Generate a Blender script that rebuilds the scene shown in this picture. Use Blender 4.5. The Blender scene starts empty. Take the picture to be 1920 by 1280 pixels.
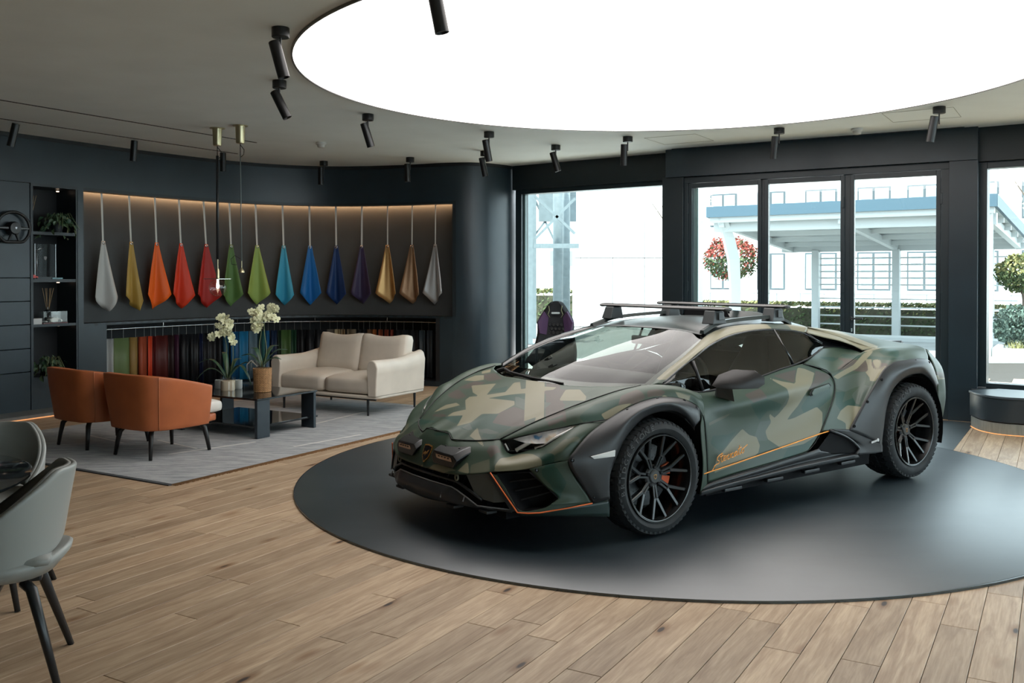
import bpy, bmesh, math, random
import numpy as np
from mathutils import Vector, Matrix
random.seed(7)
R=math.radians
S=bpy.context.scene
COL=S.collection

# ---------------------------------------------------------------- camera
FPX=1748.0
cam_d=bpy.data.cameras.new('camera'); cam=bpy.data.objects.new('camera',cam_d); COL.objects.link(cam)
cam_d.sensor_fit='HORIZONTAL'; cam_d.sensor_width=36.0; cam_d.lens=FPX/1920*36.0
cam.location=(0,0,1.5257); cam.rotation_euler=(R(90)-0.01,0,0)
cam_d.shift_y=(534.5-640.0)/1920.0
cam_d.clip_start=.05; cam_d.clip_end=300
S.camera=cam
# ---------------------------------------------------------------- view, world, sun
S.view_settings.view_transform='Standard'; S.view_settings.look='None'
S.view_settings.gamma=1.0; S.view_settings.exposure=0.50; S.view_settings.use_curve_mapping=False
S.cycles.use_denoising=True
S.cycles.max_bounces=8; S.cycles.diffuse_bounces=4; S.cycles.glossy_bounces=4
S.cycles.transmission_bounces=6; S.cycles.transparent_max_bounces=12
S.cycles.sample_clamp_indirect=6.0; S.cycles.caustics_reflective=False; S.cycles.caustics_refractive=False
W=bpy.data.worlds.new('sky'); S.world=W; W.use_nodes=True
bg=W.node_tree.nodes['Background']; bg.inputs[0].default_value=(.78,.90,1.0,1); bg.inputs[1].default_value=4.0
sun_d=bpy.data.lights.new('sun','SUN'); sun=bpy.data.objects.new('sun',sun_d); COL.objects.link(sun)
sun_d.energy=13.0; sun_d.angle=R(1.5); sun_d.color=(1,.96,.9)
sun.rotation_euler=Vector((-.14,-.33,.95)).to_track_quat('Z','Y').to_euler()
DISC_EMIT=2.4

# ---------------------------------------------------------------- materials
def nmat(name):
    m=bpy.data.materials.new(name); m.use_nodes=True
    return m,m.node_tree.nodes,m.node_tree.links,m.node_tree.nodes['Principled BSDF']
def M(name,col,rough=.5,metal=0.,spec=.5,var=0.,scale=8.,bump=0.,bscale=60.,coat=0.,emit=None,estr=0.,sheen=0.,stretch=None,coord='Object'):
    m,N,K,b=nmat(name)
    b.inputs['Base Color'].default_value=(*col,1); b.inputs['Roughness'].default_value=rough
    b.inputs['Metallic'].default_value=metal; b.inputs['Specular IOR Level'].default_value=spec
    b.inputs['Coat Weight'].default_value=coat; b.inputs['Sheen Weight'].default_value=sheen
    if emit: b.inputs['Emission Color'].default_value=(*emit,1); b.inputs['Emission Strength'].default_value=estr
    tc=N.new('ShaderNodeTexCoord'); mp=N.new('ShaderNodeMapping'); K.new(tc.outputs[coord],mp.inputs[0])
    if stretch: mp.inputs['Scale'].default_value=stretch
    if var>0:
        n=N.new('ShaderNodeTexNoise'); n.inputs['Scale'].default_value=scale; n.inputs['Detail'].default_value=5
        K.new(mp.outputs[0],n.inputs['Vector'])
        mx=N.new('ShaderNodeMix'); mx.data_type='RGBA'
        mx.inputs[6].default_value=(*[max(0,c*(1-var)) for c in col],1); mx.inputs[7].default_value=(*[min(1,c*(1+var)) for c in col],1)
        cr=N.new('ShaderNodeMapRange'); cr.inputs[1].default_value=.3; cr.inputs[2].default_value=.7
        K.new(n.outputs[0],cr.inputs[0]); K.new(cr.outputs[0],mx.inputs[0]); K.new(mx.outputs[2],b.inputs['Base Color'])
    if bump>0:
        n2=N.new('ShaderNodeTexNoise'); n2.inputs['Scale'].default_value=bscale; n2.inputs['Detail'].default_value=4
        K.new(mp.outputs[0],n2.inputs['Vector'])
        bp=N.new('ShaderNodeBump'); bp.inputs['Strength'].default_value=bump; bp.inputs['Distance'].default_value=.005
        K.new(n2.outputs[0],bp.inputs['Height']); K.new(bp.outputs[0],b.inputs['Normal'])
    return m
def glass_mat(name,tint=(1,1,1),refl=.12,rough=0.0):
    m,N,K,b=nmat(name); N.remove(b)
    out=N['Material Output']; tr=N.new('ShaderNodeBsdfTransparent'); tr.inputs[0].default_value=(*tint,1)
    gl=N.new('ShaderNodeBsdfGlossy'); gl.inputs['Roughness'].default_value=rough
    lw=N.new('ShaderNodeLayerWeight'); lw.inputs['Blend'].default_value=.5; pw=N.new('ShaderNodeMath'); pw.operation='POWER'; pw.inputs[1].default_value=5.0; K.new(lw.outputs['Facing'],pw.inputs[0])
    ma=N.new('ShaderNodeMath'); ma.operation='MULTIPLY_ADD'; ma.inputs[1].default_value=.94; ma.inputs[2].default_value=refl+.05; ma.use_clamp=True
    K.new(pw.outputs[0],ma.inputs[0]); mx=N.new('ShaderNodeMixShader'); K.new(ma.outputs[0],mx.inputs[0])
    K.new(tr.outputs[0],mx.inputs[1]); K.new(gl.outputs[0],mx.inputs[2]); K.new(mx.outputs[0],out.inputs[0])
    return m

# ---------------------------------------------------------------- object helpers
def empty(name,loc=(0,0,0),rz=0.,label=None,cat=None,group=None):
    o=bpy.data.objects.new(name,None); COL.objects.link(o); o.location=loc; o.rotation_euler=(0,0,rz); o.empty_display_size=.1
    return tag(o,label,cat,group)
def tag(o,label=None,cat=None,group=None,kind=None):
    if label: o['label']=label
    if cat: o['category']=cat
    if group: o['group']=group
    if kind: o['kind']=kind
    return o
def mesh_obj(name,verts,faces,mat=None,parent=None,smooth=False,angle=None):
    me=bpy.data.meshes.new(name); me.from_pydata([tuple(map(float,v)) for v in verts],[],faces); me.update()
    if mat: me.materials.append(mat)
    if smooth: me.shade_smooth()
    if angle is not None:
        me.shade_smooth(); me.set_sharp_from_angle(angle=R(angle))
    o=bpy.data.objects.new(name,me); COL.objects.link(o)
    if parent: o.parent=parent
    return o
def bm_obj(name,bm,mat=None,parent=None,smooth=False,angle=None,recalc=True):
    if recalc: bmesh.ops.recalc_face_normals(bm,faces=bm.faces)
    me=bpy.data.meshes.new(name); bm.to_mesh(me); bm.free()
    if mat:
        for k in (mat if isinstance(mat,(list,tuple)) else [mat]): me.materials.append(k)
    if smooth: me.shade_smooth()
    if angle is not None: me.shade_smooth(); me.set_sharp_from_angle(angle=R(angle))
    o=bpy.data.objects.new(name,me); COL.objects.link(o)
    if parent: o.parent=parent
    return o
def dup(root,loc=None,rz=None,label=None,group=None,cat=None):
    r=root.copy(); COL.objects.link(r)
    if loc is not None: r.location=loc
    if rz is not None: r.rotation_euler=(0,0,rz)
    if label: r['label']=label
    if group: r['group']=group
    if cat: r['category']=cat
    for ch in list(root.children):
        c=ch.copy(); COL.objects.link(c); c.parent=r
        for g in list(ch.children):
            d=g.copy(); COL.objects.link(d); d.parent=c
    return r
def bev(o,w=.005,seg=2,ang=30):
    m=o.modifiers.new('bevel','BEVEL'); m.width=w; m.segments=seg; m.limit_method='ANGLE'; m.angle_limit=R(ang); return o
def sub(o,n=1):
    m=o.modifiers.new('subdivision','SUBSURF'); m.levels=n; m.render_levels=n; return o
def solid(o,t,off=-1):
    m=o.modifiers.new('solid','SOLIDIFY'); m.thickness=t; m.offset=off; return o
def abox(bm,c,s,rz=0.,mat=None,tilt=None):
    """box centre c, size s"""
    r=bmesh.ops.create_cube(bm,size=1); vs=r['verts']
    bmesh.ops.scale(bm,vec=s,verts=vs)
    if tilt is not None: bmesh.ops.transform(bm,matrix=tilt,verts=vs)
    if rz: bmesh.ops.rotate(bm,cent=(0,0,0),matrix=Matrix.Rotation(rz,3,'Z'),verts=vs)
    bmesh.ops.translate(bm,vec=c,verts=vs); return vs
def box(name,c,s,mat,parent=None,rz=0.,bevel=0.):
    bm=bmesh.new(); abox(bm,(0,0,0),s); o=bm_obj(name,bm,mat,parent); o.location=c; o.rotation_euler=(0,0,rz)
    if bevel: bev(o,bevel)
    return o
def prism(bm,poly,z0,z1):
    """extrude XY polygon"""
    a=[bm.verts.new((x,y,z0)) for x,y in poly]; b=[bm.verts.new((x,y,z1)) for x,y in poly]; n=len(poly)
    bm.faces.new(a[::-1]); bm.faces.new(b)
    for i in range(n): bm.faces.new((a[i],a[(i+1)%n],b[(i+1)%n],b[i]))
def tube(bm,pts,r,n=8,cap=True):
    """tube through points; r number or list"""
    P=[Vector(p) for p in pts]; m=len(P); rs=r if isinstance(r,(list,tuple)) else [r]*m
    rings=[]; up=None
    for i in range(m):
        t=(P[min(i+1,m-1)]-P[max(i-1,0)]).normalized()
        if up is None:
            up=Vector((0,0,1)) if abs(t.z)<.9 else Vector((1,0,0))
        x=up-t*up.dot(t)
        if x.length<1e-5: x=t.orthogonal()
        x.normalize(); y=t.cross(x); up=x
        rings.append([bm.verts.new(P[i]+(x*math.cos(2*math.pi*k/n)+y*math.sin(2*math.pi*k/n))*rs[i]) for k in range(n)])
    for a,b in zip(rings[:-1],rings[1:]):
        for k in range(n): bm.faces.new((a[k],a[(k+1)%n],b[(k+1)%n],b[k]))
    if cap: bm.faces.new(rings[0][::-1]); bm.faces.new(rings[-1])
def lathe(bm,prof,n=24,axis='Z',c=(0,0,0),cap=True):
    """profile [(r,h)..] revolved"""
    rings=[]
    for r_,h in prof:
        ring=[]
        for k in range(n):
            a=2*math.pi*k/n; x=r_*math.cos(a); y=r_*math.sin(a)
            p={'Z':(x,y,h),'Y':(x,h,y),'X':(h,x,y)}[axis]
            ring.append(bm.verts.new((p[0]+c[0],p[1]+c[1],p[2]+c[2])))
        rings.append(ring)
    for a,b in zip(rings[:-1],rings[1:]):
        for k in range(n): bm.faces.new((a[k],a[(k+1)%n],b[(k+1)%n],b[k]))
    if cap:
        if prof[0][0]>1e-6: bm.faces.new(rings[0][::-1])
        if prof[-1][0]>1e-6: bm.faces.new(rings[-1])
def cyl(bm,c,r_,h,n=20,r2=None,axis='Z'):
    lathe(bm,[(r_,-h/2),(r_ if r2 is None else r2,h/2)],n,axis,c)
def hermite(P,t,n):
    """P (m,k) knots t -> resample into n points per span"""
    P=np.asarray(P,float); m=len(P); T=np.zeros_like(P)
    for i in range(m):
        a=max(i-1,0); b=min(i+1,m-1)
        if a==i or b==i: T[i]=(P[b]-P[a])/(t[b]-t[a])
        else:
            h0=t[i]-t[a]; h1=t[b]-t[i]; d0=(P[i]-P[a])/h0; d1=(P[b]-P[i])/h1
            T[i]=(d0*h1+d1*h0)/(h0+h1)
    out=[]
    for i in range(m-1):
        h=t[i+1]-t[i]
        for k in range(n):
            u=k/n; out.append((2*u**3-3*u*u+1)*P[i]+(u**3-2*u*u+u)*h*T[i]+(-2*u**3+3*u*u)*P[i+1]+(u**3-u*u)*h*T[i+1])
    out.append(P[-1]); return np.array(out)
def surf(rows,nu,nv):
    """smooth grid through control rows; nu points per row span, nv per column span"""
    P=np.array(rows,float)
    for ax,n in ((0,nu),(1,nv)):
        d=np.linalg.norm(np.diff(P,axis=ax),axis=2); d=d.mean(axis=1-ax); t=np.r_[0,np.cumsum(np.maximum(d,1e-4))]
        Q=np.moveaxis(P,ax,0); sh=Q.shape; Q=hermite(Q.reshape(sh[0],-1),t,n).reshape(-1,*sh[1:]); P=np.moveaxis(Q,0,ax)
    return P
def grid_faces(r,c,flip=False,o=0):
    F=[]
    for i in range(r-1):
        for j in range(c-1):
            a=o+i*c+j; f=(a,a+1,a+c+1,a+c); F.append(f[::-1] if flip else f)
    return F
def text_mesh(name,txt,size,extr,mat,parent=None,shear=0.,font=None,align='CENTER'):
    cu=bpy.data.curves.new(name,'FONT'); cu.body=txt; cu.size=size; cu.extrude=extr; cu.shear=shear; cu.align_x=align; cu.align_y='CENTER'
    tmp=bpy.data.objects.new(name,cu); COL.objects.link(tmp); dg=bpy.context.evaluated_depsgraph_get()
    me=bpy.data.meshes.new_from_object(tmp.evaluated_get(dg)); bpy.data.objects.remove(tmp); bpy.data.curves.remove(cu)
    me.materials.clear(); me.materials.append(mat); me.name=name
    o=bpy.data.objects.new(name,me); COL.objects.link(o)
    if parent: o.parent=parent
    return o
UX,UY=math.cos(R(59.5)),math.sin(R(59.5))     # room axis along the planks
UA=R(59.5)
def ab(a,b,z=0.): return (a*UX-b*UY, a*UY+b*UX, z)   # a along planks, b to their left

# ================================================================ ROOM
CZ=3.075
m_wall=M('dark_wall_paint',(.013,.025,.034),.33,spec=.5,var=.12,scale=3,bump=.02,bscale=25)
m_wall2=M('dark_header_paint',(.006,.013,.017),.4,spec=.5,var=.08)
m_black=M('shadow_black',(.004,.006,.008),.6)
m_ceil=M('ceiling_plaster',(.84,.90,.91),.8,spec=.2,var=.03,scale=2)
m_slot=M('slot_black',(.006,.009,.010),.5)
m_frame=M('window_frame_metal',(.010,.021,.027),.35,spec=.5,var=.08,scale=6)
m_pane=glass_mat('window_glass',(.93,.98,.97),.0)
WALLP=[(-8.55,4.77),(-7.5,6.55),(-6.4,8.42),(-5.48,9.99),(-5.15,10.56),(-4.84,11.1),(-4.46,11.72),(-4.0,12.35),(-3.6,12.76),(-3.1,13.08),(-2.58,13.22),(-2.04,13.19),(-1.45,13.03),(-.95,12.82),(-.55,12.76),(-.25,12.92),(0,13.2),(.06,13.4)]
def _spl(P,n=8):
    P=np.array(P,float); m=len(P); d=np.linalg.norm(np.diff(P,axis=0),axis=1); t=np.r_[0,np.cumsum(d)]
    T=np.zeros_like(P)
    for i in range(m):
        a=max(i-1,0); b=min(i+1,m-1); T[i]=(P[b]-P[a])/(t[b]-t[a])
    out=[]
    for i in range(m-1):
        h=t[i+1]-t[i]
        for k in range(n):
            u=k/n; out.append((2*u**3-3*u*u+1)*P[i]+(u**3-2*u*u+u)*h*T[i]+(-2*u**3+3*u*u)*P[i+1]+(u**3-u*u)*h*T[i+1])
    out.append(P[-1]); return np.array(out)
WC=_spl(WALLP); WS=np.r_[0,np.cumsum(np.linalg.norm(np.diff(WC,axis=0),axis=1))]; WL=float(WS[-1])
def wp(s,off=0.):
    """point on the curved wall at arc length s, off metres behind its face"""
    x=np.interp(s,WS,WC[:,0]); y=np.interp(s,WS,WC[:,1]); e=.02
    dx=np.interp(s+e,WS,WC[:,0])-np.interp(s-e,WS,WC[:,0]); dy=np.interp(s+e,WS,WC[:,1])-np.interp(s-e,WS,WC[:,1])
    L=math.hypot(dx,dy); return float(x-off*dy/L), float(y+off*dx/L), math.atan2(dy,dx)
def wstrip(bm,s0,s1,z0,z1,off=0.,thick=.06):
    """solid curved slab between s0..s1, z0..z1, front face at off"""
    n=max(1,int((s1-s0)/.12)); ss=np.linspace(s0,s1,n+1); sec=[]
    for s in ss:
        a=wp(s,off); b=wp(s,off+thick)
        sec.append([bm.verts.new((a[0],a[1],z0)),bm.verts.new((a[0],a[1],z1)),bm.verts.new((b[0],b[1],z1)),bm.verts.new((b[0],b[1],z0))])
    for p,q in zip(sec[:-1],sec[1:]):
        for k in range(4): bm.faces.new((p[k],q[k],q[(k+1)%4],p[(k+1)%4]))
    bm.faces.new(sec[0]); bm.faces.new(sec[-1][::-1])
NS0,NS1,NZ0,NZ1=7.05,12.39,.968,2.552      # leather display niche
GS0,GS1,GZ0,GZ1=7.35,12.143,.07,.945       # rail niche below
HS0,HS1,HZ0,HZ1=6.40,6.975,.0,2.545        # shelf niche
bm=bmesh.new()
wstrip(bm,0,WL,2.552,CZ)                                   # band over everything
wstrip(bm,HS1,NS0,0,2.552); wstrip(bm,NS1,WL,0,2.552)      # piers
wstrip(bm,NS0,GS0,0,NZ0); wstrip(bm,GS1,NS1,0,NZ0); wstrip(bm,GS0,GS1,GZ1,NZ0); wstrip(bm,GS0,GS1,0,GZ0)
wall=bm_obj('wall_left',bm,m_wall,angle=40); tag(wall,kind='structure')
bm=bmesh.new(); wstrip(bm,NS0-.02,NS1+.02,NZ0-.02,NZ1+.02,.24,.05)
o=bm_obj('back_panel',bm,M('niche_back',(.050,.056,.058),.6,spec=.3,var=.1,scale=3),wall,angle=40)
bm=bmesh.new(); wstrip(bm,GS0-.02,GS1+.02,GZ0-.02,GZ1+.02,.62,.05); wstrip(bm,GS0-.06,GS0,GZ0,GZ1,.0,.62); wstrip(bm,GS1,GS1+.06,GZ0,GZ1,.0,.62)
wstrip(bm,GS0,GS1,GZ1,GZ1+.01,.06,.56); wstrip(bm,GS0,GS1,GZ0-.01,GZ0,.06,.56)
bm_obj('rail_niche_lining',bm,m_black,wall,angle=40)
bm=bmesh.new()
wstrip(bm,NS0-.05,NS0,NZ0,NZ1,.0,.24); wstrip(bm,NS1,NS1+.05,NZ0,NZ1,.0,.24); wstrip(bm,NS0,NS1,NZ0-.03,NZ0,.0,.24); wstrip(bm,NS0,NS1,NZ1-.035,NZ1,.0,.16)
bm_obj('niche_reveal',bm,m_wall2,wall,angle=40)
bm=bmesh.new(); wstrip(bm,0,WL,CZ-.045,CZ,-.012,.02); bm_obj('shadow_gap',bm,m_black,wall,angle=40)
# warm strip light in the head of the niche
bm=bmesh.new(); wstrip(bm,NS0+.02,NS1-.02,NZ1-.012,NZ1-.004,.185,.03)
bm_obj('light_strip',bm,M('warm_strip',(1,.6,.3),.5,emit=(1.0,.55,.27),estr=30),wall)
# cupboard fronts left of the shelf niche
bm=bmesh.new(); wstrip(bm,0,HS0,2.52,2.552,.015,.05); bm_obj('cupboard_head_gap',bm,m_black,wall)
for (z0,z1) in ((1.508,2.545),(1.25,1.5),(.993,1.242),(.73,.985),(.473,.722),(.03,.465)):
    for s0,s1 in ((.05,1.2),(1.21,2.45),(2.46,3.7),(3.71,4.95),(4.96,HS0-.012)):
        bm=bmesh.new(); wstrip(bm,s0,s1,z0,z1,0.,.05); bev(bm_obj('cupboard_door' if z1-z0>.5 else 'drawer_front',bm,m_wall,wall),.002,1)
bm=bmesh.new(); wstrip(bm,0,HS0,0,2.54,.055,.03); bm_obj('cupboard_carcass',bm,m_black,wall)
# shelf niche
sh=empty('shelf_unit',(*wp(6.69,.0)[:2],0),0,'tall narrow dark open shelf niche built into the wall beside the steering wheel','shelves')
def wl(bm,s0,s1,z0,z1,off,th): 
    wstrip(bm,s0,s1,z0,z1,off,th)
def in_local(o,root):
    o.parent=root; o.matrix_parent_inverse=Matrix.Identity(4); d=Vector(root.location); me=o.data
    me.transform(Matrix.Translation(-d))
    return o
m_shelf=M('shelf_lacquer',(.012,.020,.026),.4,var=.1)
for nm,args in (('side_panel',(HS0,HS0+.03,0,2.545,.005,.36)),('side_panel',(HS1-.02,HS1,0,2.545,.005,.36)),('back_panel',(HS0,HS1,0,2.545,.36,.02)),
                ('top_panel',(HS0,HS1,2.52,2.552,.0,.36)),('shelf_board',(HS0+.03,HS1-.02,1.985,2.02,.01,.35)),('shelf_board',(HS0+.03,HS1-.02,1.455,1.488,.01,.35)),
                ('shelf_board',(HS0+.03,HS1-.02,.955,.985,.01,.35)),('base_cupboard',(HS0+.02,HS1-.01,.03,.40,.006,.35))):
    bm=bmesh.new(); wl(bm,*args); in_local(bm_obj(nm,bm,m_shelf if nm!='back_panel' else m_black),sh)
for z in (2.50,1.45,.95):
    bm=bmesh.new(); p=wp(6.86,.2); cyl(bm,(p[0],p[1],z),.016,.012,12); in_local(bm_obj('downlight',bm,M('tiny_lamp',(1,.8,.6),.4,emit=(1,.75,.55),estr=1.5)),sh)
# low plinth with LED glow
bm=bmesh.new(); wstrip(bm,0,7.3,.0,.045,-.36,.36); pl=bm_obj('baseboard_left',bm,M('plinth_grey_wood',(.13,.14,.135),.45,var=.15,scale=10)); tag(pl,kind='structure')
bm=bmesh.new(); wstrip(bm,0,7.2,.003,.012,-.375,.012); bm_obj('light_strip',bm,M('plinth_led',(1,.5,.2),.5,emit=(1.0,.42,.16),estr=.45),pl)
# ceiling with the round luminous panel
DC=Vector((1.20,7.12)); DR=2.796
bm=bmesh.new(); prism(bm,[(-8.8,-3.3),(9.95,-3.3),(9.95,6.3),(5.05,10.05),(2.2,11.95),(.35,13.45),(-.6,13.6),(-1.6,13.6),(-2.8,13.9),(-4.2,13.3),(-5.6,11.4),(-8.9,5.4)],CZ,CZ+.30); ce=bm_obj('ceiling',bm,m_ceil); tag(ce,kind='structure')
bm=bmesh.new(); lathe(bm,[(0.001,-.004),(DR,-.004),(DR,.004),(0.001,.004)],160,cap=False)
ld=bm_obj('luminous_ceiling_panel',bm,M('stretch_light',(1,1,1),.5,emit=(1.0,.955,.93),estr=DISC_EMIT)); ld.location=(DC.x,DC.y,CZ-.006)
tag(ld,'huge round luminous white ceiling panel above the sports car','ceiling light')
bm=bmesh.new(); lathe(bm,[(DR,-.012),(DR+.012,-.012),(DR+.012,.006),(DR,.006)],160,cap=False)
bm_obj('rim_trim',bm,M('disc_trim',(.12,.12,.11),.4),ld)
def ceil_slot(name,p,q,w=.018):
    d=Vector((q[0]-p[0],q[1]-p[1])); c=((p[0]+q[0])/2,(p[1]+q[1])/2,CZ-.002)
    return box(name,c,(d.length,w,.006),m_slot,ce,math.atan2(d.y,d.x))
ceil_slot('track_slot',(-6.2,5.32),(-2.97,10.85)); ceil_slot('track_slot',(-6.74,6.3),(-3.48,11.84))
for p,q in (((1.95,11.40),(4.70,9.705)),):
    ceil_slot('track_slot',p,q,.02)
m_seam=M('hatch_seam',(.33,.34,.32),.7)
def hatch(c,rz,w,h):
    for dx,dy,sx,sy in ((0,h/2,w,.004),(0,-h/2,w,.004),(w/2,0,.004,h),(-w/2,0,.004,h)):
        v=Matrix.Rotation(rz,3,'Z')@Vector((dx,dy,0)); box('hatch_seam',(c[0]+v.x,c[1]+v.y,CZ-.001),(sx,sy,.003),m_seam,ce,rz)
hatch((3.95,9.0),R(-31.6),.62,.62); hatch((1.9,10.6),R(-31.6),.6,.6)
# ---------------------------------------------------------------- floor of oak planks
base=box('floor',(0,0,0),(24,24,.05),M('floor_base',(.02,.015,.01),.8)); base.data.transform(Matrix.Translation((.5,4.5,-.041))); tag(base,kind='structure')
def oak():
    m,N,K,b=nmat('oak_plank')
    tc=N.new('ShaderNodeTexCoord'); oi=N.new('ShaderNodeObjectInfo')
    add=N.new('ShaderNodeVectorMath'); add.operation='MULTIPLY_ADD'
    comb=N.new('ShaderNodeCombineXYZ'); K.new(oi.outputs['Random'],comb.inputs[0]); K.new(oi.outputs['Random'],comb.inputs[1]); K.new(oi.outputs['Random'],comb.inputs[2])
    K.new(comb.outputs[0],add.inputs[0]); add.inputs[1].default_value=(97,53,31); K.new(tc.outputs['Object'],add.inputs[2])
    mp=N.new('ShaderNodeMapping'); mp.inputs['Scale'].default_value=(1.3,11,11); K.new(add.outputs[0],mp.inputs[0])
    n1=N.new('ShaderNodeTexNoise'); n1.inputs['Scale'].default_value=1.6; n1.inputs['Detail'].default_value=7; n1.inputs['Distortion'].default_value=1.4; K.new(mp.outputs[0],n1.inputs['Vector'])
    mp2=N.new('ShaderNodeMapping'); mp2.inputs['Scale'].default_value=(6,90,90); K.new(add.outputs[0],mp2.inputs[0])
    n2=N.new('ShaderNodeTexNoise'); n2.inputs['Scale'].default_value=1.5; n2.inputs['Detail'].default_value=4; K.new(mp2.outputs[0],n2.inputs['Vector'])
    cr=N.new('ShaderNodeValToRGB'); e=cr.color_ramp.elements; e[0].position=.28; e[0].color=(.29,.195,.120,1); e[1].position=.72; e[1].color=(.49,.37,.25,1)
    K.new(n1.outputs[0],cr.inputs[0])
    # plank to plank tone
    mr=N.new('ShaderNodeMapRange'); mr.inputs[3].default_value=.80; mr.inputs[4].default_value=1.12; K.new(oi.outputs['Random'],mr.inputs[0])
    m1=N.new('ShaderNodeMix'); m1.data_type='RGBA'; m1.blend_type='MULTIPLY'; m1.inputs[0].default_value=1; K.new(cr.outputs[0],m1.inputs[6])
    cc=N.new('ShaderNodeCombineColor'); K.new(mr.outputs[0],cc.inputs[0]); K.new(mr.outputs[0],cc.inputs[1]); K.new(mr.outputs[0],cc.inputs[2]); K.new(cc.outputs[0],m1.inputs[7])
    m2=N.new('ShaderNodeMix'); m2.data_type='RGBA'; m2.blend_type='MULTIPLY'; K.new(m1.outputs[2],m2.inputs[6])
    r2=N.new('ShaderNodeValToRGB'); r2.color_ramp.elements[0].position=.35; r2.color_ramp.elements[0].color=(.72,.68,.62,1); r2.color_ramp.elements[1].position=.6; r2.color_ramp.elements[1].color=(1,1,1,1)
    K.new(n2.outputs[0],r2.inputs[0]); K.new(r2.outputs[0],m2.inputs[7]); m2.inputs[0].default_value=.5
    # knots
    mp3=N.new('ShaderNodeMapping'); mp3.inputs['Scale'].default_value=(1.5,4.5,1); K.new(add.outputs[0],mp3.inputs[0])
    vo=N.new('ShaderNodeTexVoronoi'); vo.inputs['Scale'].default_value=1.15; K.new(mp3.outputs[0],vo.inputs['Vector'])
    kr=N.new('ShaderNodeValToRGB'); k=kr.color_ramp.elements; k[0].position=.045; k[0].color=(.07,.05,.04,1); k[1].position=.19; k[1].color=(1,1,1,1)
    ke=kr.color_ramp.elements.new(.075); ke.color=(.62,.5,.4,1)
    K.new(vo.outputs['Distance'],kr.inputs[0])
    m3=N.new('ShaderNodeMix'); m3.data_type='RGBA'; m3.blend_type='MULTIPLY'; m3.inputs[0].default_value=1; K.new(m2.outputs[2],m3.inputs[6]); K.new(kr.outputs[0],m3.inputs[7])
    K.new(m3.outputs[2],b.inputs['Base Color']); b.inputs['Roughness'].default_value=.48; b.inputs['Specular IOR Level'].default_value=.35
    bp=N.new('ShaderNodeBump'); bp.inputs['Strength'].default_value=.12; bp.inputs['Distance'].default_value=.002; K.new(n2.outputs[0],bp.inputs['Height']); K.new(bp.outputs[0],b.inputs['Normal'])
    return m
m_oak=oak()
def plank_mesh(L,w):
    bm=bmesh.new(); g=.0012; b_=.002
    lo=[(g,g),(L-g,g),(L-g,w-g),(g,w-g)]; hi=[(g+b_,g+b_),(L-g-b_,g+b_),(L-g-b_,w-g-b_),(g+b_,w-g-b_)]
    v0=[bm.verts.new((x,y,-.014)) for x,y in lo]; v1=[bm.verts.new((x,y,-.0015)) for x,y in lo]; v2=[bm.verts.new((x,y,0)) for x,y in hi]
    for k in range(4):
        bm.faces.new((v0[k],v0[(k+1)%4],v1[(k+1)%4],v1[k])); bm.faces.new((v1[k],v1[(k+1)%4],v2[(k+1)%4],v2[k]))
    bm.faces.new(v2); me=bpy.data.meshes.new('plank'); bm.to_mesh(me); bm.free(); me.materials.append(m_oak); return me
PW=.15; lens=[1.1,1.35,1.6,1.85,2.1]; pms=[plank_mesh(l,PW) for l in lens]
def seen(x,y):
    if y<2.0: return False
    px=960+FPX*x/y; py=517+1.5257*FPX/y
    return -60<px<1980 and py<1380
prnd=random.Random(3); near=[]; rest=[]
dx0,dy0=2.9*0,0
for row in range(-60,70):
    b0=row*PW; a=-4+prnd.random()*1.5
    while a<14:
        k=prnd.randrange(5); L=lens[k]
        ca,cb=a+L/2,b0+PW/2; pts=[ab(a+L*t,cb) for t in (0,.25,.5,.75,1)]
        a0=a; a+=L
        if all((p[0]-DC.x)**2+(p[1]-DC.y)**2<(DR-.25)**2 for p in pts): continue
        # stay inside the room
        mid_=pts[2]
        if mid_[1]>14.5 or mid_[0]<-8.5 or mid_[1]<-3: continue
        vis=[p for p in pts if seen(p[0],p[1])]
        hid=all((p[0]-DC.x)**2+(p[1]-DC.y)**2<(DR+.02)**2 for p in vis)
        if vis and not hid: near.append((math.hypot(mid_[0],mid_[1]),a0,b0,k))
        else: rest.append((a0,b0,k))
near.sort(); 
for d_,a0,b0,k in near[:298]:
    o=bpy.data.objects.new('plank',pms[k]); COL.objects.link(o); o.location=ab(a0,b0); o.rotation_euler=(0,0,UA); o.parent=base
rest+= [(a0,b0,k) for d_,a0,b0,k in near[298:]]
V=[];F=[]
for a0,b0,k in rest:
    L=lens[k]; g=.0015; n=len(V)
    for (aa,bb) in ((a0+g,b0+g),(a0+L-g,b0+g),(a0+L-g,b0+PW-g),(a0+g,b0+PW-g)): V.append(ab(aa,bb,0.0))
    for (aa,bb) in ((a0+g,b0+g),(a0+L-g,b0+g),(a0+L-g,b0+PW-g),(a0+g,b0+PW-g)): V.append(ab(aa,bb,-.014))
    F+= [(n,n+1,n+2,n+3),(n,n+4,n+5,n+1),(n+1,n+5,n+6,n+2),(n+2,n+6,n+7,n+3),(n+3,n+7,n+4,n)]
o=mesh_obj('far_planks',V,F,m_oak,base); o['kind']='stuff'
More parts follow.
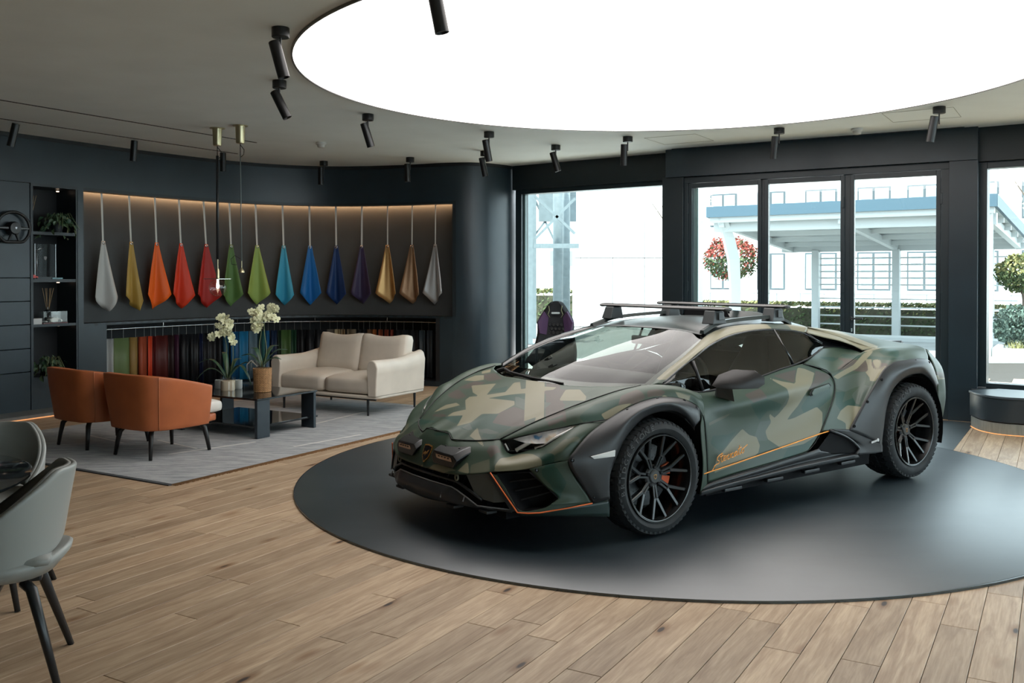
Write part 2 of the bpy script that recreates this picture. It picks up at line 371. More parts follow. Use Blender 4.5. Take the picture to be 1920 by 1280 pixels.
# the round dark show floor and the slate strip by the doors
def slate(name,c1,c2,rough):
    m,N,K,b=nmat(name); tc=N.new('ShaderNodeTexCoord'); n=N.new('ShaderNodeTexNoise'); n.inputs['Scale'].default_value=1.6; n.inputs['Detail'].default_value=8; n.inputs['Distortion'].default_value=.6
    mp=N.new('ShaderNodeMapping'); mp.inputs['Scale'].default_value=(1,2.2,1); mp.inputs['Rotation'].default_value=(0,0,R(30)); K.new(tc.outputs['Object'],mp.inputs[0]); K.new(mp.outputs[0],n.inputs['Vector'])
    cr=N.new('ShaderNodeValToRGB'); cr.color_ramp.elements[0].position=.3; cr.color_ramp.elements[0].color=(*c1,1); cr.color_ramp.elements[1].position=.7; cr.color_ramp.elements[1].color=(*c2,1)
    K.new(n.outputs[0],cr.inputs[0]); K.new(cr.outputs[0],b.inputs['Base Color'])
    mr=N.new('ShaderNodeMapRange'); mr.inputs[3].default_value=rough-.015; mr.inputs[4].default_value=rough+.02; n9=N.new('ShaderNodeTexNoise'); n9.inputs['Scale'].default_value=.8; n9.inputs['Detail'].default_value=1; K.new(mp.outputs[0],n9.inputs['Vector']); K.new(n9.outputs[0],mr.inputs[0]); K.new(mr.outputs[0],b.inputs['Roughness'])
    b.inputs['Specular IOR Level'].default_value=1.0
    return m
m_disc=slate('dark_resin_floor',(.006,.015,.021),(.018,.029,.036),.38)
bm=bmesh.new(); lathe(bm,[(0.0001,.0),(DR-.004,.0),(DR-.004,.010),(DR-.012,.014),(0.0001,.014)],160,cap=False)
dk=bm_obj('display_disc',bm,m_disc,angle=30); dk.location=(DC.x,DC.y,0); tag(dk,'large round dark grey show floor disc under the sports car','platform')
bm=bmesh.new(); lathe(bm,[(DR-.004,0),(DR,0),(DR,.0125),(DR-.004,.0125)],160,cap=False); bm_obj('edge_trim',bm,M('disc_edge_steel',(.10,.12,.13),.25,metal=.8),dk)
q=[(3.81,8.06),(4.80,9.66),(1.95,11.41),(.2,12.3),(-.4,9.0)]
bm=bmesh.new(); prism(bm,q,-.004,.004); em=bm_obj('floor_slate_entrance',bm,slate('slate_entrance',(.016,.026,.031),(.028,.042,.048),.4)); tag(em,kind='structure')
# ---------------------------------------------------------------- facade
class Fac:
    def __init__(s,p,q): s.p=Vector(p); s.q=Vector(q); s.d=(s.q-s.p).normalized(); s.n=Vector((-s.d.y,s.d.x)); s.rz=math.atan2(s.d.y,s.d.x); s.L=(s.q-s.p).length
    def at(s,a,off,z): v=s.p+s.d*a+s.n*off; return (v.x,v.y,z)
    def box(s,name,a0,a1,o0,o1,z0,z1,mat,parent=None,bevel=0.):
        return box(name,s.at((a0+a1)/2,(o0+o1)/2,(z0+z1)/2),(a1-a0,o1-o0,z1-z0),mat,parent,s.rz,bevel)
FD=Fac((1.89,11.49),(4.83,9.68))      # door unit
FL=Fac((.02,13.18),(1.95,11.76))      # left window
FR=Fac((4.83,9.76),(9.6,6.25))        # right windows
w=FL.box('wall_back_left_header',-.02,FL.L+.1,0,.5,2.735,CZ,m_wall2); tag(w,kind='structure')
w=FD.box('wall_back_header',0,FD.L,0,.55,2.735,CZ,m_wall); tag(w,kind='structure')
w=FR.box('wall_back_right_header',0,FR.L,.02,.5,2.72,CZ,m_wall2); tag(w,kind='structure')
# left window
wn=empty('window_1',FL.at(0,0,0)); tag(wn,kind='structure')
def fpart(F,name,a0,a1,o0,o1,z0,z1,mat,par,bevel=.003):
    o=F.box(name,a0,a1,o0,o1,z0,z1,mat,par,bevel); o.location=Vector(o.location)-Vector(par.location); return o
fpart(FL,'frame',.00,.10,.05,.22,0,2.735,m_frame,wn); fpart(FL,'frame',.10,FL.L,.05,.22,2.675,2.735,m_frame,wn)
fpart(FL,'frame',.10,FL.L,.05,.22,.0,.10,m_frame,wn); fpart(FL,'pane',.10,FL.L,.13,.14,.10,2.675,m_pane,wn,0)
fpart(FL,'edge_bead',.10,.125,.11,.16,.10,2.675,M('bead_teal',(.10,.17,.18),.3),wn)
# door unit: backproject positions along the facade
c0=.081; g=[.303,1.116,1.242,2.058,2.207,3.045]; c1=3.178
du=empty('door_1',FD.at(0,0,0)); tag(du,kind='structure')
fpart(FD,'pier',-.06,c0+.13,.04,.5,0,2.74,m_wall2,du); fpart(FD,'pier',c1,FD.L+.0,.03,.35,0,2.735,m_wall,du)
fpart(FD,'frame',c0+.13,c1,.08,.24,2.66,2.735,m_frame,du); fpart(FD,'frame',c0+.13,g[0]-.045,.08,.24,0,2.66,m_frame,du); fpart(FD,'frame',g[5]+.05,c1,.08,.24,0,2.66,m_frame,du)
m_bright=M('anodised_edge',(.33,.42,.43),.3,metal=.6)
def leaf(a0,a1,hinge):
    w_=.045
    for x0,x1,z0,z1 in ((a0-w_,a0,0.02,2.655),(a1,a1+w_,0.02,2.655),(a0,a1,2.60,2.655),(a0,a1,.02,.16)):
        fpart(FD,'door_leaf_frame',x0,x1,.10,.17,z0,z1,m_frame,du)
    fpart(FD,'pane',a0,a1,.13,.142,.16,2.60,m_pane,du,0)
    for z in (.35,1.4,2.35):
        h=fpart(FD,'hinge',hinge-.012,hinge+.012,.075,.105,z-.06,z+.06,m_frame,du)
fpart(FD,'meeting_stile',g[1]+.03,g[2]-.03,.12,.20,.02,2.66,m_frame,du,0); fpart(FD,'meeting_stile',g[3]+.03,g[4]-.03,.12,.20,.02,2.66,m_frame,du,0)
leaf(g[0],g[1],g[0]-.05); leaf(g[2],g[3],g[3]+.03); leaf(g[4],g[5],g[5]+.055)
fpart(FD,'door_handle',g[4]-.035,g[4]+.10,.055,.075,1.04,1.06,m_slot,du); fpart(FD,'door_handle',g[4]-.035,g[4]-.015,.06,.10,1.03,1.07,m_slot,du)
fpart(FD,'lock_cylinder',g[4]-.03,g[4]-.015,.088,.10,.90,.94,m_bright,du)
fpart(FD,'edge_bead',g[0],g[0]+.055,.17,.34,.16,2.60,m_bright,du)
# right windows
fpart_w=empty('window_2',FR.at(0,0,0)); tag(fpart_w,kind='structure')
fpart(FR,'jamb',-.03,.0,.0,.4,0,2.72,m_bright,fpart_w); fpart(FR,'frame',.0,.11,.10,.25,.36,2.72,m_frame,fpart_w)
ks=[.11,1.6,1.7,3.2,3.3,4.8,4.9,FR.L]
for i in range(0,8,2): fpart(FR,'pane',ks[i],ks[i+1],.17,.18,.40,2.65,m_pane,fpart_w,0)
for i in range(1,7,2): fpart(FR,'frame',ks[i],ks[i+1],.10,.25,.36,2.72,m_frame,fpart_w)
fpart(FR,'frame',.11,FR.L,.10,.25,2.65,2.72,m_frame,fpart_w); fpart(FR,'frame',.11,FR.L,.10,.25,.35,.40,m_frame,fpart_w); fpart(FR,'window_sill',0,FR.L,-.10,.3,.0,.35,m_wall2,fpart_w)
# remaining walls of the room, behind and beside the camera
m_far=M('rear_wall',(.10,.105,.105),.7)
for nm,c,s in (('wall_right_header',(9.75,1.6,2.89),(.3,9.6,.37)),('wall_right_base',(9.75,1.6,.10),(.3,9.6,.20)),('wall_behind_header',(.8,-3.1,2.89),(18.5,.3,.37)),('wall_behind_base',(.8,-3.1,.10),(18.5,.3,.20)),('wall_behind_left',(-2.95,-3.1,1.45),(11.4,.3,2.51)),('wall_far_left',(-8.6,.85,CZ/2),(.3,7.9,CZ))):
    tag(box(nm,c,s,m_far),kind='structure')
wr=empty('window_3',(9.75,1.6,0)); tag(wr,kind='structure'); wb=empty('window_4',(6.2,-3.1,0)); tag(wb,kind='structure')
box('pane',(0,0,1.45),(.012,9.6,2.5),m_pane,wr); box('pane',(-.0,0,1.45),(6.9,.012,2.5),m_pane,wb)
for y in (-4.7,-2.4,0,2.4,4.6): box('frame',(0,y,1.45),(.14,.10,2.5),m_frame,wr)
for x in (-3.35,-1.2,1.1,3.3): box('frame',(x,0,1.45),(.10,.14,2.5),m_frame,wb)

PANEL={}
LINE={}
PANEL['hood']=[[(-0.925,0,0.572),(-0.922,0.13,0.569),(-0.928,0.165,0.542),(-0.9,0.25,0.545),(-0.855,0.35,0.553),(-0.815,0.42,0.563),(-0.783,0.46,0.57)],
  [(-0.74,0,0.645),(-0.735,0.15,0.645),(-0.73,0.19,0.643),(-0.715,0.3,0.64),(-0.68,0.42,0.645),(-0.65,0.5,0.655),(-0.617,0.555,0.662)],
  [(-0.56,0,0.718),(-0.555,0.17,0.718),(-0.55,0.22,0.717),(-0.53,0.34,0.714),(-0.495,0.48,0.717),(-0.46,0.58,0.728),(-0.43,0.642,0.737)],
  [(-0.4,0,0.778),(-0.395,0.19,0.777),(-0.39,0.25,0.776),(-0.365,0.38,0.774),(-0.32,0.54,0.78),(-0.27,0.64,0.793),(-0.223,0.71,0.805)],
  [(-0.25,0,0.836),(-0.228,0.2,0.834),(-0.215,0.27,0.831),(-0.178,0.39,0.83),(-0.11,0.54,0.836),(-0.05,0.67,0.845),(0.03,0.765,0.852)]]
PANEL['nose']=[[(-1.022,0,0.362),(-1.025,0.13,0.366),(-1.028,0.19,0.368),(-1.019,0.33,0.377),(-0.99,0.42,0.389),(-0.965,0.48,0.398),(-0.945,0.52,0.406),(-0.922,0.56,0.417),(-0.803,0.68,0.435),(-0.741,0.745,0.453),(-0.691,0.8,0.474),(-0.648,0.84,0.49),(-0.616,0.875,0.498)],
  [(-0.998,0,0.445),(-0.998,0.13,0.445),(-0.995,0.18,0.444),(-0.978,0.3,0.447),(-0.945,0.4,0.452),(-0.915,0.47,0.457),(-0.895,0.51,0.462),(-0.887,0.568,0.456),(-0.779,0.681,0.473),(-0.726,0.744,0.491),(-0.68,0.805,0.522),(-0.609,0.859,0.563),(-0.514,0.875,0.568)],
  [(-0.962,0,0.525),(-0.96,0.13,0.522),(-0.968,0.17,0.505),(-0.945,0.27,0.508),(-0.905,0.37,0.512),(-0.868,0.445,0.52),(-0.845,0.49,0.525),(-0.834,0.548,0.486),(-0.735,0.654,0.502),(-0.69,0.716,0.519),(-0.647,0.781,0.561),(-0.549,0.849,0.626),(-0.416,0.875,0.635)],
  [(-0.925,0,0.572),(-0.922,0.13,0.569),(-0.928,0.165,0.542),(-0.9,0.25,0.545),(-0.855,0.35,0.553),(-0.815,0.42,0.563),(-0.783,0.46,0.57),(-0.766,0.5,0.506),(-0.673,0.6,0.521),(-0.635,0.66,0.538),(-0.594,0.73,0.589),(-0.47,0.81,0.677),(-0.328,0.875,0.696)]]
PANEL['bumper_cheek']=[[(-0.781,0.735,0.445),(-0.699,0.81,0.475),(-0.616,0.876,0.497)],
  [(-0.72,0.79,0.358),(-0.655,0.85,0.37),(-0.575,0.89,0.402)],
  [(-0.67,0.85,0.289),(-0.604,0.88,0.292),(-0.519,0.915,0.31)],
  [(-0.718,0.835,0.258),(-0.635,0.88,0.261),(-0.477,0.92,0.252)]]
PANEL['bumper_foot']=[[(-0.892,0.585,0.403),(-0.873,0.625,0.348),(-0.858,0.67,0.286),(-0.836,0.72,0.226),(-0.75,0.8,0.235),(-0.673,0.848,0.286)],
  [(-0.914,0.565,0.408),(-0.891,0.61,0.333),(-0.869,0.66,0.268),(-0.847,0.715,0.215),(-0.757,0.8,0.216),(-0.477,0.92,0.252)]]
PANEL['bumper_skirt']=[[(-0.847,0.715,0.209),(-0.757,0.8,0.213),(-0.63,0.865,0.234),(-0.477,0.92,0.251),(-0.377,0.945,0.264)],
  [(-0.818,0.7,0.186),(-0.731,0.78,0.187),(-0.618,0.85,0.185),(-0.468,0.91,0.175),(-0.373,0.94,0.164)]]
PANEL['fender']=[[(-0.783,0.46,0.57),(-0.617,0.555,0.662),(-0.503,0.61,0.711),(-0.43,0.642,0.737),(-0.361,0.67,0.765),(-0.223,0.71,0.805),(-0.12,0.735,0.83),(0.03,0.765,0.852),(0.113,0.8,0.851),(0.209,0.825,0.845),(0.329,0.842,0.816),(0.413,0.855,0.798)],
  [(-0.783,0.463,0.569),(-0.618,0.593,0.661),(-0.513,0.668,0.713),(-0.443,0.717,0.748),(-0.35,0.758,0.773),(-0.218,0.789,0.817),(-0.101,0.809,0.846),(0.039,0.833,0.864),(0.141,0.858,0.858),(0.245,0.876,0.841),(0.339,0.891,0.81),(0.408,0.9,0.776)],
  [(-0.782,0.467,0.569),(-0.619,0.625,0.65),(-0.523,0.712,0.695),(-0.456,0.773,0.728),(-0.339,0.825,0.75),(-0.212,0.849,0.799),(-0.082,0.864,0.832),(0.048,0.881,0.846),(0.17,0.896,0.835),(0.28,0.908,0.806),(0.349,0.92,0.773),(0.404,0.924,0.724)],
  [(-0.782,0.47,0.568),(-0.62,0.65,0.629),(-0.533,0.745,0.657),(-0.47,0.81,0.678),(-0.328,0.875,0.697),(-0.207,0.89,0.75),(-0.062,0.9,0.788),(0.058,0.91,0.798),(0.199,0.915,0.782),(0.317,0.92,0.741),(0.36,0.93,0.706),(0.399,0.93,0.641)]]
PANEL['fender_rear']=[[(0.36,0.93,0.703),(0.369,0.94,0.665),(0.344,0.955,0.608),(0.348,0.96,0.489),(0.36,0.96,0.391),(0.356,0.958,0.278),(0.336,0.955,0.187)],
  [(0.393,0.931,0.652),(0.402,0.932,0.609),(0.408,0.935,0.527),(0.415,0.937,0.446),(0.42,0.937,0.38),(0.424,0.938,0.308),(0.427,0.938,0.233)]]
PANEL['door']=[[(0.413,0.855,0.798),(0.592,0.845,0.799),(0.823,0.835,0.824),(1.076,0.82,0.852),(1.321,0.8,0.884),(1.541,0.785,0.903)],
  [(0.416,0.875,0.764),(0.582,0.872,0.757),(0.824,0.865,0.772),(1.087,0.855,0.793),(1.396,0.83,0.82),(1.769,0.815,0.828)],
  [(0.407,0.905,0.702),(0.585,0.9,0.687),(0.834,0.9,0.7),(1.092,0.895,0.727),(1.464,0.865,0.761),(1.819,0.845,0.756)],
  [(0.404,0.925,0.64),(0.639,0.895,0.608),(0.904,0.885,0.607),(1.159,0.885,0.63),(1.474,0.88,0.656),(1.784,0.87,0.686)],
  [(0.413,0.935,0.517),(0.674,0.9,0.495),(0.934,0.895,0.502),(1.168,0.9,0.511),(1.441,0.905,0.543),(1.687,0.905,0.609)],
  [(0.42,0.937,0.387),(0.67,0.925,0.389),(0.924,0.925,0.394),(1.157,0.93,0.411),(1.384,0.935,0.438),(1.541,0.938,0.466)],
  [(0.427,0.938,0.253),(0.653,0.94,0.276),(0.869,0.945,0.294),(1.094,0.95,0.313),(1.239,0.952,0.325),(1.369,0.955,0.339)]]
PANEL['quarter']=[[(1.805,0.82,0.821),(1.938,0.805,0.84),(2.081,0.785,0.88),(2.195,0.765,0.913),(2.29,0.75,0.947),(2.445,0.75,0.967),(2.566,0.77,0.969),(2.732,0.79,0.962),(2.892,0.79,0.951),(3.098,0.77,0.934)],
  [(1.816,0.847,0.757),(1.931,0.845,0.756),(2.046,0.84,0.779),(2.17,0.83,0.836),(2.284,0.82,0.883),(2.396,0.83,0.929),(2.475,0.845,0.946),(2.656,0.85,0.946),(2.83,0.845,0.937),(3.011,0.83,0.919)],
  [(1.781,0.872,0.687),(1.881,0.88,0.669),(1.986,0.89,0.681),(2.115,0.88,0.766),(2.235,0.87,0.831),(2.346,0.88,0.9),(2.433,0.885,0.923),(2.605,0.89,0.927),(2.785,0.885,0.921),(2.958,0.87,0.904)],
  [(1.683,0.908,0.602),(1.8,0.915,0.567),(1.902,0.93,0.56),(2.009,0.93,0.665),(2.159,0.92,0.767),(2.304,0.92,0.87),(2.383,0.925,0.901),(2.563,0.92,0.907),(2.749,0.915,0.905),(2.914,0.9,0.887)],
  [(1.538,0.94,0.455),(1.678,0.95,0.446),(1.822,0.96,0.437),(1.924,0.962,0.547),(2.04,0.96,0.662),(2.233,0.957,0.835),(2.342,0.951,0.874),(2.516,0.945,0.888),(2.715,0.94,0.89),(2.871,0.925,0.871)]]
PANEL['pillar']=[[(0.09,0.765,0.843),(0.169,0.757,0.885),(0.285,0.745,0.941),(0.423,0.72,0.995),(0.581,0.67,1.05),(0.797,0.585,1.116),(0.997,0.55,1.159),(1.185,0.535,1.172),(1.459,0.525,1.171),(1.731,0.53,1.16),(1.896,0.545,1.138)],
  [(0.115,0.809,0.863),(0.215,0.8,0.914),(0.329,0.787,0.968),(0.456,0.762,1.018),(0.579,0.725,1.06),(0.764,0.662,1.112),(0.968,0.625,1.153),(1.149,0.607,1.167),(1.405,0.595,1.168),(1.66,0.595,1.154),(1.833,0.605,1.133)],
  [(0.141,0.83,0.86),(0.26,0.82,0.919),(0.372,0.805,0.97),(0.488,0.78,1.018),(0.578,0.755,1.046),(0.73,0.715,1.084),(0.94,0.675,1.123),(1.112,0.655,1.137),(1.352,0.64,1.142),(1.589,0.635,1.124),(1.769,0.64,1.105)]]
PANEL['side_window']=[[(0.141,0.83,0.86),(0.228,0.838,0.836),(0.325,0.846,0.813),(0.419,0.85,0.795),(0.592,0.845,0.799),(0.825,0.833,0.823),(1.079,0.818,0.852),(1.265,0.8,0.88),(1.442,0.785,0.901),(1.626,0.765,0.934),(1.873,0.7,0.987)],
  [(0.146,0.841,0.861),(0.237,0.841,0.873),(0.339,0.838,0.885),(0.447,0.827,0.897),(0.623,0.804,0.931),(0.855,0.773,0.967),(1.093,0.751,0.992),(1.306,0.734,1.01),(1.472,0.724,1.016),(1.678,0.716,1.018),(1.897,0.695,1.005)],
  [(0.151,0.829,0.863),(0.246,0.82,0.91),(0.353,0.805,0.958),(0.474,0.78,0.999),(0.653,0.74,1.062),(0.886,0.69,1.111),(1.106,0.66,1.133),(1.348,0.643,1.139),(1.503,0.638,1.131),(1.73,0.642,1.102),(1.921,0.665,1.023)]]
PANEL['windscreen']=[[(-0.25,0,0.836),(-0.226,0.2,0.834),(-0.208,0.27,0.83),(-0.163,0.39,0.828),(-0.083,0.54,0.832),(-0.008,0.67,0.839),(0.09,0.765,0.843)],
  [(-0.097,0,0.893),(-0.077,0.196,0.891),(-0.064,0.269,0.887),(-0.029,0.389,0.883),(0.034,0.535,0.883),(0.093,0.662,0.885),(0.169,0.757,0.885)],
  [(0.107,0,0.964),(0.121,0.19,0.962),(0.129,0.268,0.958),(0.153,0.387,0.952),(0.196,0.528,0.949),(0.235,0.651,0.945),(0.285,0.745,0.941)],
  [(0.304,0,1.027),(0.314,0.185,1.025),(0.319,0.265,1.021),(0.334,0.382,1.015),(0.364,0.514,1.009),(0.39,0.63,1.001),(0.423,0.72,0.995)],
  [(0.504,0,1.085),(0.51,0.178,1.084),(0.513,0.259,1.081),(0.523,0.37,1.075),(0.542,0.49,1.067),(0.56,0.593,1.056),(0.581,0.67,1.05)],
  [(0.745,0,1.147),(0.747,0.17,1.147),(0.75,0.25,1.145),(0.757,0.35,1.141),(0.768,0.45,1.132),(0.782,0.53,1.12),(0.797,0.585,1.116)]]
PANEL['roof']=[[(0.745,0,1.147),(0.747,0.17,1.147),(0.75,0.25,1.145),(0.757,0.35,1.141),(0.768,0.45,1.132),(0.782,0.53,1.12),(0.797,0.585,1.116)],
  [(0.95,0,1.187),(0.951,0.092,1.187),(0.955,0.183,1.185),(0.962,0.275,1.182),(0.971,0.367,1.176),(0.983,0.458,1.169),(0.997,0.55,1.159)],
  [(1.2,0,1.208),(1.2,0.089,1.208),(1.198,0.178,1.205),(1.196,0.268,1.201),(1.193,0.357,1.194),(1.19,0.446,1.185),(1.185,0.535,1.172)],
  [(1.5,0,1.212),(1.499,0.087,1.211),(1.495,0.175,1.209),(1.49,0.263,1.204),(1.482,0.35,1.197),(1.472,0.438,1.186),(1.459,0.525,1.171)],
  [(1.85,0,1.19),(1.847,0.088,1.19),(1.837,0.177,1.188),(1.82,0.265,1.184),(1.797,0.353,1.179),(1.767,0.442,1.171),(1.731,0.53,1.16)],
  [(2.05,0,1.165),(2.046,0.091,1.165),(2.033,0.182,1.163),(2.011,0.273,1.16),(1.982,0.363,1.155),(1.943,0.454,1.148),(1.896,0.545,1.138)]]
PANEL['buttress']=[[(1.896,0.545,1.138),(2.23,0.53,1.102),(2.57,0.53,1.053),(2.839,0.54,1.011),(3.105,0.56,0.969),(3.319,0.58,0.935),(3.396,0.6,0.904)],
  [(1.866,0.567,1.137),(2.137,0.585,1.094),(2.406,0.617,1.037),(2.607,0.66,0.991),(2.815,0.682,0.968),(3.061,0.695,0.943),(3.25,0.69,0.912)],
  [(1.889,0.55,1.133),(2.1,0.6,1.082),(2.302,0.665,1.018),(2.44,0.74,0.967),(2.595,0.765,0.963),(2.874,0.77,0.946),(3.172,0.74,0.913)]]
PANEL['buttress_edge']=[[(1.889,0.55,1.133),(2.056,0.585,1.095),(2.2,0.63,1.05),(2.347,0.68,1.001),(2.452,0.745,0.966)],
  [(1.769,0.64,1.105),(1.959,0.655,1.063),(2.129,0.68,1.03),(2.282,0.715,0.978),(2.312,0.735,0.958)]]
PANEL['recess']=[[(1.889,0.69,0.985),(1.99,0.665,0.987),(2.107,0.65,0.984),(2.242,0.665,0.969),(2.285,0.735,0.942)],
  [(1.739,0.735,0.952),(1.832,0.725,0.927),(1.944,0.725,0.906),(2.123,0.725,0.916),(2.277,0.745,0.941)],
  [(1.555,0.783,0.904),(1.675,0.8,0.876),(1.808,0.818,0.822),(2.06,0.786,0.879),(2.28,0.752,0.941)]]
PANEL['void']=[[(1.776,0.635,1.104),(1.966,0.65,1.063),(2.136,0.675,1.03),(2.243,0.705,0.993),(2.309,0.737,0.955)],
  [(1.968,0.58,1.043),(2.137,0.56,1.015),(2.259,0.58,0.995),(2.34,0.63,0.97),(2.335,0.715,0.948)],
  [(1.896,0.685,0.985),(1.997,0.66,0.986),(2.114,0.645,0.984),(2.25,0.66,0.968),(2.293,0.73,0.941)]]
PANEL['front_flare']=[[(-0.481,0.925,0.251),(-0.553,0.91,0.358),(-0.624,0.885,0.495),(-0.575,0.885,0.554),(-0.475,0.885,0.632),(-0.341,0.89,0.701),(-0.216,0.9,0.752),(-0.066,0.905,0.789),(0.053,0.915,0.799),(0.194,0.92,0.783),(0.311,0.925,0.742),(0.356,0.935,0.704),(0.345,0.95,0.655)],
  [(-0.438,0.957,0.267),(-0.479,0.952,0.374),(-0.51,0.942,0.488),(-0.471,0.944,0.554),(-0.402,0.945,0.627),(-0.307,0.947,0.696),(-0.208,0.952,0.745),(-0.087,0.955,0.777),(0.02,0.96,0.788),(0.139,0.962,0.776),(0.243,0.965,0.734),(0.296,0.969,0.689),(0.312,0.973,0.641)],
  [(-0.395,0.965,0.27),(-0.404,0.97,0.379),(-0.397,0.975,0.468),(-0.368,0.978,0.542),(-0.33,0.98,0.61),(-0.274,0.98,0.679),(-0.2,0.98,0.726),(-0.109,0.98,0.753),(-0.012,0.98,0.764),(0.084,0.98,0.756),(0.176,0.98,0.715),(0.237,0.978,0.662),(0.28,0.972,0.616)],
  [(-0.386,0.955,0.252),(-0.386,0.955,0.374),(-0.363,0.955,0.446),(-0.327,0.955,0.51),(-0.283,0.955,0.577),(-0.222,0.955,0.637),(-0.144,0.955,0.688),(-0.064,0.955,0.714),(0.022,0.955,0.722),(0.105,0.955,0.717),(0.185,0.955,0.686),(0.243,0.955,0.639),(0.284,0.955,0.597)]]
PANEL['rear_flare']=[[(1.818,0.965,0.438),(1.92,0.965,0.548),(2.033,0.965,0.663),(2.127,0.962,0.746),(2.231,0.958,0.835),(2.34,0.952,0.875),(2.513,0.947,0.888),(2.711,0.942,0.891),(2.863,0.93,0.872),(2.932,0.92,0.835),(3.002,0.91,0.76),(3.033,0.91,0.679)],
  [(1.992,0.987,0.377),(2.045,0.99,0.493),(2.116,0.99,0.62),(2.178,0.99,0.714),(2.257,0.988,0.787),(2.345,0.984,0.83),(2.496,0.982,0.857),(2.655,0.979,0.865),(2.779,0.972,0.851),(2.851,0.965,0.816),(2.923,0.957,0.752),(2.977,0.952,0.677)],
  [(2.166,0.985,0.308),(2.171,0.99,0.43),(2.199,0.992,0.569),(2.23,0.993,0.674),(2.283,0.993,0.731),(2.35,0.993,0.777),(2.479,0.993,0.819),(2.6,0.992,0.83),(2.695,0.99,0.822),(2.769,0.985,0.789),(2.844,0.98,0.735),(2.921,0.97,0.668)],
  [(2.204,0.965,0.297),(2.23,0.965,0.409),(2.262,0.965,0.545),(2.308,0.965,0.645),(2.368,0.965,0.703),(2.436,0.965,0.741),(2.547,0.965,0.773),(2.652,0.965,0.78),(2.731,0.965,0.772),(2.804,0.965,0.741),(2.883,0.962,0.683),(2.939,0.96,0.617)]]
PANEL['sill']=[[(0.38,0.94,0.23),(0.424,0.94,0.247),(0.651,0.942,0.27),(0.867,0.947,0.29),(1.092,0.952,0.31),(1.235,0.955,0.322),(1.378,0.957,0.335),(1.485,0.958,0.348)],
  [(0.369,0.95,0.224),(0.425,0.95,0.237),(0.636,0.955,0.258),(0.853,0.958,0.275),(1.082,0.96,0.292),(1.226,0.962,0.303),(1.39,0.965,0.317),(1.505,0.965,0.329)],
  [(0.365,0.945,0.213),(0.436,0.945,0.22),(0.653,0.945,0.234),(0.874,0.945,0.243),(1.139,0.945,0.258),(1.304,0.945,0.266),(1.591,0.945,0.272),(1.895,0.945,0.271)],
  [(0.328,0.975,0.214),(0.407,0.975,0.22),(0.625,0.977,0.234),(0.852,0.98,0.242),(1.118,0.982,0.253),(1.307,0.985,0.259),(1.594,0.985,0.264),(1.885,0.985,0.267)],
  [(0.329,0.97,0.191),(0.413,0.97,0.195),(0.631,0.972,0.209),(0.859,0.975,0.22),(1.13,0.977,0.23),(1.325,0.98,0.238),(1.613,0.98,0.239),(1.918,0.98,0.244)]]
PANEL['sill_end']=[[(1.632,0.945,0.463),(1.821,0.965,0.445),(1.975,0.975,0.417),(2.153,0.985,0.38)],
  [(1.787,0.955,0.407),(1.888,0.97,0.369),(2.019,0.98,0.342),(2.175,0.988,0.311)],
  [(1.897,0.96,0.337),(1.975,0.975,0.308),(2.067,0.982,0.295),(2.186,0.985,0.287)],
  [(1.913,0.975,0.259),(1.981,0.98,0.259),(2.08,0.982,0.252),(2.186,0.985,0.252)]]
PANEL['splitter']=[[(-1.03,0,0.3),(-1.03,0.12,0.3),(-1.02,0.22,0.3),(-1.015,0.3,0.3),(-1.001,0.335,0.287),(-0.983,0.42,0.255),(-0.958,0.485,0.219),(-0.854,0.665,0.217)],
  [(-1.055,0,0.25),(-1.055,0.12,0.25),(-1.05,0.22,0.25),(-1.036,0.3,0.257),(-1.007,0.345,0.244),(-0.986,0.43,0.23),(-0.954,0.49,0.214),(-0.859,0.672,0.216)],
  [(-1.05,0,0.195),(-1.045,0.13,0.197),(-1.045,0.22,0.205),(-1.036,0.3,0.211),(-1.009,0.37,0.209),(-0.975,0.44,0.206),(-0.942,0.5,0.205),(-0.858,0.68,0.206)]]
LINE['headlight_top']=[(-0.782,0.47,0.565),(-0.697,0.56,0.595),(-0.62,0.65,0.627),(-0.544,0.735,0.653),(-0.47,0.81,0.677)]
LINE['headlight_bottom']=[(-0.766,0.5,0.506),(-0.673,0.6,0.521),(-0.635,0.66,0.538),(-0.594,0.73,0.589),(-0.47,0.81,0.677)]
LINE['lamp_bright']=[(-0.735,0.52,0.576),(-0.697,0.56,0.594),(-0.62,0.65,0.626),(-0.544,0.735,0.651),(-0.474,0.805,0.675),(-0.538,0.76,0.63),(-0.592,0.727,0.591),(-0.62,0.69,0.565),(-0.662,0.64,0.56),(-0.696,0.585,0.56),(-0.72,0.54,0.568)]
LINE['drl_a']=[(-0.735,0.545,0.516),(-0.654,0.62,0.585),(-0.574,0.7,0.625),(-0.492,0.79,0.663)]
LINE['drl_b']=[(-0.662,0.63,0.53),(-0.628,0.67,0.551),(-0.594,0.735,0.602),(-0.512,0.79,0.658)]
LINE['drl_c']=[(-0.774,0.49,0.552),(-0.762,0.51,0.514)]
LINE['stripe_side']=[(0.373,0.955,0.313),(0.416,0.945,0.315),(0.668,0.948,0.343),(0.922,0.948,0.372),(1.188,0.948,0.403),(1.507,0.95,0.443),(1.616,0.952,0.453)]
LINE['stripe_front']=[(-0.927,0.568,0.416),(-0.885,0.642,0.31),(-0.85,0.72,0.213),(-0.807,0.76,0.211),(-0.761,0.805,0.216),(-0.625,0.868,0.234),(-0.488,0.928,0.254)]
LINE['rail']=[(0.778,0.56,1.137),(0.935,0.53,1.184),(1.074,0.52,1.201),(1.294,0.515,1.213),(1.506,0.515,1.218),(1.629,0.52,1.203),(1.725,0.53,1.166)]
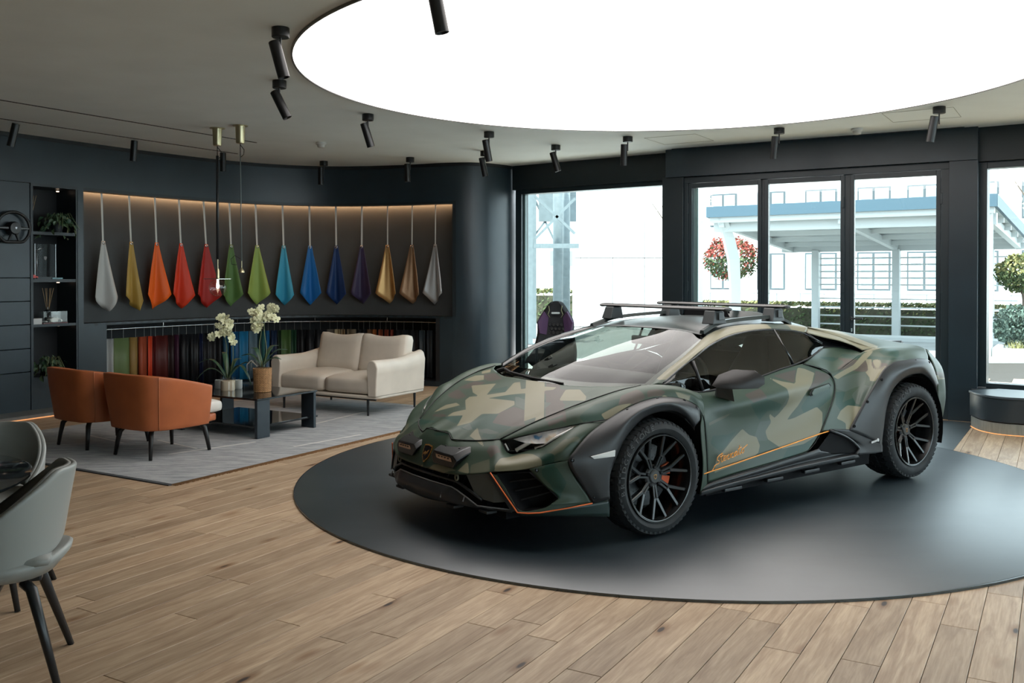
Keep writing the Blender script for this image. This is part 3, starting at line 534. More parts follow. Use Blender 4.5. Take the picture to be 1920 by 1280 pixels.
LINE['screw_front']=[(-0.604,0.895,0.5),(-0.411,0.905,0.637),(-0.214,0.915,0.743),(0.013,0.925,0.79),(0.221,0.935,0.766),(0.311,0.945,0.715),(-0.478,0.935,0.289),(-0.75,0.765,0.441)]
LINE['screw_rear']=[(2.187,0.975,0.768),(2.02,0.972,0.623),(1.866,0.972,0.465),(2.422,0.965,0.855),(2.654,0.955,0.877),(2.852,0.945,0.853)]
LINE['reflector']=[(-0.52,0.952,0.521),(-0.372,0.984,0.545),(-0.375,0.984,0.511),(-0.499,0.954,0.506)]
LINE['handle']=[(1.48,0.884,0.711),(1.508,0.884,0.738),(1.714,0.868,0.767),(1.738,0.868,0.746),(1.711,0.87,0.725),(1.488,0.886,0.692)]
LINE['text_start']=[(0.45,0.94,0.344)]
LINE['text_end']=[(0.765,0.938,0.397)]
LINE['badge']=[(-0.99,-0,0.444)]
LINE['mirror']=[(0.423,0.98,0.865),(0.494,0.98,0.906),(0.559,1.02,0.938),(0.684,1.1,0.933),(0.707,1.13,0.889),(0.697,1.13,0.851),(0.665,1.12,0.826),(0.525,1.05,0.823),(0.442,0.98,0.841)]
LINE['neck']=[(0.466,0.98,0.82),(0.552,0.92,0.765),(0.701,0.91,0.722),(0.558,1,0.815)]
LINE['scoop']=[(1.444,0.2,1.263),(1.735,0.2,1.204),(1.896,0.2,1.196),(1.68,0.2,1.25),(1.444,0.2,1.212)]
LINE['wiper']=[(-0.191,0.3,0.825),(-0.213,0.02,0.838),(-0.132,-0.3,0.854)]
LINE['front_seam']=[(0.358,0.932,0.703),(0.395,0.934,0.642),(0.406,0.937,0.56),(0.417,0.94,0.413),(0.423,0.941,0.234)]
LINE['hood_nose_gap']=[(-0.925,0,0.575),(-0.922,0.13,0.572),(-0.928,0.165,0.545),(-0.9,0.25,0.548),(-0.855,0.35,0.556),(-0.815,0.42,0.566),(-0.783,0.46,0.573)]
LINE['hoodline']=[(-0.783,0.46,0.573),(-0.617,0.555,0.665),(-0.503,0.61,0.714),(-0.361,0.67,0.768),(-0.223,0.71,0.808),(-0.12,0.735,0.833),(0.03,0.765,0.855)]
LINE['fender_seam']=[(-0.472,0.812,0.677),(-0.406,0.85,0.689),(-0.334,0.882,0.697)]
LINE['door_top_seam']=[(0.41,0.858,0.798),(0.41,0.88,0.765),(0.402,0.91,0.703),(0.399,0.93,0.641)]
LINE['door_rear_seam']=[(1.54,0.79,0.903),(1.669,0.8,0.874),(1.799,0.824,0.823),(1.812,0.85,0.757),(1.777,0.875,0.688),(1.68,0.91,0.61),(1.536,0.942,0.459),(1.45,0.95,0.383),(1.365,0.958,0.34)]
LINE['door_bottom_seam']=[(0.422,0.942,0.247),(0.649,0.944,0.271),(0.864,0.949,0.291),(1.089,0.954,0.311),(1.232,0.957,0.323),(1.364,0.959,0.336)]
LINE['window_divider_a']=[(0.438,0.8,0.983),(0.472,0.853,0.8)]
LINE['window_divider_b']=[(1.411,0.643,1.136),(1.439,0.788,0.905)]
LINE['window_quarter_c']=[(1.766,0.642,1.105),(1.921,0.665,1.023),(1.876,0.7,0.987)]
LINE['tow']=[(-1,0.3,0.372),(-0.99,0.33,0.346)]
LINE['mouth_near']=[(-0.99,0.42,0.389),(-0.937,0.54,0.409),(-0.887,0.62,0.29),(-0.858,0.67,0.216)]
LINE['intake_hole']=[(-0.896,0.585,0.409),(-0.836,0.66,0.418),(-0.778,0.73,0.426),(-0.72,0.79,0.358),(-0.674,0.85,0.296),(-0.75,0.8,0.232),(-0.836,0.72,0.223),(-0.865,0.64,0.323)]
LINE['sill_intake']=[(1.629,0.93,0.438),(1.79,0.94,0.393),(1.887,0.95,0.336),(1.917,0.955,0.274),(1.657,0.94,0.29),(1.445,0.945,0.321)]
LINE['sill_bar']=[(1.602,0.962,0.459),(1.78,0.972,0.395),(1.877,0.978,0.334),(1.911,0.98,0.301),(1.874,0.98,0.268)]
LINE['fin_ticks']=[(-1.071,-0.15,0.244),(-1.049,-0.15,0.254),(-1.074,0.05,0.23),(-1.049,0.05,0.249),(-1.043,0.24,0.228),(-1.025,0.24,0.241)]
LINE['window_far']=[]

# ================================================================ SPORTS CAR
# car frame: x rearwards from the front axle, lat to the car's left, z up; the object frame uses y = -lat
car=empty('sports_car',(.30005,6.17837,.0155),.62280,'matt green camouflage sports car with roof bars and black wheel arches','car')
def camo_mat():
    m,N,K,b=nmat('camouflage_wrap')
    base=(.034,.056,.038); 
    def attr(n):
        a=N.new('ShaderNodeAttribute'); a.attribute_name=n; return a
    tc=N.new('ShaderNodeTexCoord')
    prev=None
    b0=N.new('ShaderNodeRGB'); b0.outputs[0].default_value=(*base,1); prev=b0.outputs[0]
    for nm,col in (('camo_mid',(.080,.085,.057)),('camo_dark',(.012,.044,.031)),('camo_brown',(.060,.049,.040)),('camo_grey',(.052,.072,.058)),('camo_khaki',(.170,.160,.105))):
        a=attr(nm); mr=N.new('ShaderNodeMapRange'); mr.inputs[1].default_value=-.0012; mr.inputs[2].default_value=.0012; K.new(a.outputs['Fac'],mr.inputs[0])
        mx=N.new('ShaderNodeMix'); mx.data_type='RGBA'; K.new(mr.outputs[0],mx.inputs[0]); K.new(prev,mx.inputs[6]); mx.inputs[7].default_value=(*col,1); prev=mx.outputs[2]
    K.new(prev,b.inputs['Base Color']); b.inputs['Roughness'].default_value=.42; b.inputs['Specular IOR Level'].default_value=.38
    return m
m_camo=camo_mat()
m_trim=M('matt_black_cladding',(.020,.021,.023),.42,spec=.5,var=.08,scale=12)
m_roof=M('roof_dark_matt',(.022,.030,.030),.30,spec=.6)
m_gloss=M('gloss_black',(.006,.007,.008),.08,spec=.6)
m_dark=M('under_black',(.004,.004,.005),.8,spec=.2)
m_gap=M('panel_gap_black',(.002,.002,.002),.7)
m_orange=M('orange_pinstripe',(.85,.17,.04),.4)
m_amber=M('amber_pinstripe',(.90,.36,.06),.4)
m_screw=M('screw_black',(.01,.01,.011),.25,metal=.5)
m_wind=glass_mat('windscreen_glass',(.66,.70,.66),-.01)
m_side=glass_mat('tinted_side_glass',(.34,.37,.35),.02)
CAMO_T={}; CAMO_S={}
CAMO_T={'khaki':[[(-0.576,-0.231),(-0.532,-0.248),(-0.519,-0.179),(-0.507,-0.191),(-0.474,-0.297),(-0.376,-0.464),(-0.332,-0.233),(-0.457,-0.139),(-0.487,-0.116),(-0.421,0.0),(-0.299,-0.077),(-0.282,-0.032),(-0.36,0.085),(-0.285,0.189),(-0.247,0.303),(-0.28,0.316),(-0.384,0.192),(-0.435,0.081),(-0.521,-0.056),(-0.494,0.199),(-0.526,0.244),(-0.642,0.233),(-0.681,0.118),(-0.781,0.145),(-0.847,0.095),(-0.733,-0.015),(-0.773,-0.133),(-0.726,-0.147),(-0.674,-0.073)],[(-0.314,-0.655),(-0.221,-0.653),(-0.193,-0.584),(-0.275,-0.464),(-0.306,-0.523)],[(-0.126,-0.71),(-0.06,-0.692),(-0.13,-0.596),(-0.177,-0.634)],[(-0.732,-0.367),(-0.707,-0.368),(-0.644,-0.359),(-0.613,-0.281),(-0.641,-0.191)],[(-0.784,0.226),(-0.819,0.294),(-0.835,0.338),(-0.869,0.428),(-0.857,0.251)],[(-0.632,0.485),(-0.571,0.522),(-0.617,0.565),(-0.582,0.568),(-0.562,0.583),(0.638,-0.938),(0.467,-0.938)],[(-0.357,0.474),(-0.24,0.387),(-0.197,0.472),(-0.264,0.609),(-0.312,0.661),(-0.369,0.493)],[(-1.034,-0.079),(-1.018,-0.019),(-1.026,-0.004)],[(-1.03,0.018),(-1.015,0.102),(-1.004,0.348),(-0.952,0.38),(-0.982,0.439),(-1.036,0.204)],[(-0.909,0.573),(-0.848,0.551),(-0.736,0.563),(-0.708,0.67),(-0.717,0.768),(-0.733,0.783),(-0.818,0.675),(-0.885,0.604)],[(-0.353,0.843),(-0.253,0.863),(-0.149,0.889),(-0.217,0.887),(-0.295,0.878),(-0.342,0.871)],[(0.06,0.908),(0.093,0.906),(0.115,0.915),(0.062,0.918)],[(0.177,0.904),(0.299,0.914),(0.276,0.917),(0.198,0.914)]],'mid':[[(-0.701,0.753),(-0.673,0.789),(-0.646,0.797),(-0.588,0.813),(-0.592,0.836),(-0.52,0.87),(-0.519,0.875),(-0.635,0.848),(-0.68,0.811)],[(-0.864,-0.643),(-0.746,-0.765),(-0.708,-0.727),(-0.882,-0.493),(-0.864,-0.615)],[(-0.923,-0.41),(-0.891,-0.329),(-0.894,-0.302),(-0.931,-0.302),(-0.944,-0.347)],[(-0.955,0.413),(-0.886,0.5),(-0.921,0.557),(-0.98,0.444)]],'dark':[[(-0.856,0.115),(-0.784,0.159),(-0.683,0.131),(-0.645,0.238),(-0.721,0.309),(-0.695,0.453),(-0.756,0.436),(-0.78,0.355),(-0.789,0.249),(-0.829,0.188)],[(-0.499,-0.066),(-0.443,0.073),(-0.386,0.244),(-0.409,0.471),(-0.481,0.435),(-0.501,0.214),(-0.507,0.06)],[(-0.801,0.317),(-0.77,0.427),(-0.815,0.425),(-0.83,0.331)],[(-0.784,-0.121),(-0.737,-0.008),(-0.826,0.079),(-0.805,-0.097),(-0.78,-0.253)],[(-0.79,-0.451),(-0.821,-0.185),(-0.856,-0.325)],[(-0.411,-0.152),(-0.347,-0.073),(-0.421,0.0),(-0.457,-0.139)],[(-0.465,0.785),(-0.427,0.801),(-0.451,0.83)],[(-0.464,0.787),(-0.341,0.776),(-0.204,0.849),(-0.246,0.863),(-0.35,0.843),(-0.345,0.869),(-0.419,0.842),(-0.458,0.797)],[(-0.726,0.743),(-0.688,0.761),(-0.67,0.821),(-0.692,0.813),(-0.712,0.773)],[(-1.014,-0.025),(-1.01,0.107),(-1.016,0.087),(-1.023,-0.002)],[(-0.939,-0.025),(-0.926,0.045),(-0.92,0.158),(-0.936,0.092),(-0.947,0.019)]],'brown':[[(-0.626,0.23),(-0.542,0.261),(-0.541,0.431),(-0.574,0.512),(-0.637,0.486),(-0.655,0.538),(-0.695,0.453),(-0.72,0.287)],[(-0.52,-0.536),(-0.434,-0.541),(-0.526,-0.291),(-0.566,-0.332),(-0.548,-0.466)],[(-0.178,-0.609),(-0.135,-0.53),(-0.252,-0.272),(-0.295,-0.355),(-0.266,-0.467)],[(-0.332,0.27),(-0.259,0.319),(-0.242,0.39),(-0.376,0.493),(-0.396,0.58),(-0.451,0.596),(-0.399,0.495)],[(-0.424,-0.568),(-0.309,-0.519),(-0.313,-0.385),(-0.377,-0.37),(-0.424,-0.437)],[(-0.581,0.637),(-0.515,0.702),(-0.54,0.707),(-0.59,0.666)],[(-0.845,0.44),(-0.82,0.484),(-0.819,0.522),(-0.881,0.507),(-0.873,0.454)],[(-0.755,-0.35),(-0.745,-0.218),(-0.777,-0.119),(-0.773,-0.312)],[(-0.19,0.833),(-0.072,0.842),(-0.053,0.894),(-0.136,0.895),(-0.239,0.864)],[(-0.583,0.627),(-0.503,0.692),(-0.528,0.714),(-0.525,0.744),(0.643,-0.938)],[(-0.029,0.877),(0.043,0.882),(0.102,0.9),(0.056,0.908),(-0.039,0.896)]],'grey':[[(-0.442,0.132),(-0.454,0.238),(-0.411,0.465),(-0.542,0.497),(-0.53,0.263)],[(-0.824,0.221),(-0.77,0.301),(-0.756,0.426),(-0.79,0.369)],[(-0.839,0.14),(-0.787,0.144),(-0.814,0.226),(-0.831,0.17)]]}
CAMO_S={'khaki':[[(1.119,0.839),(1.245,0.806),(1.369,0.783),(1.469,0.882),(1.537,0.87),(1.633,0.836),(1.554,0.776),(1.437,0.7),(1.36,0.637),(1.283,0.591),(1.231,0.554),(1.312,0.563),(1.415,0.586),(1.557,0.616),(1.595,0.577),(1.552,0.482),(1.507,0.439),(1.348,0.392),(1.129,0.381),(1.018,0.452),(1.011,0.502),(1.078,0.555),(1.064,0.589),(1.045,0.627),(1.113,0.58),(1.159,0.602),(1.242,0.657),(1.265,0.698),(1.254,0.761)],[(0.503,0.385),(0.796,0.538),(0.855,0.494),(0.92,0.475),(0.932,0.422),(0.903,0.379),(0.842,0.353),(0.611,0.321),(0.485,0.304)],[(1.727,0.525),(1.792,0.572),(1.881,0.603),(1.956,0.591),(3.476,0.256),(1.874,0.451),(1.817,0.431),(1.792,0.435),(1.807,0.486),(1.778,0.505)],[(2.259,0.897),(2.306,0.896),(2.262,0.857),(2.238,0.828),(2.249,0.836),(2.305,0.889),(2.334,0.898),(2.248,0.834),(3.542,0.682),(2.134,0.755),(2.166,0.783),(2.167,0.812),(2.201,0.824),(2.234,0.857)],[(1.823,0.8),(2.11,0.863),(2.295,0.939),(2.394,0.952),(2.285,0.905),(2.12,0.836),(1.867,0.779)],[(-0.2,0.85),(1.4,1.0),(1.4,1.4),(-0.2,1.4)],[(1.62,1.0),(1.62,1.3),(1.9,1.3),(2.35,1.07),(2.56,0.975),(2.33,0.945),(2.0,1.05)]],'mid':[[(0.443,0.61),(0.701,0.653),(0.625,0.623),(0.452,0.593)]],'dark':[[(1.391,0.624),(1.513,0.721),(1.755,0.756),(1.73,0.662),(1.586,0.609),(1.414,0.581)],[(0.858,0.69),(1.001,0.719),(1.19,0.662),(1.16,0.622),(1.047,0.632),(0.97,0.577)],[(0.479,0.529),(0.651,0.518),(0.733,0.529),(0.621,0.454),(0.549,0.424),(0.458,0.483)],[(1.801,0.699),(1.905,0.692),(1.834,0.622),(1.955,0.647),(1.961,0.586),(1.792,0.572),(1.756,0.618)],[(1.212,0.405),(1.454,0.433),(1.398,0.357),(1.103,0.306)],[(3.444,0.82),(2.055,0.941),(2.121,0.917),(1.948,0.893),(1.767,0.936)],[(2.428,0.948),(2.506,0.962),(2.62,0.959),(2.557,0.933),(2.479,0.91),(2.428,0.918),(2.396,0.924)],[(-0.726,0.492),(-0.688,0.524),(-0.67,0.483),(-0.692,0.462),(-0.712,0.454)],[(-0.731,0.448),(-0.671,0.463),(-0.623,0.375),(-0.661,0.279),(-0.696,0.367),(-0.728,0.41)]],'brown':[[(1.173,0.846),(1.447,0.87),(1.365,0.788)],[(1.652,0.853),(1.778,0.819),(1.801,0.796),(1.438,0.716),(1.602,0.798)],[(0.825,0.751),(0.995,0.778),(1.032,0.717),(0.889,0.698)],[(3.434,0.711),(1.99,0.923),(2.062,0.889),(1.904,0.843),(3.477,0.67)]],'grey':[[(1.824,0.779),(1.967,0.791),(2.193,0.82),(2.08,0.728),(1.905,0.692),(1.812,0.72)],[(1.953,0.668),(2.073,0.728),(3.544,0.559),(3.521,0.429),(1.956,0.606)],[(0.969,0.567),(1.092,0.566),(1.021,0.512),(1.015,0.443),(0.884,0.455)],[(1.238,0.7),(1.435,0.684),(1.36,0.637),(1.27,0.592),(1.193,0.641)],[(2.347,0.893),(2.466,0.903),(3.507,0.789),(3.527,0.748),(2.296,0.863)],[(1.4,1.0),(1.62,1.0),(1.62,1.4),(1.4,1.4)]]}

def sdf(px,py,poly):
    """signed distance (positive inside) of points to polygon"""
    P=np.array(poly,float); Q=np.roll(P,-1,axis=0); d=np.full(px.shape,1e9); ins=np.zeros(px.shape,bool)
    for a,b in zip(P,Q):
        e=b-a; w0=px-a[0]; w1=py-a[1]; t=np.clip((w0*e[0]+w1*e[1])/(e@e+1e-12),0,1)
        d=np.minimum(d,np.hypot(w0-e[0]*t,w1-e[1]*t))
        c=((a[1]>py)!=(b[1]>py)); 
        with np.errstate(divide='ignore',invalid='ignore'): xi=a[0]+(py-a[1])*(b[0]-a[0])/(b[1]-a[1]+1e-15)
        ins^=(c&(px<xi))
    return np.where(ins,d,-d)
def camo_attrs(me,X,LAT,Z,side):
    for nm in ('khaki','grey','brown','dark','mid'):
        polys=(CAMO_T if side=='T' else CAMO_S).get(nm,[])
        v=np.full(X.shape,-1.0)
        for p in polys:
            v=np.maximum(v,sdf(X,LAT if side=='T' else Z,p))
        at=me.attributes.new('camo_'+nm,'FLOAT','POINT'); at.data.foreach_set('value',v.astype(np.float32))
def skin(name,rows,nu=6,nv=6,mat=None,side=None,which='LR',parent=car,thick=.004,flip=False,off=0.):
    """panel through control rows; which: L, R, LR (two objects) or C (one, mirrored through the middle)"""
    out=[]; G=surf(rows,nu,nv)
    if which=='C': 
        Gm=G[:,::-1].copy(); Gm[...,1]*=-1; G=np.concatenate([Gm[:,:-1],G],axis=1)
    for w in (['C'] if which=='C' else list(which)):
        H=G.copy()
        if w=='R': H[...,1]*=-1
        r,c=H.shape[:2]
        # orientation: average normal away from the car's spine
        e1=H[1:,:-1]-H[:-1,:-1]; e2=H[:-1,1:]-H[:-1,:-1]; n=np.cross(e2,e1).reshape(-1,3)
        cc=H[:-1,:-1].reshape(-1,3)-np.array([1.25,0,.35]); s=(n*(cc*np.array([.6,1,1]))).sum()
        pts=H.reshape(-1,3); fl=(s<0)
        # local frame flips y, so winding flips too
        F=grid_faces(r,c,flip=(fl==flip))
        V=np.c_[pts[:,0],-pts[:,1],pts[:,2]]
        me=bpy.data.meshes.new(name); me.from_pydata(V.tolist(),[],F); me.update(); me.materials.append(mat); me.shade_smooth()
        if side: camo_attrs(me,pts[:,0],pts[:,1],pts[:,2],side)
        o=bpy.data.objects.new(name,me); COL.objects.link(o); o.parent=parent
        if thick: solid(o,thick,-1 if not off else off)
        out.append(o)
    return out
def c3(p,s=1): return (p[0],-p[1]*s,p[2])
def line_tube(name,pts,r,mat,mirror=True,n=6,smooth_n=3,parent=car,one=True):
    P=np.array(pts,float)
    if smooth_n and len(P)>2:
        d=np.linalg.norm(np.diff(P,axis=0),axis=1); P=hermite(P,np.r_[0,np.cumsum(d)],smooth_n)
    res=[]
    for s in ((1,-1) if mirror else (1,)):
        bm=bmesh.new(); tube(bm,[c3(p,s) for p in P],r,n); res.append(bm_obj(name,bm,mat,parent,smooth=True))
    return res
P_=PANEL
hood=skin('hood',P_['hood'],14,12,m_camo,'T','C')[0]
nose=skin('front_bumper',P_['nose'],7,7,m_camo,'T','C')[0]
skin('fender',P_['fender'],9,9,m_camo,'T')
skin('fender_rear_strip',P_['fender_rear'],5,4,m_camo,'S')
doors=skin('door',P_['door'],10,14,m_camo,'S')
skin('rear_quarter',P_['quarter'],12,8,m_camo,'S')
pil=skin('window_pillar',P_['pillar'],5,7,m_camo,'S'); pil[1].data.materials[0]=m_gloss
skin('rear_shoulder',P_['buttress'],6,6,m_camo,'S')
skin('shoulder_edge',P_['buttress_edge'],5,6,m_camo,'S')
skin('intake_recess',P_['recess'],7,7,m_camo,'S'); skin('intake_void',P_['void'],5,6,m_dark,None)
skin('bumper_cheek',P_['bumper_cheek'],6,6,m_camo,'S')
skin('bumper_foot',P_['bumper_foot'],5,6,m_camo,'S')
skin('bumper_skirt',P_['bumper_skirt'],4,6,M('bumper_skirt_green',(.018,.034,.030),.4),None)
roof=skin('roof',P_['roof'],6,6,m_roof,None,'C')[0]
skin('side_skirt',P_['sill'],3,5,m_trim,None)
skin('side_skirt_end',P_['sill_end'],4,5,m_trim,None)
ws=skin('windscreen',P_['windscreen'],4,4,m_wind,None,'C',thick=0)[0]
# ceramic band round the windscreen
Wg=surf(P_['windscreen'],4,4); r_,c_=Wg.shape[:2]
for k in (1,-1):
    V=[];F=[]
    for i in range(r_):
        e=Wg[i,-1]; q=Wg[i,-1]+(Wg[i,-4]-Wg[i,-1])*.42
        V+= [c3(e+np.array([0,0,-.003]),k),c3(q+np.array([0,0,-.003]),k)]
    for i in range(r_-1): F.append((2*i,2*i+1,2*i+3,2*i+2))
    mesh_obj('windscreen_band',V,F,m_gloss,car,True)
V=[];F=[]
full=[Wg[0,j] for j in range(c_-1,-1,-1)]; nxt=[Wg[0,j]+(Wg[4,j]-Wg[0,j])*.45 for j in range(c_-1,-1,-1)]
for e,q in zip(full,nxt): V+=[c3(e+[0,0,-.003]),c3(q+[0,0,-.003])]
for e,q in list(zip(full,nxt))[::-1][1:]: V+=[c3(e+[0,0,-.003],-1),c3(q+[0,0,-.003],-1)]
for i in range(len(V)//2-1): F.append((2*i,2*i+1,2*i+3,2*i+2))
mesh_obj('windscreen_band',V,F,m_gloss,car,True)
skin('side_window',P_['side_window'],4,6,m_side,None,'LR',thick=0)
for k in ('front_flare','rear_flare'):
    o=skin('wheel_arch_flare',P_[k],5,6,m_trim,None,'LR',thick=.006)
sp_=skin('front_splitter',P_['splitter'],4,5,m_trim,None,'C')[0]
# rear end, closed towards the tail
rear=[[(3.10,.78,.925),(3.30,.64,.92),(3.44,.32,.93),(3.49,0,.935)],
      [(2.99,.912,.80),(3.19,.85,.80),(3.42,.60,.80),(3.51,.3,.80),(3.53,0,.80)],
      [(3.03,.912,.62),(3.22,.87,.60),(3.45,.62,.60),(3.53,.3,.60),(3.55,0,.60)],
      [(3.04,.91,.34),(3.20,.84,.30),(3.40,.60,.27),(3.46,.3,.26),(3.48,0,.26)]]
rear[0].insert(1,(3.19,.735,.92))
skin('rear_bumper',rear,6,6,m_camo,'S')
deck=[[(2.04,0,1.13),(2.04,.3,1.13),(1.98,.5,1.135)],[(2.5,0,1.04),(2.5,.3,1.04),(2.55,.51,1.045)],[(3.0,0,.955),(3.0,.3,.96),(3.05,.54,.97)],[(3.42,0,.90),(3.40,.3,.90),(3.34,.575,.925)]]
skin('engine_cover',deck,5,5,m_trim,None,'C')
for i in range(5):
    bm=bmesh.new(); x=2.25+i*.17; abox(bm,(x,0,1.098-.19*(x-2.25)),(.10,.62,.012),tilt=Matrix.Rotation(R(-6),4,'Y')); bm_obj('cover_slat',bm,m_gloss,car)
bm=bmesh.new(); 
sp=[(3.05,-.40,.975),(3.30,-.44,.972),(3.42,-.38,.955),(3.44,0,.955),(3.42,.38,.955),(3.30,.44,.972),(3.05,.40,.975)]
v0=[bm.verts.new(p) for p in sp]; v1=[bm.verts.new((p[0],p[1],p[2]-.03)) for p in sp]; bm.faces.new(v0); bm.faces.new(v1[::-1])
for i in range(len(sp)): bm.faces.new((v0[i],v1[i],v1[(i+1)%len(sp)],v0[(i+1)%len(sp)]))
bm_obj('rear_spoiler',bm,m_trim,car)
# dark core under the skins
def core(name,boxes,mat=m_dark):
    bm=bmesh.new()
    for (x0,x1,y0,y1,z0,z1) in boxes: abox(bm,((x0+x1)/2,(y0+y1)/2,(z0+z1)/2),(x1-x0,y1-y0,z1-z0))
    return bm_obj(name,bm,mat,car)
core('underbody',[(-.84,3.35,-.60,.60,.15,.32),(.45,2.15,-.90,.90,.16,.30),(2.0,3.3,-.58,.58,.3,.85),(-.70,.35,-.58,.58,.3,.52),(.50,1.62,-.82,-.76,.28,.74),(.50,1.62,.76,.82,.28,.74)])
def liner(x,z,r):
    for s in (1,-1):
        bm=bmesh.new(); n=20; rr=[]
        for k in range(n+1):
            a=R(-18)+R(216)*k/n
            rr.append([bm.verts.new((x+r*math.cos(a),s*y,z+r*math.sin(a))) for y in (.60,.95)])
        for a,b in zip(rr[:-1],rr[1:]): bm.faces.new((a[0],b[0],b[1],a[1]))
        c=[bm.verts.new((x+r*math.cos(a),s*.60,max(.13,z+r*math.sin(a)))) for a in np.linspace(0,2*math.pi,25)[:-1]]; bm.faces.new(c)
        bm_obj('wheel_arch_liner',bm,m_dark,car)
liner(0,.338,.385); liner(2.629,.352,.415)
# ---- front details
def quadset(name,pts,faces,mat,mirror=True,thick=0):
    for s in ((1,-1) if mirror else (1,)):
        o=mesh_obj(name,[c3(p,s) for p in pts],faces,mat,car)
        if thick: solid(o,thick,0)
def poly_skin(name,pts,mat,push=(0,0,0),mirror=True,thick=0.):
    P=[tuple(p[k]+push[k] for k in range(3)) for p in pts]; quadset(name,P,[tuple(range(len(P)))],mat,mirror,thick)
Lq=LINE
def ring(name,pts,r,mat,mirror=True): return line_tube(name,list(pts)+[pts[0]],r,mat,mirror,6,0)
m_hous=M('lamp_housing',(.012,.012,.013),.15,spec=.6)
m_lens=glass_mat('lamp_lens',(.98,.98,.98),.02)
def lamp_paint():  # reflection in the headlight lens, painted as white, orange and blue colour
    if 'lamp_painted_glare' in bpy.data.materials: return bpy.data.materials['lamp_painted_glare']
    m,N,K,b=nmat('lamp_painted_glare'); tc=N.new('ShaderNodeTexCoord'); n=N.new('ShaderNodeTexNoise'); n.inputs['Scale'].default_value=13; K.new(tc.outputs['Object'],n.inputs['Vector'])
    cr=N.new('ShaderNodeValToRGB'); e=cr.color_ramp.elements; e[0].position=.28; e[0].color=(.10,.26,.48,1); e[1].position=.72; e[1].color=(.85,.30,.12,1)
    for p_,c_ in ((.36,(.70,.66,.66,1)),(.50,(.97,.93,.92,1)),(.60,(.97,.82,.66,1))): x=e.new(p_); x.color=c_
    K.new(n.outputs[0],cr.inputs[0]); K.new(cr.outputs[0],b.inputs['Base Color']); b.inputs['Roughness'].default_value=.2; b.inputs['Coat Weight'].default_value=.6; return m
m_drl=M('daylight_guide',(.85,.82,.80),.2,spec=.8,coat=1.)
top=Lq['headlight_top']; bot=Lq['headlight_bottom']
hl=top+bot[::-1][1:]
for s in (1,-1):
    tp=[c3(p,s) for p in top]; bt=[c3(p,s) for p in (bot[0],bot[1],bot[2],bot[3],bot[4])]
    V=tp+bt; F=[(i,i+1,i+6,i+5) for i in range(3)]+[(3,4,8)]
    lens=mesh_obj('headlight',V,F,m_lens,car,True)
    V2=[(p[0]+.03,p[1]-(-1 if s>0 else 1)*.025,p[2]-.012) for p in V]
    mesh_obj('lamp_housing',V2,F,m_hous,lens)
    for k in ('drl_a','drl_b','drl_c'):
        P=[np.array(c3(p,s))+np.array([.010,.010*s,-.004]) for p in Lq[k]]
        bm=bmesh.new(); tube(bm,P,[.013]+[.011]*(len(P)-2)+[.005] if len(P)>2 else .006,6); bm_obj('light_guide',bm,m_drl,lens,smooth=True)
    a=np.array(c3(top[1],s)); b_=np.array(c3(top[3],s)); c_=np.array(c3(bot[2],s))
    V3=[c3((p[0]+.006,p[1]-.006,p[2]-.002),s) for p in Lq['lamp_bright']]
    mesh_obj('lamp_painted_glare',V3,[(0,1,9,10),(1,2,8,9),(2,7,8),(2,3,6,7),(3,5,6),(3,4,5)],lamp_paint(),lens)  # facets under the lens that carry its painted reflection
ring('headlight_gap',[top[0],bot[0],bot[1],bot[2],bot[3],top[4],top[3],top[2],top[1]],.0035,m_gap)
for k,w in (('hoodline',.003),('fender_seam',.003),('door_top_seam',.003),('front_seam',.003),('door_rear_seam',.003),('door_bottom_seam',.003)):
    line_tube('panel_gap',Lq[k],w,m_gap)
line_tube('panel_gap',Lq['hood_nose_gap'],.0035,m_gap,smooth_n=0)
# black side intakes, centre mouth and their surrounds
hole=Lq['intake_hole']; ctr=np.mean(np.array(hole),axis=0)
for s in (1,-1):
    n=len(hole); inn=[(p[0]+.11,p[1]*.97,p[2]) for p in hole]
    V=[c3(p,s) for p in hole]+[c3(p,s) for p in inn]; F=[(i,(i+1)%n,n+(i+1)%n,n+i) for i in range(n)]+[tuple(range(n,2*n))]
    mesh_obj('side_intake',V,F,m_dark,car)
    bm=bmesh.new()
    for t in (.25,.5,.75):
        a=np.array(hole[0])*(1-t)+np.array(hole[6])*t; b_=np.array(hole[2])*(1-t)+np.array(hole[4])*t
        tube(bm,[c3(a+[.05,0,0],s),c3(b_+[.05,0,0],s)],.004,6)
    bm_obj('intake_mesh',bm,m_gap,car)
core('mouth_back',[(-.90,-.86,-.50,.50,.17,.37)])
nl=[tuple(p) for p in P_['nose'][0][:8]]
V=[];F=[]
top_=[(p[0]+.006,p[1],p[2]-.002) for p in nl]; bk=[(p[0]+.12,p[1],p[2]-.02) for p in nl]
full=[(p[0],-p[1],p[2]) for p in top_[::-1]]+[p for p in top_[1:]]; fb=[(p[0],-p[1],p[2]) for p in bk[::-1]]+[p for p in bk[1:]]
V=[c3(p) for p in full]+[c3(p) for p in fb]; n=len(full); F=[(i,i+1,n+i+1,n+i) for i in range(n-1)]
mesh_obj('mouth_lip',V,F,m_trim,car,True)
# inner painted wall beside the mouth with its flap
V=[(-.99,.40,.385),(-.915,.555,.405),(-.875,.66,.262),(-.925,.585,.25),(-.965,.47,.262)]
poly_skin('mouth_side_panel',V,M('mouth_side_paint',(.070,.074,.068),.45),push=(.012,0,0))
poly_skin('mouth_strake',[(-.925,.54,.408),(-.905,.568,.408),(-.838,.722,.222),(-.868,.69,.215)],m_trim,push=(-.002,0,0),thick=.004)
line_tube('orange_line',Lq['stripe_front'],.0042,m_orange,n=6,smooth_n=0)
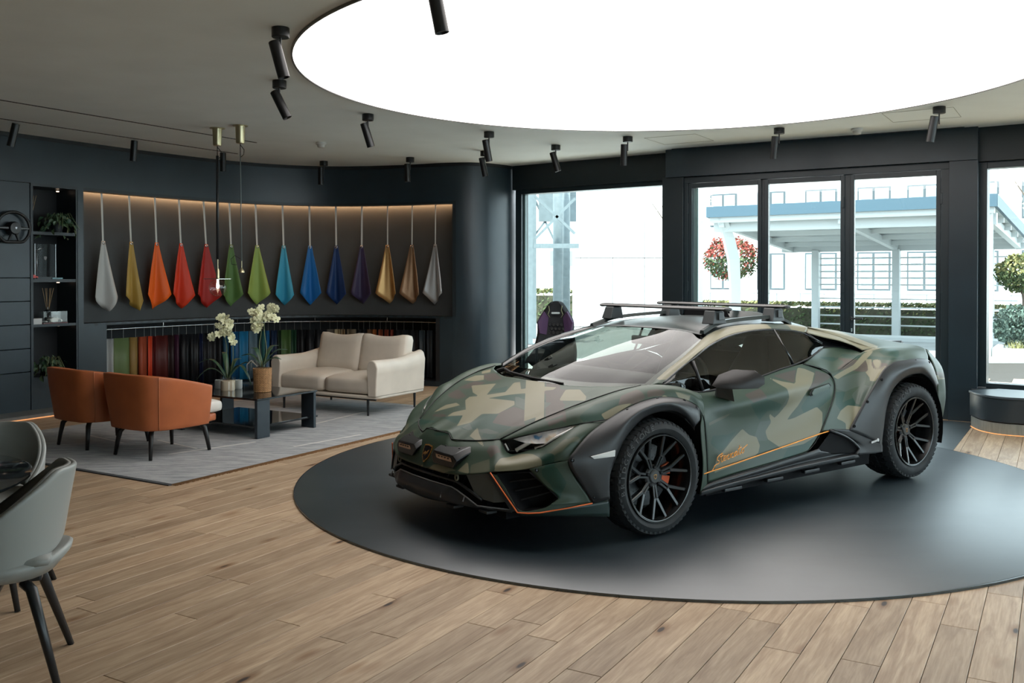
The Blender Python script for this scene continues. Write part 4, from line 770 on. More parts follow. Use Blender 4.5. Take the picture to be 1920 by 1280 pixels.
# splitter outline, ribs, skid plates
sl=[tuple(p) for p in P_['splitter'][0]]
full=[(p[0],-p[1],p[2]) for p in sl[::-1]]+sl[1:]
line_tube('splitter_edge',full,.0042,M('splitter_edge_grey',(.20,.20,.205),.3),False,8,0)
up=[(p[0]+.015,p[1]*1.05,p[2]+.035) for p in sl[:7]]; full=[(p[0],-p[1],p[2]) for p in up[::-1]]+up[1:]
line_tube('grille_frame',full,.008,m_trim,False,8,0)
bm=bmesh.new()
for p in [(-1.0,y,.315+(0 if abs(y)<.3 else -.02)) for y in np.linspace(-.34,.34,9)]: tube(bm,[(p[0]+.03,p[1],.30),(p[0]+.06,p[1],.36)],.004,6)
bm_obj('mouth_mesh',bm,m_trim,car)
for y in (-.45,-.30,-.15,.05,.24,.40):
    bm=bmesh.new(); xx=-1.052 if abs(y)<.3 else -1.03; 
    if abs(y)>.38: xx=-1.0
    tube(bm,[(xx,-y,.232),(xx+.012,-y,.262)],.004,6); bm_obj('splitter_fin',bm,M('fin_grey',(.20,.20,.21),.4),car)
for y in (-.62,-.30,-.02,.30,.52):
    bm=bmesh.new(); xx=-1.03 if abs(y)<.35 else -.95+(.04 if abs(y)>.6 else 0); abox(bm,(xx+.04,-y,.190),(.07,.085,.016)); bev(bm_obj('skid_pad',bm,M('pad_grey',(.015,.017,.018),.6),car),.004)
for s in (1,-1):
    bm=bmesh.new(); tube(bm,[(-1.0,-.335*s+.016*math.cos(a),.358+.016*math.sin(a)) for a in np.linspace(0,2*math.pi,13)],.006,6,False); bm_obj('tow_eye',bm,M('tow_olive',(.16,.16,.12),.5),car,smooth=True)
# auxiliary lamps on the nose
def aux(s):
    f=[(-1.030,.125,.410),(-1.022,.325,.408),(-1.012,.350,.452),(-1.020,.318,.480),(-1.026,.118,.484),(-1.024,.090,.456)]
    b=[(-.97,.13,.43),(-.93,.34,.445),(-.895,.372,.505),(-.905,.335,.525),(-.935,.105,.518),(-.945,.085,.49)]
    m1=[tuple((np.array(p)+np.array(q_))/2+[-.002,0,.004]) for p,q_ in zip(f,b)]
    V=[c3(p,s) for p in f]+[c3(p,s) for p in m1]+[c3(p,s) for p in b]; F=[]
    for k in (0,6):
        F+=[(k+i,k+(i+1)%6,k+6+(i+1)%6,k+6+i) for i in range(6)]
    F+=[(5,4,3,2,1,0),(12,13,14,15,16,17)]
    bm=bmesh.new(); vs=[bm.verts.new(v) for v in V]
    for q in F: bm.faces.new([vs[i] for i in q])
    o=bev(bm_obj('auxiliary_lamp',bm,M('aux_black',(.010,.011,.012),.3,spec=.5),car,angle=25),.005)
    # recessed lens strip
    l=[(-1.021,.150,.444),(-1.015,.314,.443),(-1.019,.306,.467),(-1.025,.152,.470)]
    V=[tuple(np.array(c3(p,s))+[-.004,0,0]) for p in l]; mesh_obj('lamp_lens',V,[(0,1,2,3)],M('aux_lens',(.30,.22,.18),.12,metal=.5),o)
    bm=bmesh.new()
    for t in (.2,.4,.6,.8):
        p=np.array(l[0])*(1-t)*.5+np.array(l[1])*t*.5+np.array(l[3])*(1-t)*.5+np.array(l[2])*t*.5; abox(bm,tuple(np.array(c3(p,s))+[-.006,0,.004]),(.003,.014,.007))
    bm_obj('lamp_diode',bm,M('aux_diode',(.03,.02,.02),.2),o)
    for (x,y,z) in ((-.984,.161,.503),(-.972,.289,.504)):
        bm=bmesh.new(); lathe(bm,[(.006,-.004),(.006,.006),(.003,.008)],10,'Z',c3((x+.02,y,z+.004),s)); bm_obj('lamp_screw',bm,m_screw,o)
aux(1); aux(-1)
# nose badge: shield with gold border
sh_=[(-.5,.55),(0,.62),(.5,.55),(.5,.1),(.38,-.3),(0,-.68),(-.38,-.3),(-.5,.1)]
def shield(name,center,sc,nrm,upv,parent,mb,mf):
    n=Vector(nrm).normalized(); u=Vector(upv); u=(u-n*u.dot(n)).normalized(); r=u.cross(n)
    c=Vector(center)
    def build(nm,k,o0,o1,mt):
        bm=bmesh.new(); a=[bm.verts.new(c+r*(x*sc*k)+u*(y*sc*k)+n*o0) for x,y in sh_]; b=[bm.verts.new(c+r*(x*sc*k)+u*(y*sc*k)+n*o1) for x,y in sh_]
        bm.faces.new(b); bm.faces.new(a[::-1])
        for i in range(8): bm.faces.new((a[i],a[(i+1)%8],b[(i+1)%8],b[i]))
        return bm_obj(nm,bm,mt,parent)
    o=build(name,1,0,.005,mb); build('badge_field',.84,.004,.0065,mf) if parent is None or parent.parent is None else None
    # small charging figure
    fig=[(-.30,-.05),(-.12,.12),(.02,.05),(.18,.22),(.33,.26),(.28,.12),(.20,.05),(.22,-.12),(.10,-.02),(-.02,-.22),(-.08,-.05),(-.22,-.16)]
    bm=bmesh.new(); b=[bm.verts.new(c+r*(x*sc)+u*(y*sc)+n*.008) for x,y in fig]; bm.faces.new(b); f_=bm_obj('badge_figure',bm,mb,parent)
    return o
m_gold=M('badge_gold',(.85,.42,.12),.25,metal=.8); m_bk=M('badge_black',(.01,.008,.008),.2)
shield('nose_badge',(-.999,0,.446),.088,(-.93,0,.38),(.38,0,.93),car,m_gold,m_bk)
# flares: screws, reflector
def screws(key,s):
    for p in Lq[key]:
        bm=bmesh.new(); lathe(bm,[(.011,-.004),(.011,.004),(.007,.006),(.006,.001),(0.0005,.001)],12,'Y'); 
        o=bm_obj('flare_screw',bm,m_screw,car,angle=40); o.location=c3(p,s); o.rotation_euler=(R(-12 if s<0 else 12),0,R(0 if s<0 else 180))
for s in (1,-1): screws('screw_front',s); screws('screw_rear',s)
poly_skin('side_reflector',Lq['reflector'],M('reflector_white',(.80,.80,.78),.3),push=(-.003,.004,0),thick=.006)
# side line, lettering, handle
line_tube('amber_line',Lq['stripe_side'],.0040,m_amber,smooth_n=0)
STRO=[[(0,-.20),(.10,-.05),(.22,.02),(.38,.03),(.52,.02),(.62,.10),(.60,.25),(.42,.34),(.40,.52),(.56,.66),(.80,.74),(1.05,.74)],[(-.18,-.34),(0,-.20)],
 [(.92,.82),(.84,.30),(.90,.05),(1.02,.06)],[(.72,.52),(1.10,.56)],
 [(1.02,.06),(1.16,.20),(1.34,.33),(1.31,.47),(1.18,.43),(1.11,.24),(1.19,.07),(1.38,.07)],
 [(1.36,.06),(1.50,.40),(1.58,.36),(1.56,.08),(1.60,.06)],[(1.56,.30),(1.74,.44),(1.82,.36)],
 [(1.60,.06),(1.84,.10),(1.96,.42),(2.04,.36),(2.02,.08)],[(2.02,.30),(2.20,.44),(2.28,.36)],
 [(2.02,.08),(2.34,.06),(2.46,.30),(2.66,.42),(2.56,.44),(2.40,.34),(2.36,.14),(2.46,.06),(2.60,.18),(2.70,.42),(2.66,.12),(2.76,.06)],
 [(2.76,.06),(2.92,.40),(3.02,.86)],[(3.02,.86),(2.92,.30),(2.96,.08),(3.08,.06)],[(2.80,.54),(3.24,.62)],
 [(3.08,.06),(3.24,.28),(3.42,.44),(3.30,.40),(3.22,.22),(3.30,.06),(3.46,.10),(3.54,.30),(3.44,.44),(3.62,.50),(3.95,.62)]]
t0=np.array(Lq['text_start'][0]); t1=np.array(Lq['text_end'][0]); sc=(t1-t0)/4.0
for s in (1,-1):
    bm=bmesh.new()
    for st in STRO:
        q=[t0+sc*(x+.15)+np.array([0,.012+.004*0,y*.072+.006]) for x,y in st]
        q=hermite(np.array(q),np.arange(len(q)).astype(float),4) if len(q)>2 else np.array(q)
        if s<0: q=[t0+t1-p*np.array([1,0,1])-np.array([0,0,0]) if 0 else np.array([t0[0]+t1[0]-p[0],p[1],p[2]-2*(p[0]-t0[0])/(t1[0]-t0[0])*(t1[2]-t0[2])+(t1[2]-t0[2])]) for p in q]
        tube(bm,[c3(p,s) for p in q],.0027,5)
    bm_obj('model_script',bm,m_amber,car)
h=Lq['handle']
for s in (1,-1):
    V=[c3((p[0],p[1]+.004,p[2]),s) for p in h]; o=mesh_obj('door_handle_recess',V,[tuple(range(6))],m_gap,car); solid(o,.004,0)
    ctrp=np.mean(np.array(h),axis=0); V=[c3(ctrp+(np.array(p)-ctrp)*.86+[0,.008,0],s) for p in h]; me=mesh_obj('door_handle',V,[tuple(range(6))],M('handle_green',(.075,.115,.10),.35),car); solid(me,.010,0)
# roof rails and cross bars
line_tube('roof_rail',[(p[0],p[1],p[2]+.0) for p in Lq['rail']],[.012]*99,m_trim,True,8,0) if 0 else None
for s in (1,-1):
    P=hermite(np.array(Lq['rail']),np.arange(7).astype(float),5); bm=bmesh.new()
    rr=[]; 
    for p in P:
        x,y,z=c3(p,s); rr.append([bm.verts.new((x,y+a,z+b)) for a,b in ((-.022,-.012),(.022,-.012),(.014,.012),(-.014,.012))])
    for a,b in zip(rr[:-1],rr[1:]):
        for k in range(4): bm.faces.new((a[k],a[(k+1)%4],b[(k+1)%4],b[k]))
    bm.faces.new(rr[0][::-1]); bm.faces.new(rr[-1]); bm_obj('roof_rail',bm,m_roof,car,angle=40)
m_bar=M('bar_dark_alloy',(.030,.028,.027),.38,metal=.0)
for x,z,w in ((.955,1.286,.63),(1.57,1.292,.63)):
    bm=bmesh.new(); sec=[(-.038,0),(-.022,.012),(.018,.013),(.040,.002),(.020,-.012),(-.022,-.011)]
    a=[bm.verts.new((x+p,-w,z+q)) for p,q in sec]; b=[bm.verts.new((x+p,w,z+q)) for p,q in sec]
    for k in range(6): bm.faces.new((a[k],a[(k+1)%6],b[(k+1)%6],b[k]))
    bm.faces.new(a[::-1]); bm.faces.new(b); o=bm_obj('cross_bar',bm,m_bar,car,angle=40)
    bm=bmesh.new()
    for i in range(72): abox(bm,(x-.002,-w+.03+i*(2*w-.06)/71,z+.0135),(.018,.009,.004))
    g_=bm_obj('rubber_ribs',bm,m_gap,o); g_['kind']='stuff'
    for s in (1,-1):
        bm=bmesh.new(); lathe(bm,[(.001,0),(.012,.002),(.015,.012)],12,'Y'); bmesh.ops.scale(bm,vec=(2.6,1,.95),verts=bm.verts); e_=bm_obj('end_cap',bm,M('cap_grey',(.045,.047,.050),.4),o,smooth=True); e_.location=(x,s*w*1.0+(-.012*s if 0 else (.010*s)),z); e_.rotation_euler=(0,0,0 if s<0 else R(180))
        yb=.515; bm=bmesh.new()
        zr=1.205 if x<1.2 else 1.205
        lo=[(x-.075,zr-.02),(x+.06,zr-.02)]; hi=[(x-.045,z-.010),(x+.04,z-.010)]
        a=[bm.verts.new((px_,s*(yb-.055),pz_)) for px_,pz_ in (lo[0],lo[1],hi[1],hi[0])]; b=[bm.verts.new((px_,s*(yb+.050+dy),pz_)) for (px_,pz_),dy in zip((lo[0],lo[1],hi[1],hi[0]),(0,0,-.012,-.012))]
        bm.faces.new(a); bm.faces.new(b[::-1])
        for k in range(4): bm.faces.new((a[k],b[k],b[(k+1)%4],a[(k+1)%4]))
        bev(bm_obj('bar_foot',bm,M('foot_grey',(.040,.046,.048),.4),car),.006)
        bm=bmesh.new(); abox(bm,(x,s*(yb+.056),(zr+z)/2-.006),(.050,.008,.055)); bev(bm_obj('foot_cover',bm,M('foot_cover',(.030,.033,.035),.3),car),.003)
# roof scoop
bm=bmesh.new(); s0=[(-.24,1.205),(.24,1.205),(.20,1.262),(-.20,1.262)]; s1=[(-.27,1.190),(.27,1.190),(.21,1.240),(-.21,1.240)]; s2=[(-.28,1.145),(.28,1.145),(.2,1.165),(-.2,1.165)]
rr=[[bm.verts.new((x,y,z)) for y,z in q] for x,q in ((1.42,s0),(1.75,s1),(2.12,s2))]
for a,b in zip(rr[:-1],rr[1:]):
    for k in range(4): bm.faces.new((a[k],a[(k+1)%4],b[(k+1)%4],b[k]))
bm.faces.new(rr[-1]); bev(bm_obj('roof_scoop',bm,m_roof,car,angle=30),.006)
core('scoop_mouth',[(1.425,1.44,-.22,.22,1.2,1.258)],m_dark)
# mirrors
for s in (1,-1):
    f=[(.44,.955,.845),(.50,.955,.905),(.575,1.00,.937),(.655,1.10,.935),(.690,1.15,.895),(.690,1.152,.855),(.655,1.13,.828),(.53,1.05,.824),(.455,.975,.832)]
    b=[(.56,.935,.855),(.61,.935,.905),(.65,.97,.930),(.70,1.07,.928),(.715,1.12,.893),(.715,1.12,.858),(.70,1.10,.838),(.63,1.02,.832),(.57,.95,.840)]
    c0_=np.mean(np.array(f),axis=0); bm=bmesh.new()
    va=[bm.verts.new(c3(p,s)) for p in f]; vb=[bm.verts.new(c3(p,s)) for p in b]
    k0=[bm.verts.new(c3(c0_+(np.array(p)-c0_)*.66+[-.016,.002,.0],s)) for p in f]; kc=bm.verts.new(c3(c0_+[-.022,.006,-.004],s))
    for i in range(9): 
        bm.faces.new((va[i],va[(i+1)%9],vb[(i+1)%9],vb[i])); bm.faces.new((va[i],va[(i+1)%9],k0[(i+1)%9],k0[i])); bm.faces.new((k0[i],k0[(i+1)%9],kc))
    bm.faces.new(vb); mr=bm_obj('door_mirror',bm,M('mirror_shell',(.020,.018,.018),.38),car,angle=38)
    bm=bmesh.new(); V=[(.47,.96,.835),(.56,.975,.832),(.60,.99,.828),(.55,.87,.745),(.66,.88,.735),(.70,.90,.725)]
    vs=[bm.verts.new(c3(p,s)) for p in [(.475,.965,.838),(.565,1.005,.832),(.60,.96,.835),(.51,.93,.84),(.535,.905,.765),(.69,.915,.722),(.70,.88,.735),(.56,.87,.77)]]
    for q in ((0,1,2,3),(4,5,6,7),(0,1,5,4),(1,2,6,5),(2,3,7,6),(3,0,4,7)): bm.faces.new([vs[i] for i in q])
    bm_obj('mirror_stalk',bm,M('mirror_stalk',(.014,.013,.014),.35),mr,angle=30)
    V=[c3(p,s) for p in [(.716,.955,.856),(.718,1.10,.860),(.718,1.06,.922),(.70,.97,.918)]]; mesh_obj('mirror_glass',V,[(0,1,2,3)],M('mirror_silver',(.7,.75,.78),.03,metal=1),mr)
# window bars, quarter light
line_tube('window_divider',Lq['window_divider_a'],.011,m_trim,n=6,smooth_n=0); line_tube('window_divider',Lq['window_divider_b'],.009,m_gloss,n=6,smooth_n=0); line_tube('window_edge',Lq['window_quarter_c'],.004,m_trim,smooth_n=0)
line_tube('window_seal',[tuple(p) for p in P_['side_window'][2]],.007,m_gloss); line_tube('window_seal',[(p[0],p[1]+.003,p[2]) for p in P_['side_window'][0]],.006,m_gap)
bm=bmesh.new(); tube(bm,[(-.19,-.30,.838),(-.225,-.02,.850),(-.165,.30,.856),(-.10,.46,.862)],[.006,.008,.009,.012],6); tube(bm,[(-.10,.46,.862),(-.12,.52,.845)],.014,6); bm_obj('wiper',bm,m_gap,car)
# rear part of side windows is a dark pillar
q=P_['side_window']; 
V=[q[2][8],q[2][9],q[2][10],q[0][10],q[0][9],q[0][8]]; poly_skin('rear_pillar_glass',V,M('rear_pillar_gloss',(.008,.009,.010),.06,spec=.7),push=(0,-.03,0))
# side skirt intake and its bar
poly_skin('skirt_intake',Lq['sill_intake'],m_dark,push=(0,.012,0)); line_tube('intake_bar',Lq['sill_bar'],.010,m_trim,n=8)
line_tube('skirt_edge',[tuple(p) for p in P_['sill'][3]],.004,M('skirt_line',(.07,.072,.076),.35),smooth_n=0)
for s in (1,-1):
    for x in (.62,1.02,1.40,1.80):
        bm=bmesh.new(); abox(bm,(x,-s*.955,.188+.022*(x-.4)),(.16,.035,.022)); bev(bm_obj('skirt_pad',bm,m_trim,car),.006)
    bm=bmesh.new()
    for k in range(5): abox(bm,(2.045+k*.013,-s*.992,.336+k*.0015),(.010,.003,.014))
    lathe(bm,[(.0005,-.0015),(.012,-.0015),(.012,.0015),(.0005,.0015)],10,'Y',(2.118,-s*.992,.346)); bm_obj('small_decal',bm,M('decal_white',(.75,.75,.75),.5),car)
# ---- interior
m_int=M('cabin_black',(.012,.012,.013),.6,var=.1)
core('dashboard',[(.02,.52,-.66,.66,.60,.76)],m_int); core('cabin_floor',[(.3,1.9,-.68,.68,.28,.34)],m_int); 
bm=bmesh.new(); lathe(bm,[(.05,-.6),(.075,-.5),(.075,.5),(.05,.6)],12,'Y',(.50,0,.79)); bmesh.ops.scale(bm,vec=(1,1,1),verts=bm.verts); bm_obj('instrument_hood',bm,m_int,car,smooth=True)
core('bulkhead',[(1.78,1.86,-.60,-.28,.5,1.06),(1.78,1.86,.28,.60,.5,1.06),(1.78,1.86,-.28,.28,.5,.92)],m_int)
for s in (1,-1):
    bm=bmesh.new()
    for prof in ([(1.40,.34,.22),(1.44,.60,.27),(1.50,.84,.24),(1.54,.94,.14),(1.57,1.05,.12),(1.58,1.09,.07)],):
        rr=[]
        for x,z,w in prof: rr.append([bm.verts.new((x+dx,s*.36+dy,z)) for dx,dy in ((-.05,-w*.7),(-.08,0),(-.05,w*.7),(.02,w),(.06,0),(.02,-w))])
        for a,b in zip(rr[:-1],rr[1:]):
            for k in range(6): bm.faces.new((a[k],a[(k+1)%6],b[(k+1)%6],b[k]))
        bm.faces.new(rr[0]); bm.faces.new(rr[-1])
    abox(bm,(1.15,s*.36,.42),(.5,.46,.14)); sub(bm_obj('seat',bm,m_int,car,smooth=True),1)
bm=bmesh.new(); tube(bm,[(.86+.02*math.sin(a),-.36+.17*math.cos(a),.80+.165*math.sin(a)) for a in np.linspace(0,2*math.pi,25)],.014,8,False); abox(bm,(.85,-.36,.80),(.04,.12,.09)); tube(bm,[(.86,-.52,.80),(.86,-.2,.80)],.012,6); bm_obj('steering_wheel',bm,m_int,car,smooth=False)
bm=bmesh.new(); abox(bm,(.78,0,1.055),(.03,.22,.06)); bev(bm_obj('interior_mirror',bm,m_int,car),.01)
# ---- wheels
m_tyre=M('tyre_rubber',(.030,.032,.034),.72,spec=.3,var=.25,scale=14,bump=.05)
m_rim=M('rim_satin_black',(.006,.0065,.007),.26,spec=.5,coat=.1)
m_rimedge=M('rim_edge',(.05,.052,.054),.25,spec=.7)
m_brake=M('brake_disc_steel',(.10,.105,.11),.35,metal=.7,var=.2,scale=30)
m_cal=M('caliper_orange',(.80,.13,.04),.35)
def arc_letters(txt,r,size,depth,a0,step,y):
    bm=bmesh.new()
    for i,ch in enumerate(txt):
        cu=bpy.data.curves.new('t','FONT'); cu.body=ch; cu.size=size; cu.extrude=depth; cu.align_x='CENTER'; cu.align_y='CENTER'
        t=bpy.data.objects.new('t',cu); COL.objects.link(t); me=bpy.data.meshes.new_from_object(t.evaluated_get(bpy.context.evaluated_depsgraph_get()))
        a=a0-i*step
        # glyph plane XY -> wheel plane XZ, outward +Y (seen from +Y the x axis runs to the left)
        Mx=Matrix.Rotation(math.pi,4,'Z')@Matrix.Translation((0,-y,0))@Matrix.Rotation(-(a-math.pi/2),4,'Y')@Matrix.Translation((0,0,r))@Matrix.Rotation(R(90),4,'X')@Matrix.Scale(1.25,4,(1,0,0))
        me.transform(Mx); bm.from_mesh(me); bpy.data.objects.remove(t); bpy.data.curves.remove(cu); bpy.data.meshes.remove(me)
    return bm
def make_wheel(rad,w,inset,name):
    h=w/2; rr=.259
    bm=bmesh.new()
    prof=[(rr,h-.012),(rr+.010,h-.003),(rr+.028,h+.004),(rad-.045,h+.002),(rad-.018,h-.012),(rad-.006,h-.032),(rad-.007,h-.06),(rad-.005,0),(rad-.007,-h+.06),(rad-.006,-h+.032),(rad-.018,-h+.012),(rad-.045,-h-.002),(rr+.028,-h-.004),(rr,-h+.012),(rr-.02,-h+.03),(rr-.02,h-.03),(rr,h-.012)]
    lathe(bm,prof,64,'Y',cap=False); bmesh.ops.remove_doubles(bm,verts=bm.verts,dist=1e-5)
    t=bm_obj(name,bm,m_tyre,car,angle=35)
    bm=bmesh.new(); N_=54
    for k in range(N_):
        a=2*math.pi*k/N_
        for j,(y,wd,ao,tw) in enumerate(((h-.034,.050,0,.25),(h-.088,.040,.5,-.3),(0,.036,.2,.3),(-h+.088,.040,.7,-.3),(-h+.034,.050,.4,.25))):
            aa=a+ao*2*math.pi/N_
            vs=abox(bm,(0,0,0),(.029,wd,.012)); 
            if j in (0,4):
                sg=1 if j==0 else -1
                vs2=[v for v in vs if v.co.y*sg>0]; bmesh.ops.translate(bm,vec=(0,0,-.014),verts=vs2)
            Mx=Matrix.Rotation(aa,4,'Y')@Matrix.Translation((0,y,rad-.0055))@Matrix.Rotation(tw,4,'Z'); bmesh.ops.transform(bm,matrix=Mx,verts=vs)
        vs=abox(bm,(0,0,0),(.020,.006,.024)); Mx=Matrix.Rotation(a,4,'Y')@Matrix.Translation((0,h-.010,rad-.028)); bmesh.ops.transform(bm,matrix=Mx,verts=vs)
    tr=bm_obj('tread',bm,m_tyre,t); tr['kind']='stuff'
    bm=arc_letters('BRIDGESTONE',rad-.037,.042,.0014,R(190),R(8.6),h+.0035); bm_obj('tyre_lettering',bm,M('letter_grey',(.060,.062,.064),.6),t)
    # rim
    bm=bmesh.new(); lathe(bm,[(rr,h-.012),(rr-.004,h+.000),(rr-.012,h-.004),(rr-.018,h-.022),(rr-.026,h-.05),(rr-.03,0),(rr-.028,-h+.03),(rr-.006,-h+.015)],64,'Y',cap=False); bm_obj('rim',bm,m_rim,t,angle=40)
    bm=bmesh.new(); lathe(bm,[(rr-.010,h-.002),(rr-.011,h+.0005),(rr-.014,h-.0005)],64,'Y',cap=False); bm_obj('rim_edge',bm,m_rimedge,t)
    yo=h-.018; yi=h-inset
    def P2(a,r_,y): return Vector((r_*math.cos(a),y,r_*math.sin(a)))
    def bar(bm,p,q,w0,w1,d0,d1):
        p=Vector(p);q=Vector(q); t_=(q-p); t_.normalize(); yv=Vector((0,1,0)); sd=t_.cross(yv).normalized()
        def sec(c,w_,d_): return [bm.verts.new(c+sd*(w_*x)+Vector((0,y_*d_,0))) for x,y_ in ((-.5,-1),(.5,-1),(.5,-.15),(.32,0),(-.32,0),(-.5,-.15))]
        a=sec(p,w0,d0); b=sec(q,w1,d1)
        for k in range(6): bm.faces.new((a[k],a[(k+1)%6],b[(k+1)%6],b[k]))
        bm.faces.new(a[::-1]); bm.faces.new(b)
    for k in range(7):
        a=R(-92)+k*2*math.pi/7; bm=bmesh.new()
        j=P2(a,.128,yi+.010)
        for da in (-1,1):
            d=R(2.6)*da
            bar(bm,P2(a+R(9)*da,.052,yi),P2(a+R(5.0)*da,.128,yi+.010),.018,.016,.035,.030)
        bar(bm,P2(a-R(6),.128,yi+.011),P2(a+R(6),.128,yi+.011),.014,.014,.028,.028)
        for da in (-1,1):
            bar(bm,P2(a+R(3.5)*da,.128,yi+.011),P2(a+R(12.6)*da,rr-.012,yo),.024,.021,.032,.036)
        bm_obj('spoke',bm,m_rim,t,angle=30)
    bm=bmesh.new(); lathe(bm,[(.075,yi-.05),(.070,yi-.008),(.058,yi),(.040,yi),(.040,yi-.006),(.0005,yi-.006)],32,'Y',cap=False); bm_obj('hub',bm,m_rim,t,angle=30)
    bm=bmesh.new(); lathe(bm,[(.040,yi-.01),(.040,yi+.004),(.034,yi+.008),(.0005,yi+.008)],28,'Y',cap=False); bm_obj('centre_cap',bm,M('cap_dark',(.035,.037,.038),.3),t,angle=30)
    bm=bmesh.new(); 
    for sc_,yy in ((.022,yi+.0095),): bm.faces.new([bm.verts.new((-x*sc_,yy,y*sc_)) for x,y in sh_])
    bm_obj('cap_badge',bm,m_gold,t)
    bm=bmesh.new(); bm.faces.new([bm.verts.new((-x*.017,yi+.0102,y*.017)) for x,y in sh_]); bm_obj('cap_badge_field',bm,m_bk,t)
    for k in range(5):
        a=R(90)+k*2*math.pi/5; bm=bmesh.new(); lathe(bm,[(.011,0),(.011,.014),(.007,.016),(.0005,.016)],6,'Y',(.056*math.cos(a),yi-.006,.056*math.sin(a))); bm_obj('lug_nut',bm,m_screw,t)
    bm=bmesh.new(); yd=yi-.075; lathe(bm,[(.085,yd),(.183,yd),(.183,yd-.03),(.085,yd-.03)],56,'Y',cap=False); bm_obj('brake_disc',bm,m_brake,t,angle=30)
    bm=bmesh.new()
    for k in range(60):
        a=k*2*math.pi/60; rq=.11+.022*(k%4); vs=abox(bm,(rq*math.cos(a),yd+.0005,rq*math.sin(a)),(.005,.002,.005))
    g_=bm_obj('disc_holes',bm,m_gap,t); g_['kind']='stuff'
    bm=bmesh.new(); lathe(bm,[(.09,yd-.02),(.09,yi-.04),(.06,yi-.03)],32,'Y',cap=False); bm_obj('disc_bell',bm,m_dark,t,angle=30)
    return t,yi
def caliper(t,yi,a0):
    bm=bmesh.new(); yd=yi-.062; 
    for a,b in ((a0-.42,a0-.04),(a0+.04,a0+.42)):
        n=6; rr_=[]
        for k in range(n+1):
            q=a+(b-a)*k/n; c_,s_=math.cos(q),math.sin(q)
            rr_.append([bm.verts.new((r0*c_,y0,r0*s_)) for r0,y0 in ((.125,yd),(.186,yd+.004),(.194,yd-.05),(.125,yd-.05))])
        for p,q in zip(rr_[:-1],rr_[1:]):
            for k in range(4): bm.faces.new((p[k],p[(k+1)%4],q[(k+1)%4],q[k]))
        bm.faces.new(rr_[0][::-1]); bm.faces.new(rr_[-1])
    bm_obj('brake_caliper',bm,m_cal,t,angle=35)
wf,yf=make_wheel(.338,.235,.055,'wheel'); wr,yr=make_wheel(.354,.285,.075,'wheel')
# left wheels look outwards to -y in the car frame
def place(w,x,yc,z,left):
    w.location=(x,-yc if left else yc,z-.0); w.rotation_euler=(0,0,math.pi if left else 0)
caliper(wf,yf,math.pi-.05) if 0 else None
place(wf,0,.955-.235/2+.012,.338,True); place(wr,2.629,.955-.285/2+.012,.354,True)
def clone_part(w):
    c=w.copy(); COL.objects.link(c)
    for g in w.children: d=g.copy(); COL.objects.link(d); d.parent=c
    return c
wf2=clone_part(wf); place(wf2,0,.955-.235/2+.012,.338,False); wr2=clone_part(wr); place(wr2,2.629,.955-.285/2+.012,.354,False)
# calipers: behind the front axle, ahead of the rear axle (x reversed on left wheels)
caliper(wf,yf,math.pi+.12); caliper(wr,yr,.0); caliper(wf2,yf,0-.12); caliper(wr2,yr,math.pi)

# ================================================================ FURNITURE AND DISPLAY
def rbox(name,c,s,r,mat,parent=None,rz=0.,crown=0.,horn=0.,n=7,tilt=0.,pinch=0.):
    """soft rounded box; crown bulges the top, horn lifts the ends of its top edge"""
    bm=bmesh.new(); bmesh.ops.create_cube(bm,size=2); bmesh.ops.subdivide_edges(bm,edges=bm.edges,cuts=n,use_grid_fill=True)
    hx,hy,hz=s[0]/2,s[1]/2,s[2]/2; r=min(r,hx,hy,hz)
    for v in bm.verts:
        u,w,q=v.co; p=Vector((u*hx,w*hy,q*hz)); i=Vector((max(-hx+r,min(hx-r,p.x)),max(-hy+r,min(hy-r,p.y)),max(-hz+r,min(hz-r,p.z))))
        d=p-i; p=i+(d.normalized()*r if d.length>1e-6 else d)
        if crown: p.z+=crown*(1-u*u)*(1-w*w)*(1 if q>0 else -.2)*abs(q)
        if horn and q>0: p.z+=horn*(u*u-.4)*q
        if pinch: p.y*=1-pinch*u*u
        v.co=p
    if tilt: bmesh.ops.rotate(bm,cent=(0,0,0),matrix=Matrix.Rotation(tilt,3,'X'),verts=bm.verts)
    o=bm_obj(name,bm,mat,parent,smooth=True); o.location=c; o.rotation_euler=(0,0,rz); return o
m_cream=M('cream_leather',(.60,.54,.46),.42,spec=.45,var=.06,scale=5,bump=.06,bscale=90)
m_tan=M('orange_leather',(.40,.115,.040),.42,spec=.4,var=.08,scale=6,bump=.05,bscale=120)
m_ivory=M('ivory_leather',(.60,.57,.52),.45,var=.04)
m_legb=M('blackened_steel',(.012,.014,.016),.35,spec=.5)
m_wenge=M('black_wood_leg',(.010,.009,.009),.45,var=.1)
